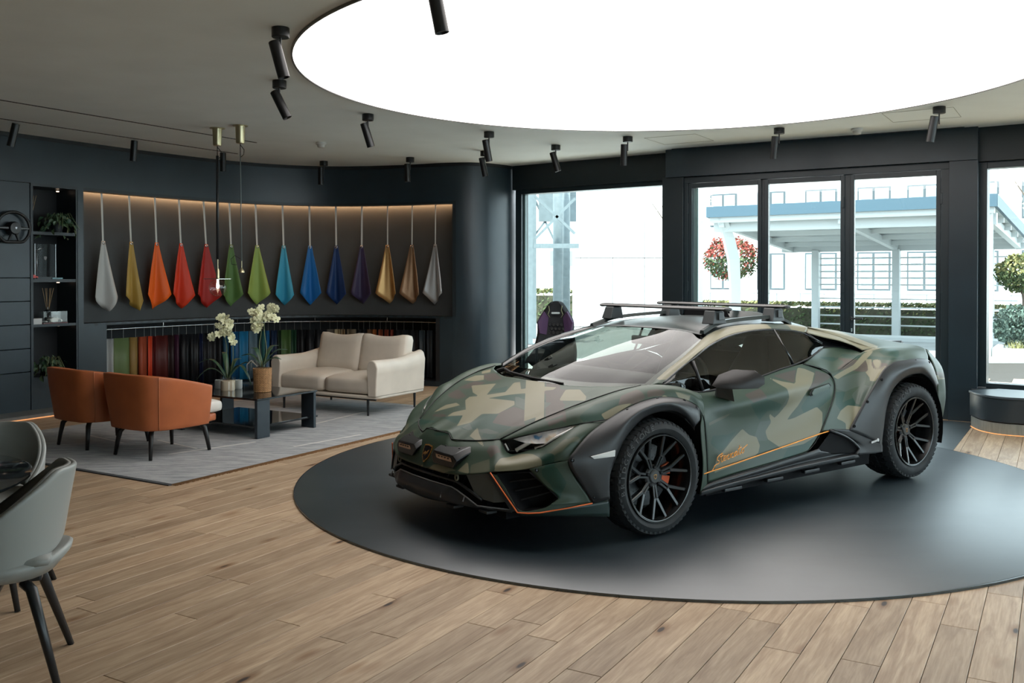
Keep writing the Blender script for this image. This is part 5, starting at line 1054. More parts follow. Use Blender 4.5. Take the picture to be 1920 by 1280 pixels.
# ---- sofa
sf=empty('sofa',(-2.768,10.716,.012),R(-30.5),'two-seat cream leather sofa on thin dark metal legs in front of the leather rail','sofa')
rbox('seat_platform',(.765,.45,.205),(1.50,.88,.045),.02,m_cream,sf)
rbox('seat_cushion',(.42,.42,.315),(.68,.80,.19),.06,m_cream,sf,crown=.035); rbox('seat_cushion',(1.10,.42,.315),(.68,.80,.19),.06,m_cream,sf,crown=.035)
rbox('back_cushion',(.45,.72,.60),(.66,.20,.46),.07,m_cream,sf,horn=.045,tilt=R(-12)); rbox('back_cushion',(1.09,.72,.60),(.66,.20,.46),.07,m_cream,sf,horn=.045,tilt=R(-12))
def sofa_arm(x):
    rows=[]
    for y,z in ((.0,.605),(.22,.600),(.45,.60),(.68,.63),(.88,.665)):
        rows.append([(x-.055,y,.215),(x-.062,y,.40),(x-.055,y,z-.03),(x-.02,y,z),(x+.02,y,z),(x+.055,y,z-.03),(x+.062,y,.40),(x+.055,y,.215)])
    G=surf(rows,5,3); r,c=G.shape[:2]; bm=bmesh.new(); vs=[[bm.verts.new(p) for p in row] for row in G]
    for i in range(r-1):
        for j in range(c-1): bm.faces.new((vs[i][j],vs[i][j+1],vs[i+1][j+1],vs[i+1][j]))
        bm.faces.new((vs[i][0],vs[i+1][0],vs[i+1][-1],vs[i][-1]))
    bm.faces.new(vs[0]); bm.faces.new(vs[-1][::-1]); return bev(bm_obj('armrest',bm,m_cream,sf,angle=50),.012,3,50)
sofa_arm(.062); sofa_arm(1.468)
rbox('back_rest',(.765,.86,.42),(1.50,.09,.44),.03,m_cream,sf)
for x,y in ((.14,.06),(1.37,.06),(.14,.86),(1.40,.86)):
    bm=bmesh.new(); tube(bm,[(x,y,.18),(x,y-.0,0)],[.016,.012],8); bm_obj('leg',bm,m_legb,sf)
bm=bmesh.new(); tube(bm,[(.05,.06,.178),(1.48,.06,.178)],.010,6); tube(bm,[(1.40,.06,.178),(1.40,.88,.178)],.010,6); tube(bm,[(.14,.06,.178),(.14,.88,.178)],.010,6); bm_obj('under_rail',bm,m_legb,sf)
# ---- armchairs
def make_armchair(loc,rz,label):
    t=empty('armchair',loc,rz,label,'armchair','orange leather tub armchairs on the rug')
    prof=[(.350,.235),(.375,.08),(.375,-.08),(.335,-.27),(.27,-.345),(.14,-.372),(0,-.38)]
    full=[(x,y) for x,y in prof]+[(-x,y) for x,y in prof[::-1][1:]]
    rows=[]
    for k in (0,.33,.7,1):
        row=[]
        for (x,y) in full:
            f=(y+.38)/.68; zt=.705-.145*f**1.3; zb=.245; z=zb+(zt-zb)*k; sc_=.86+.14*min(1,k*1.15)
            row.append((x*sc_,y*sc_ if y<0 else y,z))
        rows.append(row)
    G=surf(rows,4,4); r,c=G.shape[:2]
    o=mesh_obj('tub_shell',G.reshape(-1,3),grid_faces(r,c),m_tan,t,smooth=True); solid(o,.045,0); bev(o,.008,2,50)
    for k in (0,-1): pass
    for s in (1,-1):
        j=3*4 if s>0 else (len(full)-1-3)*4; j=min(j,c-1); bm=bmesh.new(); tube(bm,[G[i][j]*np.array([1.072,1.072,1]) for i in range(r)],.0035,6); bm_obj('seam_piping',bm,M('piping_tan',(.50,.17,.07),.4),t,smooth=True)
    rbox('seat_base',(0,.06,.285),(.56,.60,.085),.03,m_tan,t); rbox('seat_cushion',(0,.09,.375),(.60,.66,.12),.05,m_ivory,t,crown=.02); rbox('back_cushion',(0,-.24,.52),(.50,.13,.30),.05,m_ivory,t,tilt=R(8))
    for x,y in ((.24,.28),(-.24,.28),(.225,-.27),(-.225,-.27)):
        bm=bmesh.new(); tube(bm,[(x*.45,y*.55,.235),(x*.82,y*.86,.232),(x*.93,y*.95,.20),(x*1.0,y*1.0,.11),(x*1.06,y*1.05,0)],[.018,.021,.022,.019,.015],6); bm_obj('leg',bm,m_wenge,t,smooth=True)
    return t
c1=make_armchair((-3.007,7.99,.0127),R(-33),'nearer of the two orange leather tub armchairs, fully in view beside the low black table')
c2=dup(c1,(-3.71,8.44,.0127),R(-36),'farther orange leather tub armchair, half hidden behind its twin, near the shelf niche')
# ---- rug
rg=empty('rug',(-2.48,6.78,0),0,'large pale grey woven rug with brown fringe under the sofa and armchairs','rug')
def rug_mat():
    m,N,K,b=nmat('rug_wool'); tc=N.new('ShaderNodeTexCoord'); mp=N.new('ShaderNodeMapping'); mp.inputs['Rotation'].default_value=(0,0,R(-35)); mp.inputs['Scale'].default_value=(2,9,1); K.new(tc.outputs['Object'],mp.inputs[0])
    n=N.new('ShaderNodeTexNoise'); n.inputs['Scale'].default_value=2.2; n.inputs['Detail'].default_value=9; n.inputs['Roughness'].default_value=.7; K.new(mp.outputs[0],n.inputs['Vector'])
    cr=N.new('ShaderNodeValToRGB'); e=cr.color_ramp.elements; e[0].position=.32; e[0].color=(.13,.14,.15,1); e[1].position=.60; e[1].color=(.34,.34,.335,1); K.new(n.outputs[0],cr.inputs[0]); K.new(cr.outputs[0],b.inputs['Base Color'])
    b.inputs['Roughness'].default_value=.95; b.inputs['Specular IOR Level'].default_value=.1; b.inputs['Sheen Weight'].default_value=.2
    n2=N.new('ShaderNodeTexNoise'); n2.inputs['Scale'].default_value=160; K.new(tc.outputs['Object'],n2.inputs['Vector']); bp=N.new('ShaderNodeBump'); bp.inputs['Strength'].default_value=.5; bp.inputs['Distance'].default_value=.006; K.new(n2.outputs[0],bp.inputs['Height']); K.new(bp.outputs[0],b.inputs['Normal'])
    return m
RL,RW=4.25,3.05
def rab(a,b,z=0.): p=ab(a,b,z); return p
bm=bmesh.new(); prism(bm,[rab(0,0)[:2],rab(RL,0)[:2],rab(RL,RW)[:2],rab(0,RW)[:2]],.0,.011); bm_obj('pile',bm,rug_mat(),rg)
bm=bmesh.new()
rr=random.Random(5)
for k in range(420):
    a=RL*k/420; l=.035+.02*rr.random(); p=ab(a,0,.006); q=ab(a+.006*(rr.random()-.5),-l,.003); tube(bm,[p,q],.0045,3)
f_=bm_obj('fringe',bm,M('fringe_brown',(.26,.15,.07),.9),rg); f_['kind']='stuff'
bm=bmesh.new(); prism(bm,[rab(-.03,0)[:2],rab(.0,0)[:2],rab(.0,RW)[:2],rab(-.03,RW)[:2]],.0,.009); bm_obj('end_border',bm,M('rug_border_dark',(.05,.055,.06),.9),rg)
m_line=M('rug_line',(.52,.50,.47),.95)
for (a0,b0,a1,b1) in ((1.55,.28,2.35,.18),(1.05,.95,1.15,1.6),(.9,1.75,1.0,2.4),(2.6,1.0,3.5,1.1),(.75,.95,1.55,.75)):
    p=ab(a0,b0); q=ab(a1,b1); d=Vector(q)-Vector(p); n_=Vector((-d.y,d.x,0)).normalized()*.012; bm=bmesh.new(); prism(bm,[(p[0]-n_.x,p[1]-n_.y),(q[0]-n_.x,q[1]-n_.y),(q[0]+n_.x,q[1]+n_.y),(p[0]+n_.x,p[1]+n_.y)],.0105,.0125); bm_obj('woven_line',bm,m_line,rg)
# ---- coffee table
ct=empty('coffee_table',(-2.36,8.625,.012),0,'low square black coffee table with glossy top and slab legs on the rug','table')
m_tab=M('table_black_gloss',(.010,.013,.015),.06,spec=.7); m_tabl=M('table_slate',(.022,.034,.044),.38)
def tprism(name,a0,a1,b0,b1,z0,z1,mat,bv=.003):
    bm=bmesh.new(); prism(bm,[ab(a0,b0)[:2],ab(a1,b0)[:2],ab(a1,b1)[:2],ab(a0,b1)[:2]],z0,z1); return bev(bm_obj(name,bm,mat,ct),bv)
tprism('table_top',-.01,.80,-.01,1.20,.355,.373,m_tab); tprism('lower_shelf',.02,.86,.04,1.16,.095,.113,m_tab)
tprism('leg',.0,.16,.0,.035,0,.355,m_tabl); tprism('leg',.755,.79,.0,.165,0,.355,m_tabl); tprism('leg',.63,.79,1.155,1.19,0,.355,m_tabl); tprism('leg',.0,.035,1.02,1.19,0,.355,m_tabl)
# ---- orchids
m_pet=M('petal_cream',(.74,.74,.48),.6,var=.12,scale=30); m_leaf=M('orchid_leaf',(.035,.085,.045),.35,var=.3,scale=12); m_stem=M('stem_green',(.16,.20,.09),.5)
m_pglass=glass_mat('clear_pot_glass',(.95,.97,.97),.03)
def blade(bm,base,az,length,width,lift,droop,n=8):
    d=Vector((math.cos(az),math.sin(az),0)); sd=Vector((-d.y,d.x,0)); pr=None
    for i in range(n+1):
        t=i/n; c=Vector(base)+d*(length*t)+Vector((0,0,lift*math.sin(math.pi*.5*min(1,t*1.4))-droop*t**3)); w=width*math.sin(math.pi*(.12+.86*t))**.6*(1-.0*t)
        cur=[bm.verts.new(c-sd*w*.5+Vector((0,0,w*.18))),bm.verts.new(c),bm.verts.new(c+sd*w*.5+Vector((0,0,w*.18)))]
        if pr: bm.faces.new((pr[0],pr[1],cur[1],cur[0])); bm.faces.new((pr[1],pr[2],cur[2],cur[1]))
        pr=cur
def flower_mesh(seed):
    r=random.Random(seed); bm=bmesh.new()
    for k in range(5):
        a=math.pi/2+k*2*math.pi/5; L=.034 if k in (1,4) else .030; w=.032 if k in (1,4) else .020
        c=Vector((math.cos(a),0,math.sin(a))); s=Vector((-math.sin(a),0,math.cos(a)))
        pts=[(0,0,0),(.45,.9,.10),(.8,.8,.06),(1,.0,-.04),(.8,-.8,.06),(.45,-.9,.10)]
        vs=[bm.verts.new(c*(L*x)+s*(w*.5*y)+Vector((0,-.03*z*(1+r.random()),0))) for x,y,z in pts]; ce=bm.verts.new(c*(L*.55)+Vector((0,-.006,0)))
        for i in range(6): bm.faces.new((vs[i],vs[(i+1)%6],ce))
    lathe(bm,[(.001,-.014),(.006,-.010),(.004,0)],6,'Y'); me=bpy.data.meshes.new('flower'); bm.to_mesh(me); bm.free(); me.materials.append(m_pet); me.shade_smooth(); return me
FM=[flower_mesh(i) for i in range(4)]
def orchid(loc,label,stems,flowers,leaves,kind):
    t=empty('orchid',loc,0,label,'potted plant'); r=random.Random(int(abs(loc[0])*1000))
    if kind=='small':
        bm=bmesh.new(); lathe(bm,[(.0005,0),(.066,0),(.070,.012),(.070,.095),(.0005,.095)],28); bm_obj('pot',bm,M('beige_wax_pot',(.80,.66,.48),.5),t,angle=40)
        bm=bmesh.new(); lathe(bm,[(.072,.004),(.073,.128)],28,cap=False); bm_obj('glass_cylinder',bm,m_pglass,t,smooth=True); zb=.10
    else:
        bm=bmesh.new(); lathe(bm,[(.0005,0),(.078,0),(.084,.02),(.088,.23),(.080,.235),(.0005,.20)],32); bm_obj('pot',bm,M('basket_core',(.20,.11,.045),.8),t,angle=40)
        m_wic=M('wicker_brown',(.42,.23,.10),.6,var=.3,scale=40); bm=bmesh.new()
        for i in range(20):
            for j in range(26):
                a=2*math.pi*(i+.5*(j%2))/20; z=.008+j*.0088; rd=.081+.008*(z/.23); vs=abox(bm,(0,0,0),(.005,.024,.0065)); Mx=Matrix.Rotation(a,4,'Z')@Matrix.Translation((rd,0,z))@Matrix.Rotation(R(24 if j%2 else -8),4,'X'); bmesh.ops.transform(bm,matrix=Mx,verts=vs)
        w_=bm_obj('wicker_weave',bm,m_wic,t); w_['kind']='stuff'
        bm=bmesh.new(); lathe(bm,[(.060,.18),(.064,.305)],28,cap=False); bm_obj('glass_liner',bm,m_pglass,t,smooth=True); zb=.24
        bm=bmesh.new()
        for a0 in (2.6,3.0,3.4): tube(bm,[(.05*math.cos(a0),.05*math.sin(a0),.25),(.11*math.cos(a0),.1*math.sin(a0),.31),(.15*math.cos(a0),.13*math.sin(a0),.27),(.15*math.cos(a0),.12*math.sin(a0),.20)],.003,5)
        bm_obj('air_root',bm,M('root_grey',(.45,.42,.36),.7),t,smooth=True)
    for az,L,lift,droop in leaves:
        bm=bmesh.new(); blade(bm,(0,0,zb),az,L,.052,lift,droop); o=bm_obj('leaf',bm,m_leaf,t,smooth=True,recalc=False); solid(o,.0025,0)
    for st in stems: bm=bmesh.new(); tube(bm,hermite(np.array(st),np.arange(len(st)).astype(float),4),.0035,6); bm_obj('stem',bm,m_stem,t,smooth=True)
    for i,(x,z) in enumerate(flowers):
        o=bpy.data.objects.new('flower',FM[i%4]); COL.objects.link(o); o.parent=t; o.location=(x,-.03+.05*r.random()-.02,z); o.rotation_euler=(R(r.uniform(-25,20)),R(r.uniform(-40,40)),R(r.uniform(-35,60))); o.scale=(1.35,)*3
    return t
def cl(cx,cz,w,h,n,seed):
    r=random.Random(seed); return [(cx+w*(r.random()-.5),cz+h*(r.random()-.5)) for _ in range(n)]
# cluster coordinates in metres from the pot base
orchid((-2.84,9.31,.385),'smaller cream orchid in a beige pot on the left of the black table',
  [[(0,0,.1),(-.02,0,.25),(-.01,0,.42),(-.04,0,.56),(-.07,0,.68)],[(.01,0,.1),(.05,0,.3),(.05,0,.48),(.04,0,.6),(.0,0,.72)]],
  cl(-.02,.69,.15,.10,9,1)+cl(-.03,.60,.12,.10,7,2)+cl(.05,.53,.05,.12,5,3)+[(-.15,.545),(-.16,.52)],[(R(168),.32,.22,.06),(R(200),.30,.15,.14),(R(120),.24,.26,.0),(R(10),.26,.17,.0),(R(-25),.30,.20,.24),(R(60),.18,.2,.0)],'small')
orchid((-2.46,9.18,.385),'taller cream orchid in a brown wicker pot on the black table',
  [[(0,0,.24),(-.03,0,.45),(-.01,0,.6),(-.03,0,.75),(-.07,0,.84)],[(.01,0,.24),(.04,0,.4),(.02,0,.6),(.03,0,.72),(.12,0,.85)]],
  cl(-.05,.80,.10,.09,6,4)+cl(-.045,.70,.08,.12,7,5)+cl(-.05,.62,.05,.06,3,6)+cl(.13,.84,.09,.07,6,7)+cl(.10,.74,.10,.09,7,8),[(R(170),.22,.13,.02),(R(140),.19,.18,.0),(R(15),.24,.17,.0),(R(-12),.20,.10,.02),(R(60),.22,.2,.0)],'basket')
for i,(x,y,lb) in enumerate(((-2.975,9.45,'small white votive cup to the left of the smaller orchid pot'),(-2.775,9.44,'small white votive cup to the right of the smaller orchid pot'))):
    bm=bmesh.new(); lathe(bm,[(.0005,0),(.036,0),(.040,.01),(.040,.085),(.036,.088),(.034,.07),(.0005,.07)],20); o=bm_obj('votive_cup',bm,M('cup_white',(.50,.52,.50),.4),angle=40); o.location=(x,y,.385); tag(o,lb,'cup',group='votive cups by the orchid')
# ---- leather sheets in the lit niche
HANG=[((7.388,2.548),(7.395,1.935),(7.244,1.274),(7.565,1.272),(7.471,1.093)),((7.767,2.542),(7.783,1.937),(7.674,1.282),(7.922,1.217),(7.886,1.091)),((8.129,2.55),(8.143,1.936),(7.99,1.313),(8.329,1.288),(8.12,1.099)),((8.478,2.544),(8.496,1.938),(8.351,1.295),(8.669,1.272),(8.524,1.097)),((8.837,2.543),(8.865,1.938),(8.704,1.289),(9.055,1.266),(8.891,1.099)),((9.206,2.545),(9.223,1.939),(9.074,1.271),(9.364,1.28),(9.24,1.106)),((9.566,2.551),(9.583,1.939),(9.426,1.292),(9.751,1.289),(9.592,1.123)),((9.929,2.548),(9.94,1.94),(9.816,1.266),(10.068,1.258),(9.962,1.108)),((10.276,2.55),(10.284,1.944),(10.146,1.285),(10.43,1.284),(10.288,1.107)),((10.618,2.549),(10.625,1.946),(10.496,1.284),(10.766,1.27),(10.623,1.114)),((10.972,2.548),(10.971,1.951),(10.827,1.284),(11.125,1.276),(10.978,1.125)),((11.337,2.548),(11.342,1.954),(11.183,1.284),(11.489,1.278),(11.356,1.13)),((11.705,2.547),(11.707,1.95),(11.539,1.286),(11.838,1.266),(11.697,1.131)),((12.067,2.549),(12.07,1.954),(11.898,1.289),(12.209,1.291),(12.033,1.124))]
HC=[('pale grey',(.50,.50,.48),.5,0),('mustard yellow',(.42,.26,.05),.5,0),('bright orange',(.85,.13,.012),.5,0),('bright red',(.70,.045,.012),.5,0),('deep crimson',(.40,.018,.012),.5,0),('mid green',(.10,.20,.055),.5,0),('light lime green',(.30,.42,.10),.5,0),('sky blue',(.05,.36,.55),.5,0),('royal blue',(.010,.14,.42),.5,0),('navy blue',(.008,.035,.13),.5,0),('dark violet',(.040,.030,.075),.5,0),('metallic gold brown',(.50,.30,.12),.34,.55),('metallic bronze',(.27,.16,.09),.34,.5),('metallic silver grey',(.36,.36,.36),.34,.5)]
m_strap=M('strap_white',(.62,.63,.60),.5); m_ring=M('eyelet_chrome',(.6,.6,.6),.25,metal=.9)
HO=.12
for i,(h_,(cn,cc,ro,me_)) in enumerate(zip(HANG,HC)):
    top_,eye,Lc,Rc,Bc=h_; x,y,_=wp(eye[0],HO); t=empty('leather_sheet',(x,y,0),0,f'{cn} leather sheet hung by its corner from a strap in the lit niche','leather sample','leather sheets hanging in the niche'); o0=Vector((x,y,0))
    def W3(s,z,off): a=wp(s,off); return Vector((a[0],a[1],z))-o0
    bm=bmesh.new(); 
    a,b_=W3(top_[0],top_[1],HO+.02),W3(eye[0],eye[1]+.01,HO+.005); tn=Vector((math.cos(wp(eye[0])[2]),math.sin(wp(eye[0])[2]),0)); w_=.013 if i<11 else .009
    q=[bm.verts.new(a-tn*w_),bm.verts.new(a+tn*w_),bm.verts.new(b_+tn*w_*.9),bm.verts.new(b_-tn*w_*.9)]; bm.faces.new(q); s_=bm_obj('strap',bm,m_strap,t); solid(s_,.003,0)
    bm=bmesh.new(); lathe(bm,[(.011,-.004),(.018,-.004),(.018,.004),(.011,.004),(.011,-.004)],14,'Y',cap=False); e_=bm_obj('eyelet',bm,m_ring,t,smooth=True); e_.location=W3(eye[0],eye[1]-.012,HO-.008); e_.rotation_euler=(0,0,wp(eye[0])[2])
    n=18; m_=12; rs=random.Random(i+20); ph=rs.uniform(-.6,.6); rows=[]
    for r_ in range(m_+1):
        tt=r_/m_; row=[]
        for k in range(n+1):
            ub=2*(Bc[0]-Lc[0])/(Rc[0]-Lc[0])-1; u=(-1+(ub+1)*k/9) if k<=9 else ub+(1-ub)*(k-9)/9
            if u<=(2*(Bc[0]-Lc[0])/(Rc[0]-Lc[0])-1): f=(u+1)/max(1e-3,(2*(Bc[0]-Lc[0])/(Rc[0]-Lc[0]))); sb=Lc[0]+(Bc[0]-Lc[0])*f; zb=Lc[1]+(Bc[1]-Lc[1])*f
            else: u0=2*(Bc[0]-Lc[0])/(Rc[0]-Lc[0])-1; f=(u-u0)/(1-u0); sb=Bc[0]+(Rc[0]-Bc[0])*f; zb=Bc[1]+(Rc[1]-Bc[1])*f
            wq=.022*u; s_q=eye[0]+wq*(1-tt)+(sb-eye[0])*tt; z_q=eye[1]+.012+(zb-eye[1]-.012)*tt
            off=HO+.055*tt*(math.cos(u*math.pi*1.05+ph))*(.35+.65*tt)+.012*tt*math.sin(u*7+i)
            if i==2 and u<-.45: z_q-=.03*tt*(-.45-u)
            row.append(W3(s_q,z_q,min(off,.21)))
        rows.append(row)
    V=[v for r_ in rows for v in r_]; o=mesh_obj('leather',V,grid_faces(m_+1,n+1),M('leather_'+cn.replace(' ','_'),cc,ro,metal=me_,spec=.35,bump=.05,bscale=150),t,smooth=True); solid(o,.003,0)
# ---- rail with swatches
rl=empty('clothes_rail',(*wp(9.7,.22)[:2],0),0,'long thin steel rail carrying leather swatches under the lit niche','rail')
bm=bmesh.new(); tube(bm,[(*wp(s,.22)[:2],.872) for s in np.linspace(GS0+.01,GS1-.01,60)],.009,8); in_local(bm_obj('rod',bm,M('rail_steel',(.60,.62,.62),.25,metal=.9),smooth=True),rl)
for s in (8.3,9.35,10.35,11.3):
    bm=bmesh.new(); a=wp(s,.22); tube(bm,[(a[0],a[1],.944),(a[0],a[1],.87)],.006,6); in_local(bm_obj('hanger_rod',bm,m_ring),rl)
SW=[(7.53,7.62,'pale grey',(.36,.37,.36)),(7.63,7.85,'olive green',(.12,.17,.065)),(7.85,7.97,'mustard',(.28,.17,.05)),(7.97,8.09,'brick red',(.32,.06,.025)),(8.09,8.155,'vivid red orange',(.60,.06,.02)),(8.16,8.21,'dark wine',(.10,.012,.012)),(8.21,8.38,'maroon',(.075,.010,.008)),(8.39,8.48,'black brown',(.022,.008,.008)),(8.49,8.56,'aubergine',(.045,.010,.028)),
 (8.57,8.70,'black',0),(8.71,8.82,'black',0),(8.83,8.88,'ink blue',(.006,.012,.040)),(8.89,8.98,'black',0),(8.99,9.08,'black',0),(9.09,9.16,'black',0),(9.17,9.26,'petrol',(.015,.06,.10)),(9.27,9.38,'deep blue',(.010,.09,.21)),(9.38,9.50,'cobalt blue',(.012,.15,.30)),(9.51,9.62,'slate blue',(.10,.16,.20)),(9.63,9.68,'dark teal',(.01,.03,.035)),(9.68,9.73,'teal',(.03,.13,.13)),(9.73,9.79,'medium blue',(.012,.10,.24)),(9.80,9.88,'midnight blue',(.008,.02,.05)),(9.89,9.93,'bottle green',(.012,.03,.015)),(9.93,10.05,'grass green',(.055,.11,.030)),(10.06,10.12,'forest green',(.012,.05,.025)),
 (10.13,10.22,'black',0),(10.23,10.34,'black',0),(10.35,10.48,'black',0),(10.49,10.58,'brown grey',(.12,.10,.08)),(10.59,10.66,'sand beige',(.38,.30,.17)),(10.67,10.72,'camel',(.22,.15,.08)),(10.74,10.86,'khaki tan',(.17,.13,.085)),(10.87,10.93,'black',0),(10.94,11.0,'black',0),(11.01,11.09,'cocoa brown',(.10,.05,.025)),(11.09,11.14,'rust orange',(.28,.08,.02)),(11.17,11.23,'chestnut',(.20,.05,.02)),(11.25,11.31,'russet',(.17,.035,.016)),(11.32,11.37,'oxblood',(.13,.02,.01)),(11.39,11.48,'black',0),(11.49,11.6,'black',0),(11.62,11.74,'black',0),(11.76,11.84,'blue grey',(.03,.045,.055)),(11.86,11.95,'smoke grey',(.03,.04,.048)),(11.98,12.08,'black',0)]
rs=random.Random(11); m_hook=M('hook_steel',(.16,.16,.16),.45,metal=.6)
def blab(k):
    i=k; j=k
    while SW[i][3]==0: i-=1
    while j<len(SW) and SW[j][3]==0: j+=1
    n=j-i-1; p=k-i
    if j==len(SW): return f'last black leather swatch at the right end of the rail'
    if p==1: return f'black leather swatch hanging just right of the {SW[i][2]} one'
    if p==n: return f'black leather swatch hanging just left of the {SW[j][2]} one'
    return f'middle black leather swatch of three between the {SW[i][2]} and {SW[j][2]} ones'
for k,(s0,s1,nm,c) in enumerate(SW):
    blk=(c==0); c=(.008,.009,.011) if blk else c
    a=wp((s0+s1)/2,.24); t=empty('leather_swatch',(a[0],a[1],0),0,blab(k) if blk else f'{nm} leather swatch hanging on the steel rail','leather sample','leather swatches on the rail'); o0=Vector((a[0],a[1],0)); V=[]; nn=6
    for z in (.755,.42,.085):
        for j in range(nn+1):
            u=j/nn; p=wp(s0+(s1-s0)*u,.25+.018*math.sin(u*6+k)+rs.uniform(-.004,.004)); V.append((p[0]-o0.x,p[1]-o0.y,z))
    o=mesh_obj('sheet',V,grid_faces(3,nn+1),M('swatch_'+nm.replace(' ','_'),c,.5,spec=.35),t,smooth=True); solid(o,.003,0)
    bm=bmesh.new(); p=wp(s0+(s1-s0)*.5,.22); tube(bm,[(p[0]-o0.x,p[1]-o0.y,.885),(p[0]-o0.x,p[1]-o0.y,.80),(p[0]-o0.x,p[1]-o0.y,.75)],.0035,5); bm_obj('hook',bm,m_hook,t)
# ---- pendant lamps
m_brass=M('brushed_brass',(.55,.48,.30),.3,metal=.9)
def pendant(loc,label,kind):
    t=empty('pendant_lamp',loc,0,label,'pendant lamp'); z0=CZ
    bm=bmesh.new(); lathe(bm,[(.078,z0-.001),(.078,z0-.008),(.05,z0-.010),(.049,z0-.018),(.044,z0-.17),(.040,z0-.185),(.0005,z0-.185)],28); bm_obj('ceiling_mount',bm,m_brass,t,angle=35)
    bm=bmesh.new(); tube(bm,[(0,0,z0-.18),(0,0,z0-.29)],.004,6); tube(bm,[(0,0,z0-.20),(.04,0,z0-.25),(.035,0,z0-.30),(0,0,z0-.33)],.0035,6); bm_obj('cable',bm,m_gap,t,smooth=True)
    if kind==1:
        bm=bmesh.new(); tube(bm,[(0,0,z0-.29),(0,0,1.70)],.015,10); bm_obj('rod',bm,m_legb,t,smooth=True)
        bm=bmesh.new(); tube(bm,[(0,0,1.70),(0,0,1.60)],.005,6); lathe(bm,[(.012,1.60),(.018,1.58),(.018,1.50),(.012,1.495)],14); bm_obj('socket',bm,m_brass,t,angle=35)
        bm=bmesh.new(); lathe(bm,[(.0005,1.497),(.15,1.496),(.15,1.491),(.0005,1.490)],40); bm_obj('brass_disc',bm,M('pale_disc',(.55,.55,.48),.2,metal=.9),t,angle=30)
        bm=bmesh.new(); bmesh.ops.create_uvsphere(bm,u_segments=28,v_segments=18,radius=.09,matrix=Matrix.Translation((0,0,1.40))); bm_obj('glass_globe',bm,glass_mat('globe_glass',(.97,.97,.97),.03),t,smooth=True)
        bm=bmesh.new(); lathe(bm,[(.010,1.49),(.012,1.45),(.016,1.425),(.014,1.40),(.0005,1.388)],12); bm_obj('bulb',bm,M('bulb_glow',(1,.85,.7),.3,emit=(1,.78,.55),estr=6),t,smooth=True)
    else:
        bm=bmesh.new(); tube(bm,[(0,0,z0-.29),(0.01,0,1.68)],.006,8); bm_obj('rod',bm,M('rod_grey',(.12,.15,.15),.4),t,smooth=True)
        bm=bmesh.new(); tube(bm,[(.01,0,1.68),(.01,0,1.60)],.004,6); lathe(bm,[(.006,1.61),(.012,1.60),(.030,1.575),(.031,1.560),(.0005,1.558)],18,c=(.01,0,0)); bm_obj('lamp_head',bm,m_brass,t,angle=35)
        bm=bmesh.new(); tube(bm,[(.0,0,1.70),(-.06,0,1.735),(-.10,0,1.70),(-.09,0,1.645),(-.04,0,1.64)],.003,6); bm_obj('cable_loop',bm,m_gap,t,smooth=True)
    return t
pendant((-3.09,9.79,0),'pendant lamp with black rod, flat brass disc and clear glass globe',1)
pendant((-2.80,9.62,0),'slender pendant lamp on a thin grey rod ending in a small brass bulb holder',2)
# ---- ceiling spotlights
m_spot=M('spot_black',(.006,.0065,.007),.35,spec=.5)
def spot(loc,tx,ty,lit,label,canopy=True,tw=0.):
    t=empty('ceiling_spotlight',(loc[0],loc[1],0),tw,label,'spotlight','black cylinder spotlights on the ceiling')
    if canopy:
        bm=bmesh.new(); lathe(bm,[(.054,CZ-.001),(.055,CZ-.006),(.055,CZ-.058),(.052,CZ-.062),(.0005,CZ-.062)],28); bm_obj('canopy',bm,m_spot,t,angle=35)
        bm=bmesh.new(); tube(bm,[(0,0,CZ-.06),(0,0,CZ-.16)],.007,8); bm_obj('stem',bm,m_spot,t)
    top=CZ-.085 if canopy else CZ-.015; bm=bmesh.new(); L=.235
    lathe(bm,[(.0005,0),(.034,0),(.037,-.004),(.037,-L),(.031,-L),(.028,-L+.02),(.0005,-L+.02)],28); Mx=Matrix.Rotation(tx,4,'Y')@Matrix.Rotation(ty,4,'X'); bmesh.ops.transform(bm,matrix=Mx,verts=bm.verts)
    o=bm_obj('lamp_tube',bm,m_spot,t,angle=35); o.location=(-.5*L*math.sin(-tx)*0-(.04 if canopy else 0)*(1 if tx<=0 else 1),0,top)
    bm=bmesh.new(); lathe(bm,[(.0005,-L+.012),(.026,-L+.012)],20,cap=False); bmesh.ops.transform(bm,matrix=Mx,verts=bm.verts); g_=bm_obj('lamp_face',bm,M('spot_lit',(1,1,.95),.3,emit=(1,.95,.85),estr=5) if lit else M('spot_face',(.2,.2,.2),.2),t,recalc=False); g_.location=o.location
    return t
SP=[((-1.446,5.84),-15,0,0,'nearest whole black ceiling spotlight, tilted, left of the luminous panel'),((-1.846,7.415),-26,0,0,'black ceiling spotlight just below the nearest one, strongly tilted'),((-1.381,8.954),-16,8,1,'lit black ceiling spotlight near the front left edge of the luminous panel'),
 ((-.247,10.046),-10,12,1,'brightly lit black spotlight in front of the rounded wall end'),((-.338,11.589),-12,0,0,'black spotlight close behind the lit one at the rounded wall end'),((.519,11.07),-17,0,0,'black tilted spotlight in front of the left window header'),
 ((1.288,10.392),0,12,1,'lit upright spotlight in front of the left window header, by the doors'),((2.802,9.793),2,12,1,'upright spotlight in front of the glass door header'),((3.915,8.559),6,10,0,'spotlight at the right end of the glass doors'),
 ((-2.544,12.612),0,0,0,'black spotlight above the blue leather sheets'),((-1.333,12.215),-2,0,0,'black spotlight above the metallic leather sheets'),((-.36,4.75),-11,0,0,'black spotlight hanging in front of the luminous panel at the top of the view')]
for (p,tx,ty,lit,lb) in SP: spot(p,R(tx),R(ty),lit,lb)
for p,tx,lb in (((-5.003,9.419),14,'black track spotlight above the steering wheel'),((-4.285,10.595),4,'black track spotlight above the mustard leather sheet'),((-3.604,11.639),0,'black track spotlight behind the pendant lamps')): spot(p,R(tx),0,0,lb,False)
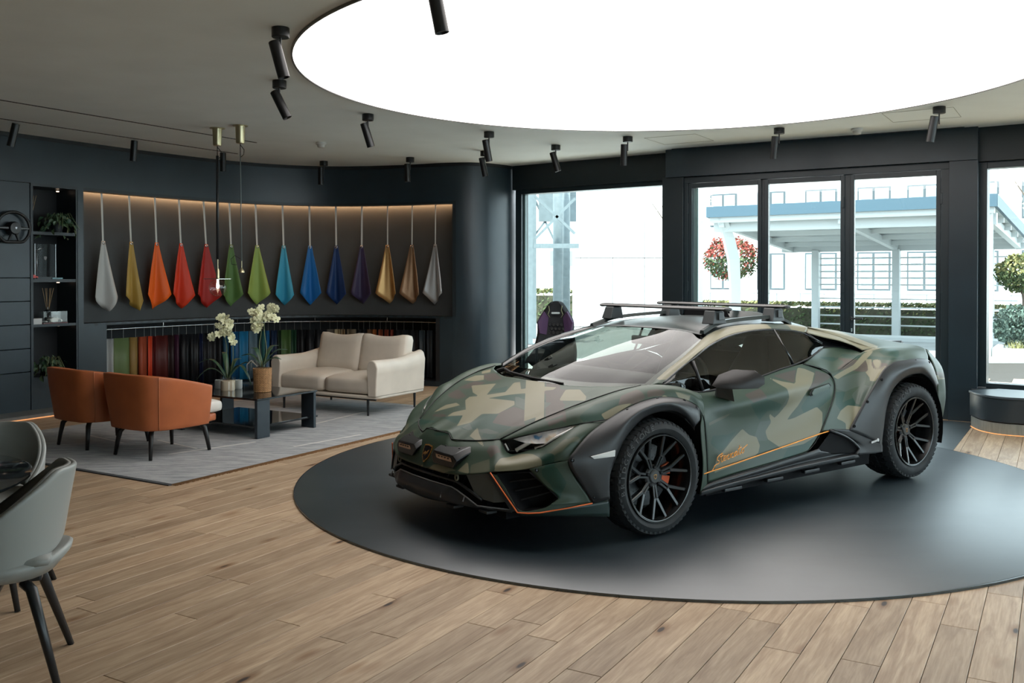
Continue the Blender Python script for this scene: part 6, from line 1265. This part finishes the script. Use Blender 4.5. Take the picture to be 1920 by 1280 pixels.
for p,lb in (((-2.219,10.848),'white smoke detector on the ceiling left of the luminous panel'),((3.632,9.828),'white smoke detector on the ceiling above the glass doors')):
    t=empty('smoke_detector',(p[0],p[1],0),0,lb,'smoke detector'); bm=bmesh.new(); lathe(bm,[(.060,CZ-.001),(.062,CZ-.02),(.050,CZ-.03)],24); bm_obj('base',bm,M('detector_white',(.6,.6,.58),.5),t,angle=40)
    bm=bmesh.new(); lathe(bm,[(.046,CZ-.03),(.040,CZ-.055),(.030,CZ-.062),(.0005,CZ-.062)],24); bm_obj('sensor_head',bm,M('detector_head',(.55,.55,.53),.5),t,angle=40)
# ---- steering wheel on the cupboard front
sx,sy,sa=wp(6.165,-.06); t=empty('steering_wheel_display',(sx,sy,2.04),sa,'black flat-bottomed steering wheel mounted on the dark cupboard front','steering wheel')
bm=bmesh.new(); pts=[]
for k in range(40):
    a=2*math.pi*k/40; x=.185*math.cos(a); z=.175*math.sin(a); z=max(z,-.148); pts.append((x,0,z))
tube(bm,pts+[pts[0]],.017,8,False); bm_obj('rim',bm,m_wenge,t,smooth=True)
bm=bmesh.new(); lathe(bm,[(.0005,-.05),(.060,-.045),(.072,-.02),(.072,.03)],24,'Y'); bm_obj('hub',bm,m_legb,t,angle=40)
bm=bmesh.new(); bm.faces.new([bm.verts.new((x*.020,-.052,y*.020)) for x,y in sh_]); bm_obj('hub_badge',bm,M('badge_silver',(.4,.4,.42),.3,metal=.8),t)
for a in (0,180,250,290):
    bm=bmesh.new(); c_,s_=math.cos(R(a)),math.sin(R(a)); tube(bm,[(.05*c_,-.01,.05*s_),(.175*c_,0,(.165 if a<200 else .148)*s_)],[.022,.012],6); bm_obj('spoke',bm,m_legb,t)
bm=bmesh.new(); tube(bm,[(0,-.0,0),(0,.06,0)],.03,12); bm_obj('mount',bm,m_legb,t)
# ---- things on the shelves
def sp_(s,off,z): a=wp(s,off); return (a[0],a[1],z)
m_pleaf=[M('pothos_leaf_a',(.035,.085,.045),.4,var=.4,scale=20),M('pothos_leaf_b',(.075,.13,.065),.45,var=.4,scale=20)]
def plant(loc,label,spread,n,seed,trail):
    t=empty('potted_pothos',loc,0,label,'potted plant'); r=random.Random(seed)
    bm=bmesh.new(); lathe(bm,[(.0005,0),(.055,0),(.075,.11),(.070,.11),(.0005,.09)],20); bm_obj('pot',bm,M('plant_pot_dark',(.02,.025,.03),.5),t,angle=40)
    leafm=[]
    for q in range(2):
        bm=bmesh.new(); pts=[(0,0),(.35,.5),(.7,.42),(1,0),(.7,-.42),(.35,-.5)]; vs=[bm.verts.new((x*.062,y*.045,-.02*x*x+(.008 if abs(y)>.1 else 0))) for x,y in pts]; ce=bm.verts.new((.034,0,-.008))
        for i in range(6): bm.faces.new((vs[i],vs[(i+1)%6],ce))
        me=bpy.data.meshes.new('leaf'); bm.to_mesh(me); bm.free(); me.materials.append(m_pleaf[q]); leafm.append(me)
    for k in range(n):
        a=r.uniform(0,2*math.pi); d=spread*r.random()**.6; px_,py_=spread*0+d*math.cos(a),d*math.sin(a)*.8; z=.13+.11*r.random()-(trail*(d/spread)**2*r.random())
        # lean towards the room
        nx=-(py_)*.3; o=bpy.data.objects.new('leaf',leafm[k%2]); COL.objects.link(o); o.parent=t; o.location=(px_+.35*spread*(.8),py_-.45*spread,z); o.rotation_euler=(R(r.uniform(-60,60)),R(r.uniform(10,80)),a+R(r.uniform(-40,40))); s_=r.uniform(.8,1.35); o.scale=(s_,)*3
    for k in range(7):
        a=r.uniform(0,2*math.pi); bm=bmesh.new(); tube(bm,[(0,0,.1),(.4*spread*math.cos(a)+.1,.4*spread*math.sin(a)-.08,.22),(.9*spread*math.cos(a)+.12,.9*spread*math.sin(a)-.12,.16-trail*.5)],.003,5); bm_obj('vine',bm,m_stem,t,smooth=True)
    return t
plant(sp_(6.80,.13,2.021),'trailing green pothos spilling over the edge of the top shelf',.20,90,3,.26)
plant(sp_(6.66,.12,.401),'green pothos in the lowest shelf bay above the base cupboard',.20,90,8,.30)
def diffuser(loc,label,h,body):
    t=empty('reed_diffuser',loc,0,label,'diffuser'); bm=bmesh.new(); lathe(bm,[(.0005,0),(.032,0),(.034,.01),(.034,body),(.012,body+.02),(.012,body+.045),(.0005,body+.045)],18); bm_obj('bottle',bm,m_tab,t,angle=40)
    for dx,dy in ((-.05,0),(-.028,.01),(0,-.01),(.03,.01),(.06,0),(.01,.02)):
        bm=bmesh.new(); tube(bm,[(dx*.15,dy,body),(dx*1.15,dy*1.5,h)],.0024,5); bm_obj('reed',bm,M('reed_tan',(.50,.33,.17),.6),t)
    return t
diffuser(sp_(6.47,.12,2.021),'reed diffuser with pale sticks in the dark bottle on the top shelf',.40,.14)
diffuser(sp_(6.70,.16,.986),'reed diffuser with fanned sticks standing above the white model car',.40,.14)
t=empty('display_case',sp_(6.60,.13,1.489),wp(6.6)[2],'tall clear display case with a faint grey shield on the second shelf','display case')
box('base_plate',(0,0,.012),(.27,.18,.024),m_shelf,t); box('glass_cover',(0,0,.21),(.26,.17,.37),glass_mat('case_acrylic',(.9,.93,.93),-.045),t)
for x,z in ((-.125,.38),(.125,.38)): bm=bmesh.new(); tube(bm,[(x,-.085,.02),(x,-.085,.395)],.003,6); bm_obj('corner_post',bm,m_ring,t)
bm=bmesh.new(); b=[bm.verts.new((x*.034,-.087,.235+y*.034)) for x,y in sh_]; bm.faces.new(b); bm_obj('shield_print',bm,M('print_grey',(.16,.15,.15),.5),t)
bm=bmesh.new(); tube(bm,[(-.06,-.02,.03),(-.06,-.02,.33)],.006,8); tube(bm,[(-.06,-.02,.33),(.0,-.03,.35)],.008,8); bm_obj('trophy_rod',bm,m_ring,t,smooth=True)
t=empty('red_model_car',sp_(6.46,.06,1.489),wp(6.46)[2],'tiny red model car at the left end of the second shelf','model car')
bm=bmesh.new(); abox(bm,(0,0,.022),(.10,.045,.022)); abox(bm,(.0,0,.04),(.05,.036,.02)); bev(bm_obj('body',bm,M('toy_red',(.55,.03,.02),.3),t),.006)
for x in (-.03,.03): bm=bmesh.new(); cyl(bm,(x,0,.011),.011,.048,12,axis='Y'); bm_obj('wheel',bm,m_gap,t)
t=box('slim_box',sp_(6.74,.06,1.497),(.13,.06,.018),M('box_teal',(.16,.32,.36),.4),None,wp(6.74)[2],.002); tag(t,'slim pale teal box lying on the second shelf','box')
t=box('white_box',sp_(6.48,.07,1.019),(.13,.10,.066),M('box_white',(.60,.60,.58),.5),None,wp(6.5)[2]-.2,.003); tag(t,'small white box beside the model car case on the third shelf','box')
t=empty('model_car',sp_(6.70,.075,.987),wp(6.7)[2],'white model sports car in a low clear case on the third shelf','model car')
box('case_base',(0,0,.006),(.30,.13,.012),M('case_base_red',(.10,.02,.02),.4),t); box('case_cover',(0,0,.075),(.29,.125,.125),m_pglass,t)
bm=bmesh.new()
secs=[(-.10,.018,.030,.036),(-.07,.018,.036,.042),(-.03,.018,.055,.040),(.01,.018,.066,.034),(.05,.018,.060,.036),(.09,.018,.046,.042),(.105,.022,.040,.036)]
rr_=[[bm.verts.new((x,s_*w,z)) for s_,z in ((-1,z0),(1,z0))]+[bm.verts.new((x,s_*w*.75,z1)) for s_ in (1,-1)] for x,z0,z1,w in secs]
for a,b in zip(rr_[:-1],rr_[1:]):
    for k in range(4): bm.faces.new((a[k],a[(k+1)%4],b[(k+1)%4],b[k]))
bm.faces.new(rr_[0][::-1]); bm.faces.new(rr_[-1]); bev(bm_obj('body',bm,M('toy_white',(.70,.68,.62),.3),t,angle=35),.003)
for x in (-.065,.065): bm=bmesh.new(); cyl(bm,(x,0,.028),.016,.086,14,axis='Y'); bm_obj('wheel',bm,m_gap,t)
t=box('thin_book',sp_(6.44,.10,1.09),(.015,.14,.20),M('book_blue',(.05,.10,.14),.4),None,wp(6.44)[2],.002); tag(t,'thin dark blue book standing upright at the left end of the third shelf','book')
# ---- dining chairs and round glass table at the left
m_shell=M('chair_shell_grey',(.27,.28,.265),.38,spec=.45); m_pad=M('chair_pad_leather',(.22,.225,.21),.5,var=.05,bump=.05)
def dchair(loc,rz,label):
    """faces local +y"""
    t=empty('dining_chair',loc,rz,label,'chair','grey shell chairs at the round glass table')
    rows=[]; A_=np.linspace(-112,112,15)
    for k in (0,.3,.65,1.):
        row=[]
        for a in A_:
            q=abs(a)/112; zt=.795-.34*max(0,q-.28)**1.15; 
            zb=.50+.02*q-.07*q*q*3*(1 if q>.3 else .3); zb=.515-.13*q
            z=zb+(zt-zb)*k; rad=.225+.015*k; row.append((rad*math.sin(R(a))*1.02,-rad*math.cos(R(a))*(.95)-.035*k*(1-q),z))
        rows.append(row)
    G=surf(rows,5,3); r,c=G.shape[:2]; o=mesh_obj('back_shell',G.reshape(-1,3),grid_faces(r,c),m_shell,t,smooth=True); solid(o,.022,0); bev(o,.008,2,50)
    G2=G.copy(); G2[...,0]*=.93; G2[...,1]=G2[...,1]*.93; o=mesh_obj('back_pad',G2[3:].reshape(-1,3),grid_faces(r-3,c),m_pad,t,smooth=True); solid(o,.014,0)
    bm=bmesh.new(); lathe(bm,[(.0005,.375),(.10,.378),(.19,.395),(.243,.435),(.248,.455),(.235,.468),(.12,.462),(.0005,.458)],36); 
    for v in bm.verts: v.co.y=v.co.y*1.0-.01; v.co.z+= .03*max(0,(-v.co.y-.12)/.13)**2*(1 if v.co.z>.42 else .6)
    bm_obj('seat_shell',bm,m_shell,t,smooth=True); rbox('seat_pad',(0,.01,.468),(.42,.42,.04),.02,m_pad,t,crown=.012)
    bm=bmesh.new(); abox(bm,(0,0,.362),(.30,.05,.028)); abox(bm,(0,0,.362),(.05,.30,.028)); bev(bm_obj('under_frame',bm,m_legb,t),.008)
    for x,y in ((.232,.232),(-.232,.232),(.232,-.232),(-.232,-.232)):
        bm=bmesh.new(); tube(bm,[(x*.42,y*.42,.372),(x*.55,y*.55,.35),(x*.98,y*.98,0)],[.021,.021,.013],8); bm_obj('leg',bm,m_legb,t,smooth=True)
    return t
d1=dchair((-1.965,3.56,0),R(110),'nearest grey shell chair with dark tapered legs, seen from behind at the table')
d2=dup(d1,(-2.50,4.42,0),R(187),'grey shell chair on the far side of the round glass table')
rt=empty('round_table',(-2.57,3.46,0),0,'round dark glass dining table cut by the left edge of the view','table')
bm=bmesh.new(); lathe(bm,[(.0005,.728),(.69,.728),(.70,.734),(.70,.742),(.69,.746),(.0005,.746)],80); bm_obj('glass_top',bm,m_tab,rt,angle=40)
bm=bmesh.new(); lathe(bm,[(.26,0),(.26,.012),(.06,.03),(.045,.08),(.045,.66),(.12,.728)],32); bm_obj('pedestal',bm,m_legb,rt,angle=40)
# ---- racing seat by the window
t=empty('racing_seat',(.545,11.75,0),R(-8),'black and purple bucket racing seat standing by the left window','seat')
m_sb=M('seat_black_suede',(.010,.011,.014),.8,var=.2,scale=30,bump=.1); m_pu=M('seat_purple',(.075,.035,.095),.7); m_sg=M('seat_stitch',(.30,.32,.18),.6)
rows=[[(-.27,0,.40),(-.12,.06,.40),(.12,.06,.40),(.27,0,.40)],[(-.27,.02,.62),(-.12,.09,.62),(.12,.09,.62),(.27,.02,.62)],[(-.235,.06,.80),(-.11,.13,.80),(.11,.13,.80),(.235,.06,.80)],[(-.23,.08,.95),(-.10,.15,.95),(.10,.15,.95),(.23,.08,.95)],[(-.16,.12,1.08),(-.09,.17,1.09),(.09,.17,1.09),(.16,.12,1.08)],[(-.09,.16,1.18),(-.05,.18,1.20),(.05,.18,1.20),(.09,.16,1.18)]]
G=surf(rows,4,4); r_,c_=G.shape[:2]; o=mesh_obj('backrest',G.reshape(-1,3),grid_faces(r_,c_),m_sb,t,smooth=True); solid(o,.07,1); bev(o,.015,2,60)
for s in (-1,1):
    V=[(s*.125,.055,.78),(s*.20,.0,.80),(s*.225,-.0,.94),(s*.15,.05,1.075),(s*.10,.085,1.0),(s*.115,.07,.86)]; o=mesh_obj('side_bolster',V,[tuple(range(6))],m_pu,t); solid(o,.03,0)
    bm=bmesh.new(); tube(bm,[(s*.085,.02,1.15),(s*.075,.02,1.09),(s*.095,.02,1.04),(s*.07,.03,1.0)],.004,5); bm_obj('stitch_line',bm,m_sg,t,smooth=True)
box('belt_slot',(0,.045,1.055),(.105,.02,.024),M('slot_sky',(.55,.62,.64),.5),t,0,.006)
bm=bmesh.new()
for i in range(4):
    for j in range(5): lathe(bm,[(.022,0),(.017,-.006),(.0005,-.004)],6,'Y',(-.075+.05*i+(.025 if j%2 else 0),.06,.70+.052*j))
q=bm_obj('quilting',bm,M('quilt_black',(.016,.017,.018),.6),t); 
rbox('seat_base',(0,-.18,.36),(.50,.50,.16),.06,m_sb,t); box('stand',(0,-.1,.14),(.40,.40,.28),m_legb,t,0,.01)
# ---- curved bench by the right window
bn=empty('curved_bench',(4.9,8.9,0),0,'dark curved window bench with a wooden plinth at the right edge of the view','bench')
def arc_pts(r0,n=22):
    pts=[(4.64,9.44),(4.60,9.20),(4.63,9.02),(4.72,8.90),(4.85,8.83),(5.05,8.73),(5.4,8.55),(5.9,8.3)]
    P=hermite(np.array(pts),np.arange(len(pts)).astype(float),4); ctr=np.array([5.6,9.6]); return [tuple(p+(ctr-p)/np.linalg.norm(ctr-p)*r0-np.array([4.9,8.9])) for p in P]
def bench_part(name,off,z0,z1,mat):
    P=arc_pts(off); poly=P+[(6.4-4.9,8.6-8.9),(5.0-4.9,9.56-8.9)]; bm=bmesh.new(); prism(bm,poly,z0,z1); return bev(bm_obj(name,bm,mat,bn,angle=30),.004)
bench_part('body',0,.12,.345,M('bench_dark',(.018,.026,.032),.3,spec=.6)); bench_part('top',-.012,.345,.368,M('bench_top',(.05,.065,.075),.3)); bench_part('plinth',.015,.0,.11,M('bench_plinth_wood',(.20,.20,.17),.5,var=.25,scale=4,stretch=(8,8,1)))
bench_part('light_strip',.004,.0,.006,M('bench_led',(1,.45,.15),.5,emit=(1.0,.42,.14),estr=.35))
t=empty('model_helmet',(5.02,8.90,.368),0,'small red and black helmet at the right edge above the curved bench','helmet')
bm=bmesh.new(); bmesh.ops.create_uvsphere(bm,u_segments=20,v_segments=14,radius=.10,matrix=Matrix.Translation((0,0,.095))); bmesh.ops.scale(bm,vec=(1,1.15,1),verts=bm.verts); bm_obj('shell',bm,m_gloss,t,smooth=True)
bm=bmesh.new(); lathe(bm,[(.088,.150),(.072,.172),(.045,.190),(.0005,.198)],20,cap=False); bm_obj('crown_patch',bm,M('helmet_red',(.50,.02,.02),.3),t,smooth=True)
box('visor',(0,-.07,.10),(.15,.09,.05),m_gloss,t,0,.015); bm=bmesh.new(); lathe(bm,[(.075,0),(.085,.01),(.085,.045),(.07,.05)],20); bm_obj('neck_roll',bm,m_gap,t)

# ================================================================ OUTSIDE
m_white=M('render_white',(.80,.82,.82),.8,spec=.2,var=.02); m_steel=M('galvanised_steel',(.13,.16,.17),.5,spec=.3,var=.1); m_paint=M('white_painted_steel',(.42,.45,.45),.5,spec=.3)
m_asph=M('asphalt',(.26,.27,.27),.9,spec=.1,var=.12,scale=2); m_blue=M('blue_grey_fascia',(.045,.088,.118),.5); m_win=M('office_glass',(.22,.30,.33),.25,spec=.5); m_winf=M('office_frame',(.06,.08,.09),.6)
g=box('ground',(12,34,-.06),(90,50,.1),m_asph); tag(g,kind='structure'); g.location=(14,36.5,-.06); 
# keep the yard out of the room: it starts beyond the facade
g.data.transform(Matrix.Identity(4)); bm=bmesh.new(); prism(bm,[(-14,14.2),(-.5,14.0),(.1,13.7),(2.1,12.15),(5.1,10.3),(10.3,6.3),(40,-8),(70,30),(50,75),(-30,75)],-.08,-.02); g2=bm_obj('ground_yard',bm,m_asph); tag(g2,kind='structure'); bpy.data.objects.remove(g)
bm=bmesh.new(); prism(bm,[(-.9,14.05),(.1,13.72),(2.1,12.17),(5.1,10.32),(9.9,6.75),(12.4,9.6),(7.4,13.2),(3.8,15.6),(.8,17.6)],-.03,-.008); tag(bm_obj('path_bounce_apron',bm,M('pale_bounce_paving',(.74,.74,.72),.8,var=.05)),kind='structure')  # unseen pale apron, added to bounce daylight up onto the ceiling
def at(u,v,D):
    return ((u-960)/FPX*D, D, 1.5257+(517-v)/FPX*D)
def P3(x0,y0): return (x0,y0)
class Row(Fac): pass
# large white panelled wall behind the left window
wl_=empty('panelled_wall_building',(1.86,28,0),0,'plain white panelled building seen through the left window','building')
bm=bmesh.new()
for i in range(5):
    for j,(z0,z1) in enumerate(((0,2.05),(2.07,7.5))):
        x0=[0,.22,1.18,2.14,3.1][i]; x1=[.20,1.16,2.12,3.08,3.5][i]; box('panel',((x0+x1)/2,.3,(z0+z1)/2),(x1-x0,.5,z1-z0),m_white,wl_)
box('core',(1.75,.62,3.7),(3.5,.2,7.4),m_paint,wl_)
# steel pylon behind the left window
py=empty('steel_pylon',(.9,21,0),0,'grey steel lattice pylon with round columns left of the white panelled wall','pylon')
def beam(name,a,b,w,d=None):
    a=Vector(a);b=Vector(b); bm=bmesh.new(); dd=(b-a); L=dd.length; vs=abox(bm,(0,0,0),(w,d or w,L)); q=dd.to_track_quat('Z','Y').to_matrix().to_4x4(); bmesh.ops.transform(bm,matrix=Matrix.Translation((a+b)/2)@q,verts=vs); return bm_obj(name,bm,m_steel,py)
for x in (-.46,-.42+.02): pass
def q(u,v,D=21.): p=at(u,v,D); return (p[0]-.9,D-21.,p[2])
beam('post',q(993,612)[:2]+(0,),q(993,330),.14,.2); beam('post',q(1001,612,23)[:2]+(0,),q(1001,330,23),.12,.2)
for u,D in ((1046,21.6),(1060,22.4)):
    p=q(u,620,D); bm=bmesh.new(); tube(bm,[(p[0],p[1],0),(p[0],p[1],5.2)],.115,14); bm_obj('round_column',bm,m_steel,py,smooth=True)
beam('cross_beam',q(985,461),q(1085,461),.16,.10); beam('cross_beam',q(985,352),q(1085,352),.16,.12); beam('brace',q(1003,368),q(1078,438),.09,.06); beam('brace',q(1003,448),q(1078,372),.09,.06); beam('brace',q(1003,375,23),q(1040,452,23),.06,.05); beam('brace',q(1003,440,23),q(1035,398,23),.06,.05)
beam('platform',q(1010,385,23),q(1080,385,23),.10,.8)
t=box('service_building',(1.0,33,2.4),(6.5,.6,4.8),m_white); t.location=(-.2,36,2.4); tag(t,'white service building behind the steel pylon','building')
box('window',(2.3,-.33,-.2),(1.3,.08,.55),m_win,t)
# office building
D0=36.; ob=empty('office_building',(20,D0,0),R(-31.6)*0,'long white two-storey office building behind the carport','building')
F3=Fac((4.2,44),(46,18.5)); base_=Vector(ob.location)
def op(name,a0,a1,o0,o1,z0,z1,mat,par=ob,bv=0):
    o=F3.box(name,a0,a1,o0,o1,z0,z1,mat,par,bv); o.location=Vector(o.location)-Vector((20,D0,0)); return o
op('wall',0,F3.L,.1,6,-.1,6.3,m_white)
def fa2(u): k=(u-960)/FPX; p=F3.p; d=F3.d; return (k*p.y-p.x)/(d.x-k*d.y)
wi=[(-1.2,.1),(1.2,2.4),(5.4,6.45),(7.5,8.55),(9.52,10.67),(11.61,12.75),(13.5,14.65),(15.5,16.6),(17.5,18.6)]
for a0,a1 in wi:
    if a0<0: continue
    for z0,z1 in ((1.0,2.42),(3.75,5.05)):
        op('window_frame',a0-.07,a1+.07,.02,.14,z0-.07,z1+.07,m_winf)
        am=(a0+a1)/2
        for b0,b1 in ((a0,am-.05),(am+.05,a1)): op('window',b0,b1,-.02,.06,z0,z1,m_paint); op('window_blind',b0+.1,b1-.08,-.03,.0,z0+.1,z1-.1,m_win)
for z in (.45,.8): op('railing_bar',1,F3.L-8,-1.2,-1.17,z-.015,z+.015,m_steel)
for k in range(0,30): op('railing_post',1+k*.95,1.03+k*.95,-1.2,-1.17,-.05,.8,m_steel)
op('terrace_edge',0,F3.L-6,-1.5,.1,-.1,.12,m_white)
# carport
CP=Fac((4.45,21.05),(9.15,17.7)); cp=empty('carport',(6.8,19.4,0),0,'white steel carport with a blue grey edge outside the glass doors','carport')
def cpx(name,a0,a1,o0,o1,z0,z1,mat,bv=0):
    o=CP.box(name,a0,a1,o0,o1,z0,z1,mat,cp,bv); o.location=Vector(o.location)-Vector((6.8,19.4,0)); return o
CL=CP.L
cpx('front_fascia',-.05,CL+.05,-.06,.0,2.84,3.08,m_blue)
def slab(name,a0,a1,o0,z0,o1,z1,th,mat):
    bm=bmesh.new(); P=[CP.at(a0,o0,z0),CP.at(a1,o0,z0),CP.at(a1,o1,z1),CP.at(a0,o1,z1)]
    lo=[bm.verts.new((p[0]-6.8,p[1]-19.4,p[2])) for p in P]; hi=[bm.verts.new((p[0]-6.8,p[1]-19.4,p[2]+th)) for p in P]
    bm.faces.new(lo[::-1]); bm.faces.new(hi)
    for k in range(4): bm.faces.new((lo[k],lo[(k+1)%4],hi[(k+1)%4],hi[k]))
    return bm_obj(name,bm,mat,cp)
slab('roof_deck',-.05,CL+.05,-.02,2.86,5.2,2.30,.06,m_paint)
slab('side_fascia',CL,CL+.06,-.02,2.84,5.2,2.28,.24,m_blue); slab('side_fascia',-.06,0,-.02,2.84,5.2,2.28,.24,m_blue)
cpx('front_beam',-.0,CL,.25,.42,2.52,2.74,m_paint); cpx('edge_beam',0,CL,.02,.12,2.72,2.86,m_paint); cpx('rear_beam',0,CL,4.75,4.9,2.15,2.33,m_paint)
for a in (.25,CL*.5,CL-.18): slab('rafter',a-.06,a+.06,.1,2.62,5.0,2.14,.16,m_paint)
for o_ in (1.2,2.2,3.2,4.1): z=2.86-.56*(o_/5.2)-.1; cpx('purlin',0,CL,o_,o_+.08,z-.04,z+.06,m_paint)
cpx('post',CL-.25,CL-.05,.05,.25,-.05,2.84,m_paint,.01)
def armpost(a):
    bm=bmesh.new(); P=[CP.at(a,o,z) for o,z in ((.9,-.05),(.9,1.2),(.8,1.9),(.5,2.4),(.12,2.80))]; 
    rr=[]
    for p,w in zip(P,(.11,.11,.12,.12,.10)): rr.append([bm.verts.new((p[0]-6.8+dx*w,p[1]-19.4+dy*w,p[2])) for dx,dy in ((-1,-1),(1,-1),(1,1),(-1,1))])
    for x,y in zip(rr[:-1],rr[1:]):
        for k in range(4): bm.faces.new((x[k],x[(k+1)%4],y[(k+1)%4],y[k]))
    bm.faces.new(rr[0][::-1]); bm.faces.new(rr[-1]); return bm_obj('curved_post',bm,m_paint,cp)
armpost(.25)
for a in (.9,2.9,5.0): cpx('post',a-.09,a+.09,4.7,4.88,-.05,2.2,m_paint,.01)
# slatted screens between the rear posts
sc=empty('slat_screen',(6.8,19.4,0),0,'white horizontal slat screen along the back of the carport','screen')
for k,z in enumerate(list(np.arange(.28,.95,.22))+list(np.arange(1.30,2.15,.17))):
    o=CP.box('slat',.9,CL-.2,4.9,4.93,z-.018,z+.018,m_paint,sc); o.location=Vector(o.location)-Vector((6.8,19.4,0))
    o=CP.box('slat',CL+.1,CL+1.0,4.9,4.93,z-.018,z+.018,m_paint,sc); o.location=Vector(o.location)-Vector((6.8,19.4,0))
# plants outside
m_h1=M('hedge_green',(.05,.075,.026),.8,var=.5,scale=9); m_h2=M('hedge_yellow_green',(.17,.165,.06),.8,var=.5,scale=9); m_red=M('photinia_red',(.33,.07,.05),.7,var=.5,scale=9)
m_bark=M('bark',(.12,.09,.07),.9)
def leafcloud(name,pts,size,mat,parent,seed):
    r=random.Random(seed); V=[];F=[]
    for p in pts:
        n=Vector((r.uniform(-1,1),r.uniform(-1,1),r.uniform(-.3,1))).normalized(); a=n.orthogonal().normalized(); b=n.cross(a); s_=size*r.uniform(.6,1.3); k=len(V); c=Vector(p)
        V+=[c+a*s_,c+b*s_*.5,c-a*s_,c-b*s_*.5]; F.append((k,k+1,k+2,k+3))
    o=mesh_obj(name,V,F,mat,parent); o['kind']='stuff'; return o
def hedge(p,q,w,h,label,seed,n=2600):
    d=Vector(q)-Vector(p); L=d.length; t=empty('hedge',(p[0],p[1],-.02),math.atan2(d.y,d.x),label,'hedge'); r=random.Random(seed); A=[];B=[]
    for _ in range(n):
        x=r.uniform(0,L); y=r.uniform(0,w); z=r.uniform(.05,h*(.9+.1*math.sin(x*3)));
        if r.random()<.6: z=h*(.9+.12*r.random())
        elif r.random()<.6: y=0.05*r.random()
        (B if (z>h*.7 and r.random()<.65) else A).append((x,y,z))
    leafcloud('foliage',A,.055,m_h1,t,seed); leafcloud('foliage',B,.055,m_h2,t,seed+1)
    bm=bmesh.new(); abox(bm,(L/2,w/2,h*.42),(L-.1,w*.7,h*.8)); bm_obj('woody_core',bm,M('hedge_core',(.06,.06,.035),.9,var=.3),t); return t
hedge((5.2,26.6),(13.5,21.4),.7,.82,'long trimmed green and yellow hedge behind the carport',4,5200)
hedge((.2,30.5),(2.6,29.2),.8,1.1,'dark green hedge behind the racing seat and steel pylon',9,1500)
def tree(loc,h,rad,label,mats,seed,name='tree',n=2600,zs=.8):
    t=empty(name,loc,0,label,'tree'); r=random.Random(seed)
    bm=bmesh.new(); tube(bm,[(0,0,0),(.04,0,h*.4),(0,.02,h-rad*.4)],[.05,.04,.03],8); bm_obj('trunk',bm,m_bark,t,smooth=True)
    for k in range(6):
        a=k*1.05; bm=bmesh.new(); tube(bm,[(0,0,h-rad*.9),(rad*.35*math.cos(a),rad*.35*math.sin(a),h-rad*.3),(rad*.7*math.cos(a),rad*.7*math.sin(a),h+rad*.2)],[.025,.018,.008],6); bm_obj('branch',bm,m_bark,t)
    P=[[],[]]
    for _ in range(n):
        v=Vector((r.gauss(0,1),r.gauss(0,1),r.gauss(0,1))).normalized()*rad*r.uniform(.55,1)**.5; v*=1+.12*math.sin(v.x*9/rad)*math.cos(v.y*7/rad); v.z*=zs
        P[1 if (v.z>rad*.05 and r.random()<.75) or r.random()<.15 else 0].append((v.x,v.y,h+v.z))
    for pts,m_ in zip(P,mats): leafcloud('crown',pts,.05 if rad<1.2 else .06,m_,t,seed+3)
    return t
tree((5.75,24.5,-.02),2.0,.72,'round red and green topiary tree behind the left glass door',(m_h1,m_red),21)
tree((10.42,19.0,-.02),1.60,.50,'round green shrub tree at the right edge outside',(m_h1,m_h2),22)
m_pale=M('blossom_pale',(.62,.60,.45),.8,var=.3,scale=9)
tree((4.35,24.4,-.02),3.3,1.05,'sparse pale blossoming tree behind the left door frame',(m_pale,m_pale),31,n=420,zs=1.5)
tree((17.0,30,-.02),4.6,1.5,'sparse pale blossoming tree beyond the right end of the carport',(m_pale,m_pale),33,n=500,zs=1.2)
t=empty('grey_green_bush',(10.05,18.5,-.02),0,'soft grey green rounded bush in the white planter','bush'); r=random.Random(77); m_gg=M('lavender_green',(.07,.11,.09),.9,var=.4,scale=20)
pts=[]
for _ in range(1600):
    v=Vector((r.gauss(0,1),r.gauss(0,1),r.gauss(0,1))).normalized()*.48*r.uniform(.6,1); pts.append((v.x,v.y,.55+v.z*.9))
leafcloud('foliage',pts,.05,m_gg,t,5)
t=empty('planter',(10.75,17.15,-.02),R(-31.6),'low white planter with pale spiky plants outside the right window','planter')
box('rim_front',(0,-.45,.09),(3.2,.12,.18),m_white,t); box('rim_side',(-1.6,.3,.09),(.12,1.6,.18),m_white,t); box('raised_bed',(.6,.75,.2),(2.6,.6,.42),m_white,t); box('soil',(0,.2,.05),(3.1,1.2,.08),m_bark,t)
r=random.Random(8); V=[];F=[]
for _ in range(700):
    x=r.uniform(-1.4,1.5); y=r.uniform(-.35,.4); a=r.uniform(0,6.28); k=len(V); dx,dy=.10*math.cos(a),.10*math.sin(a); V+=[(x-.01,y,.08),(x+.01,y,.08),(x+dx,y+dy,.22+.12*r.random())]; F.append((k,k+1,k+2))
o=mesh_obj('spiky_grass',V,F,m_h2,t); o['kind']='stuff'
t=box('kerb_pavement',(0,0,.0),(14,.9,.10),M('kerb_light',(.40,.42,.42),.8),None,R(-32)); t.location=(9.5,22.2,.02); tag(t,kind='structure')
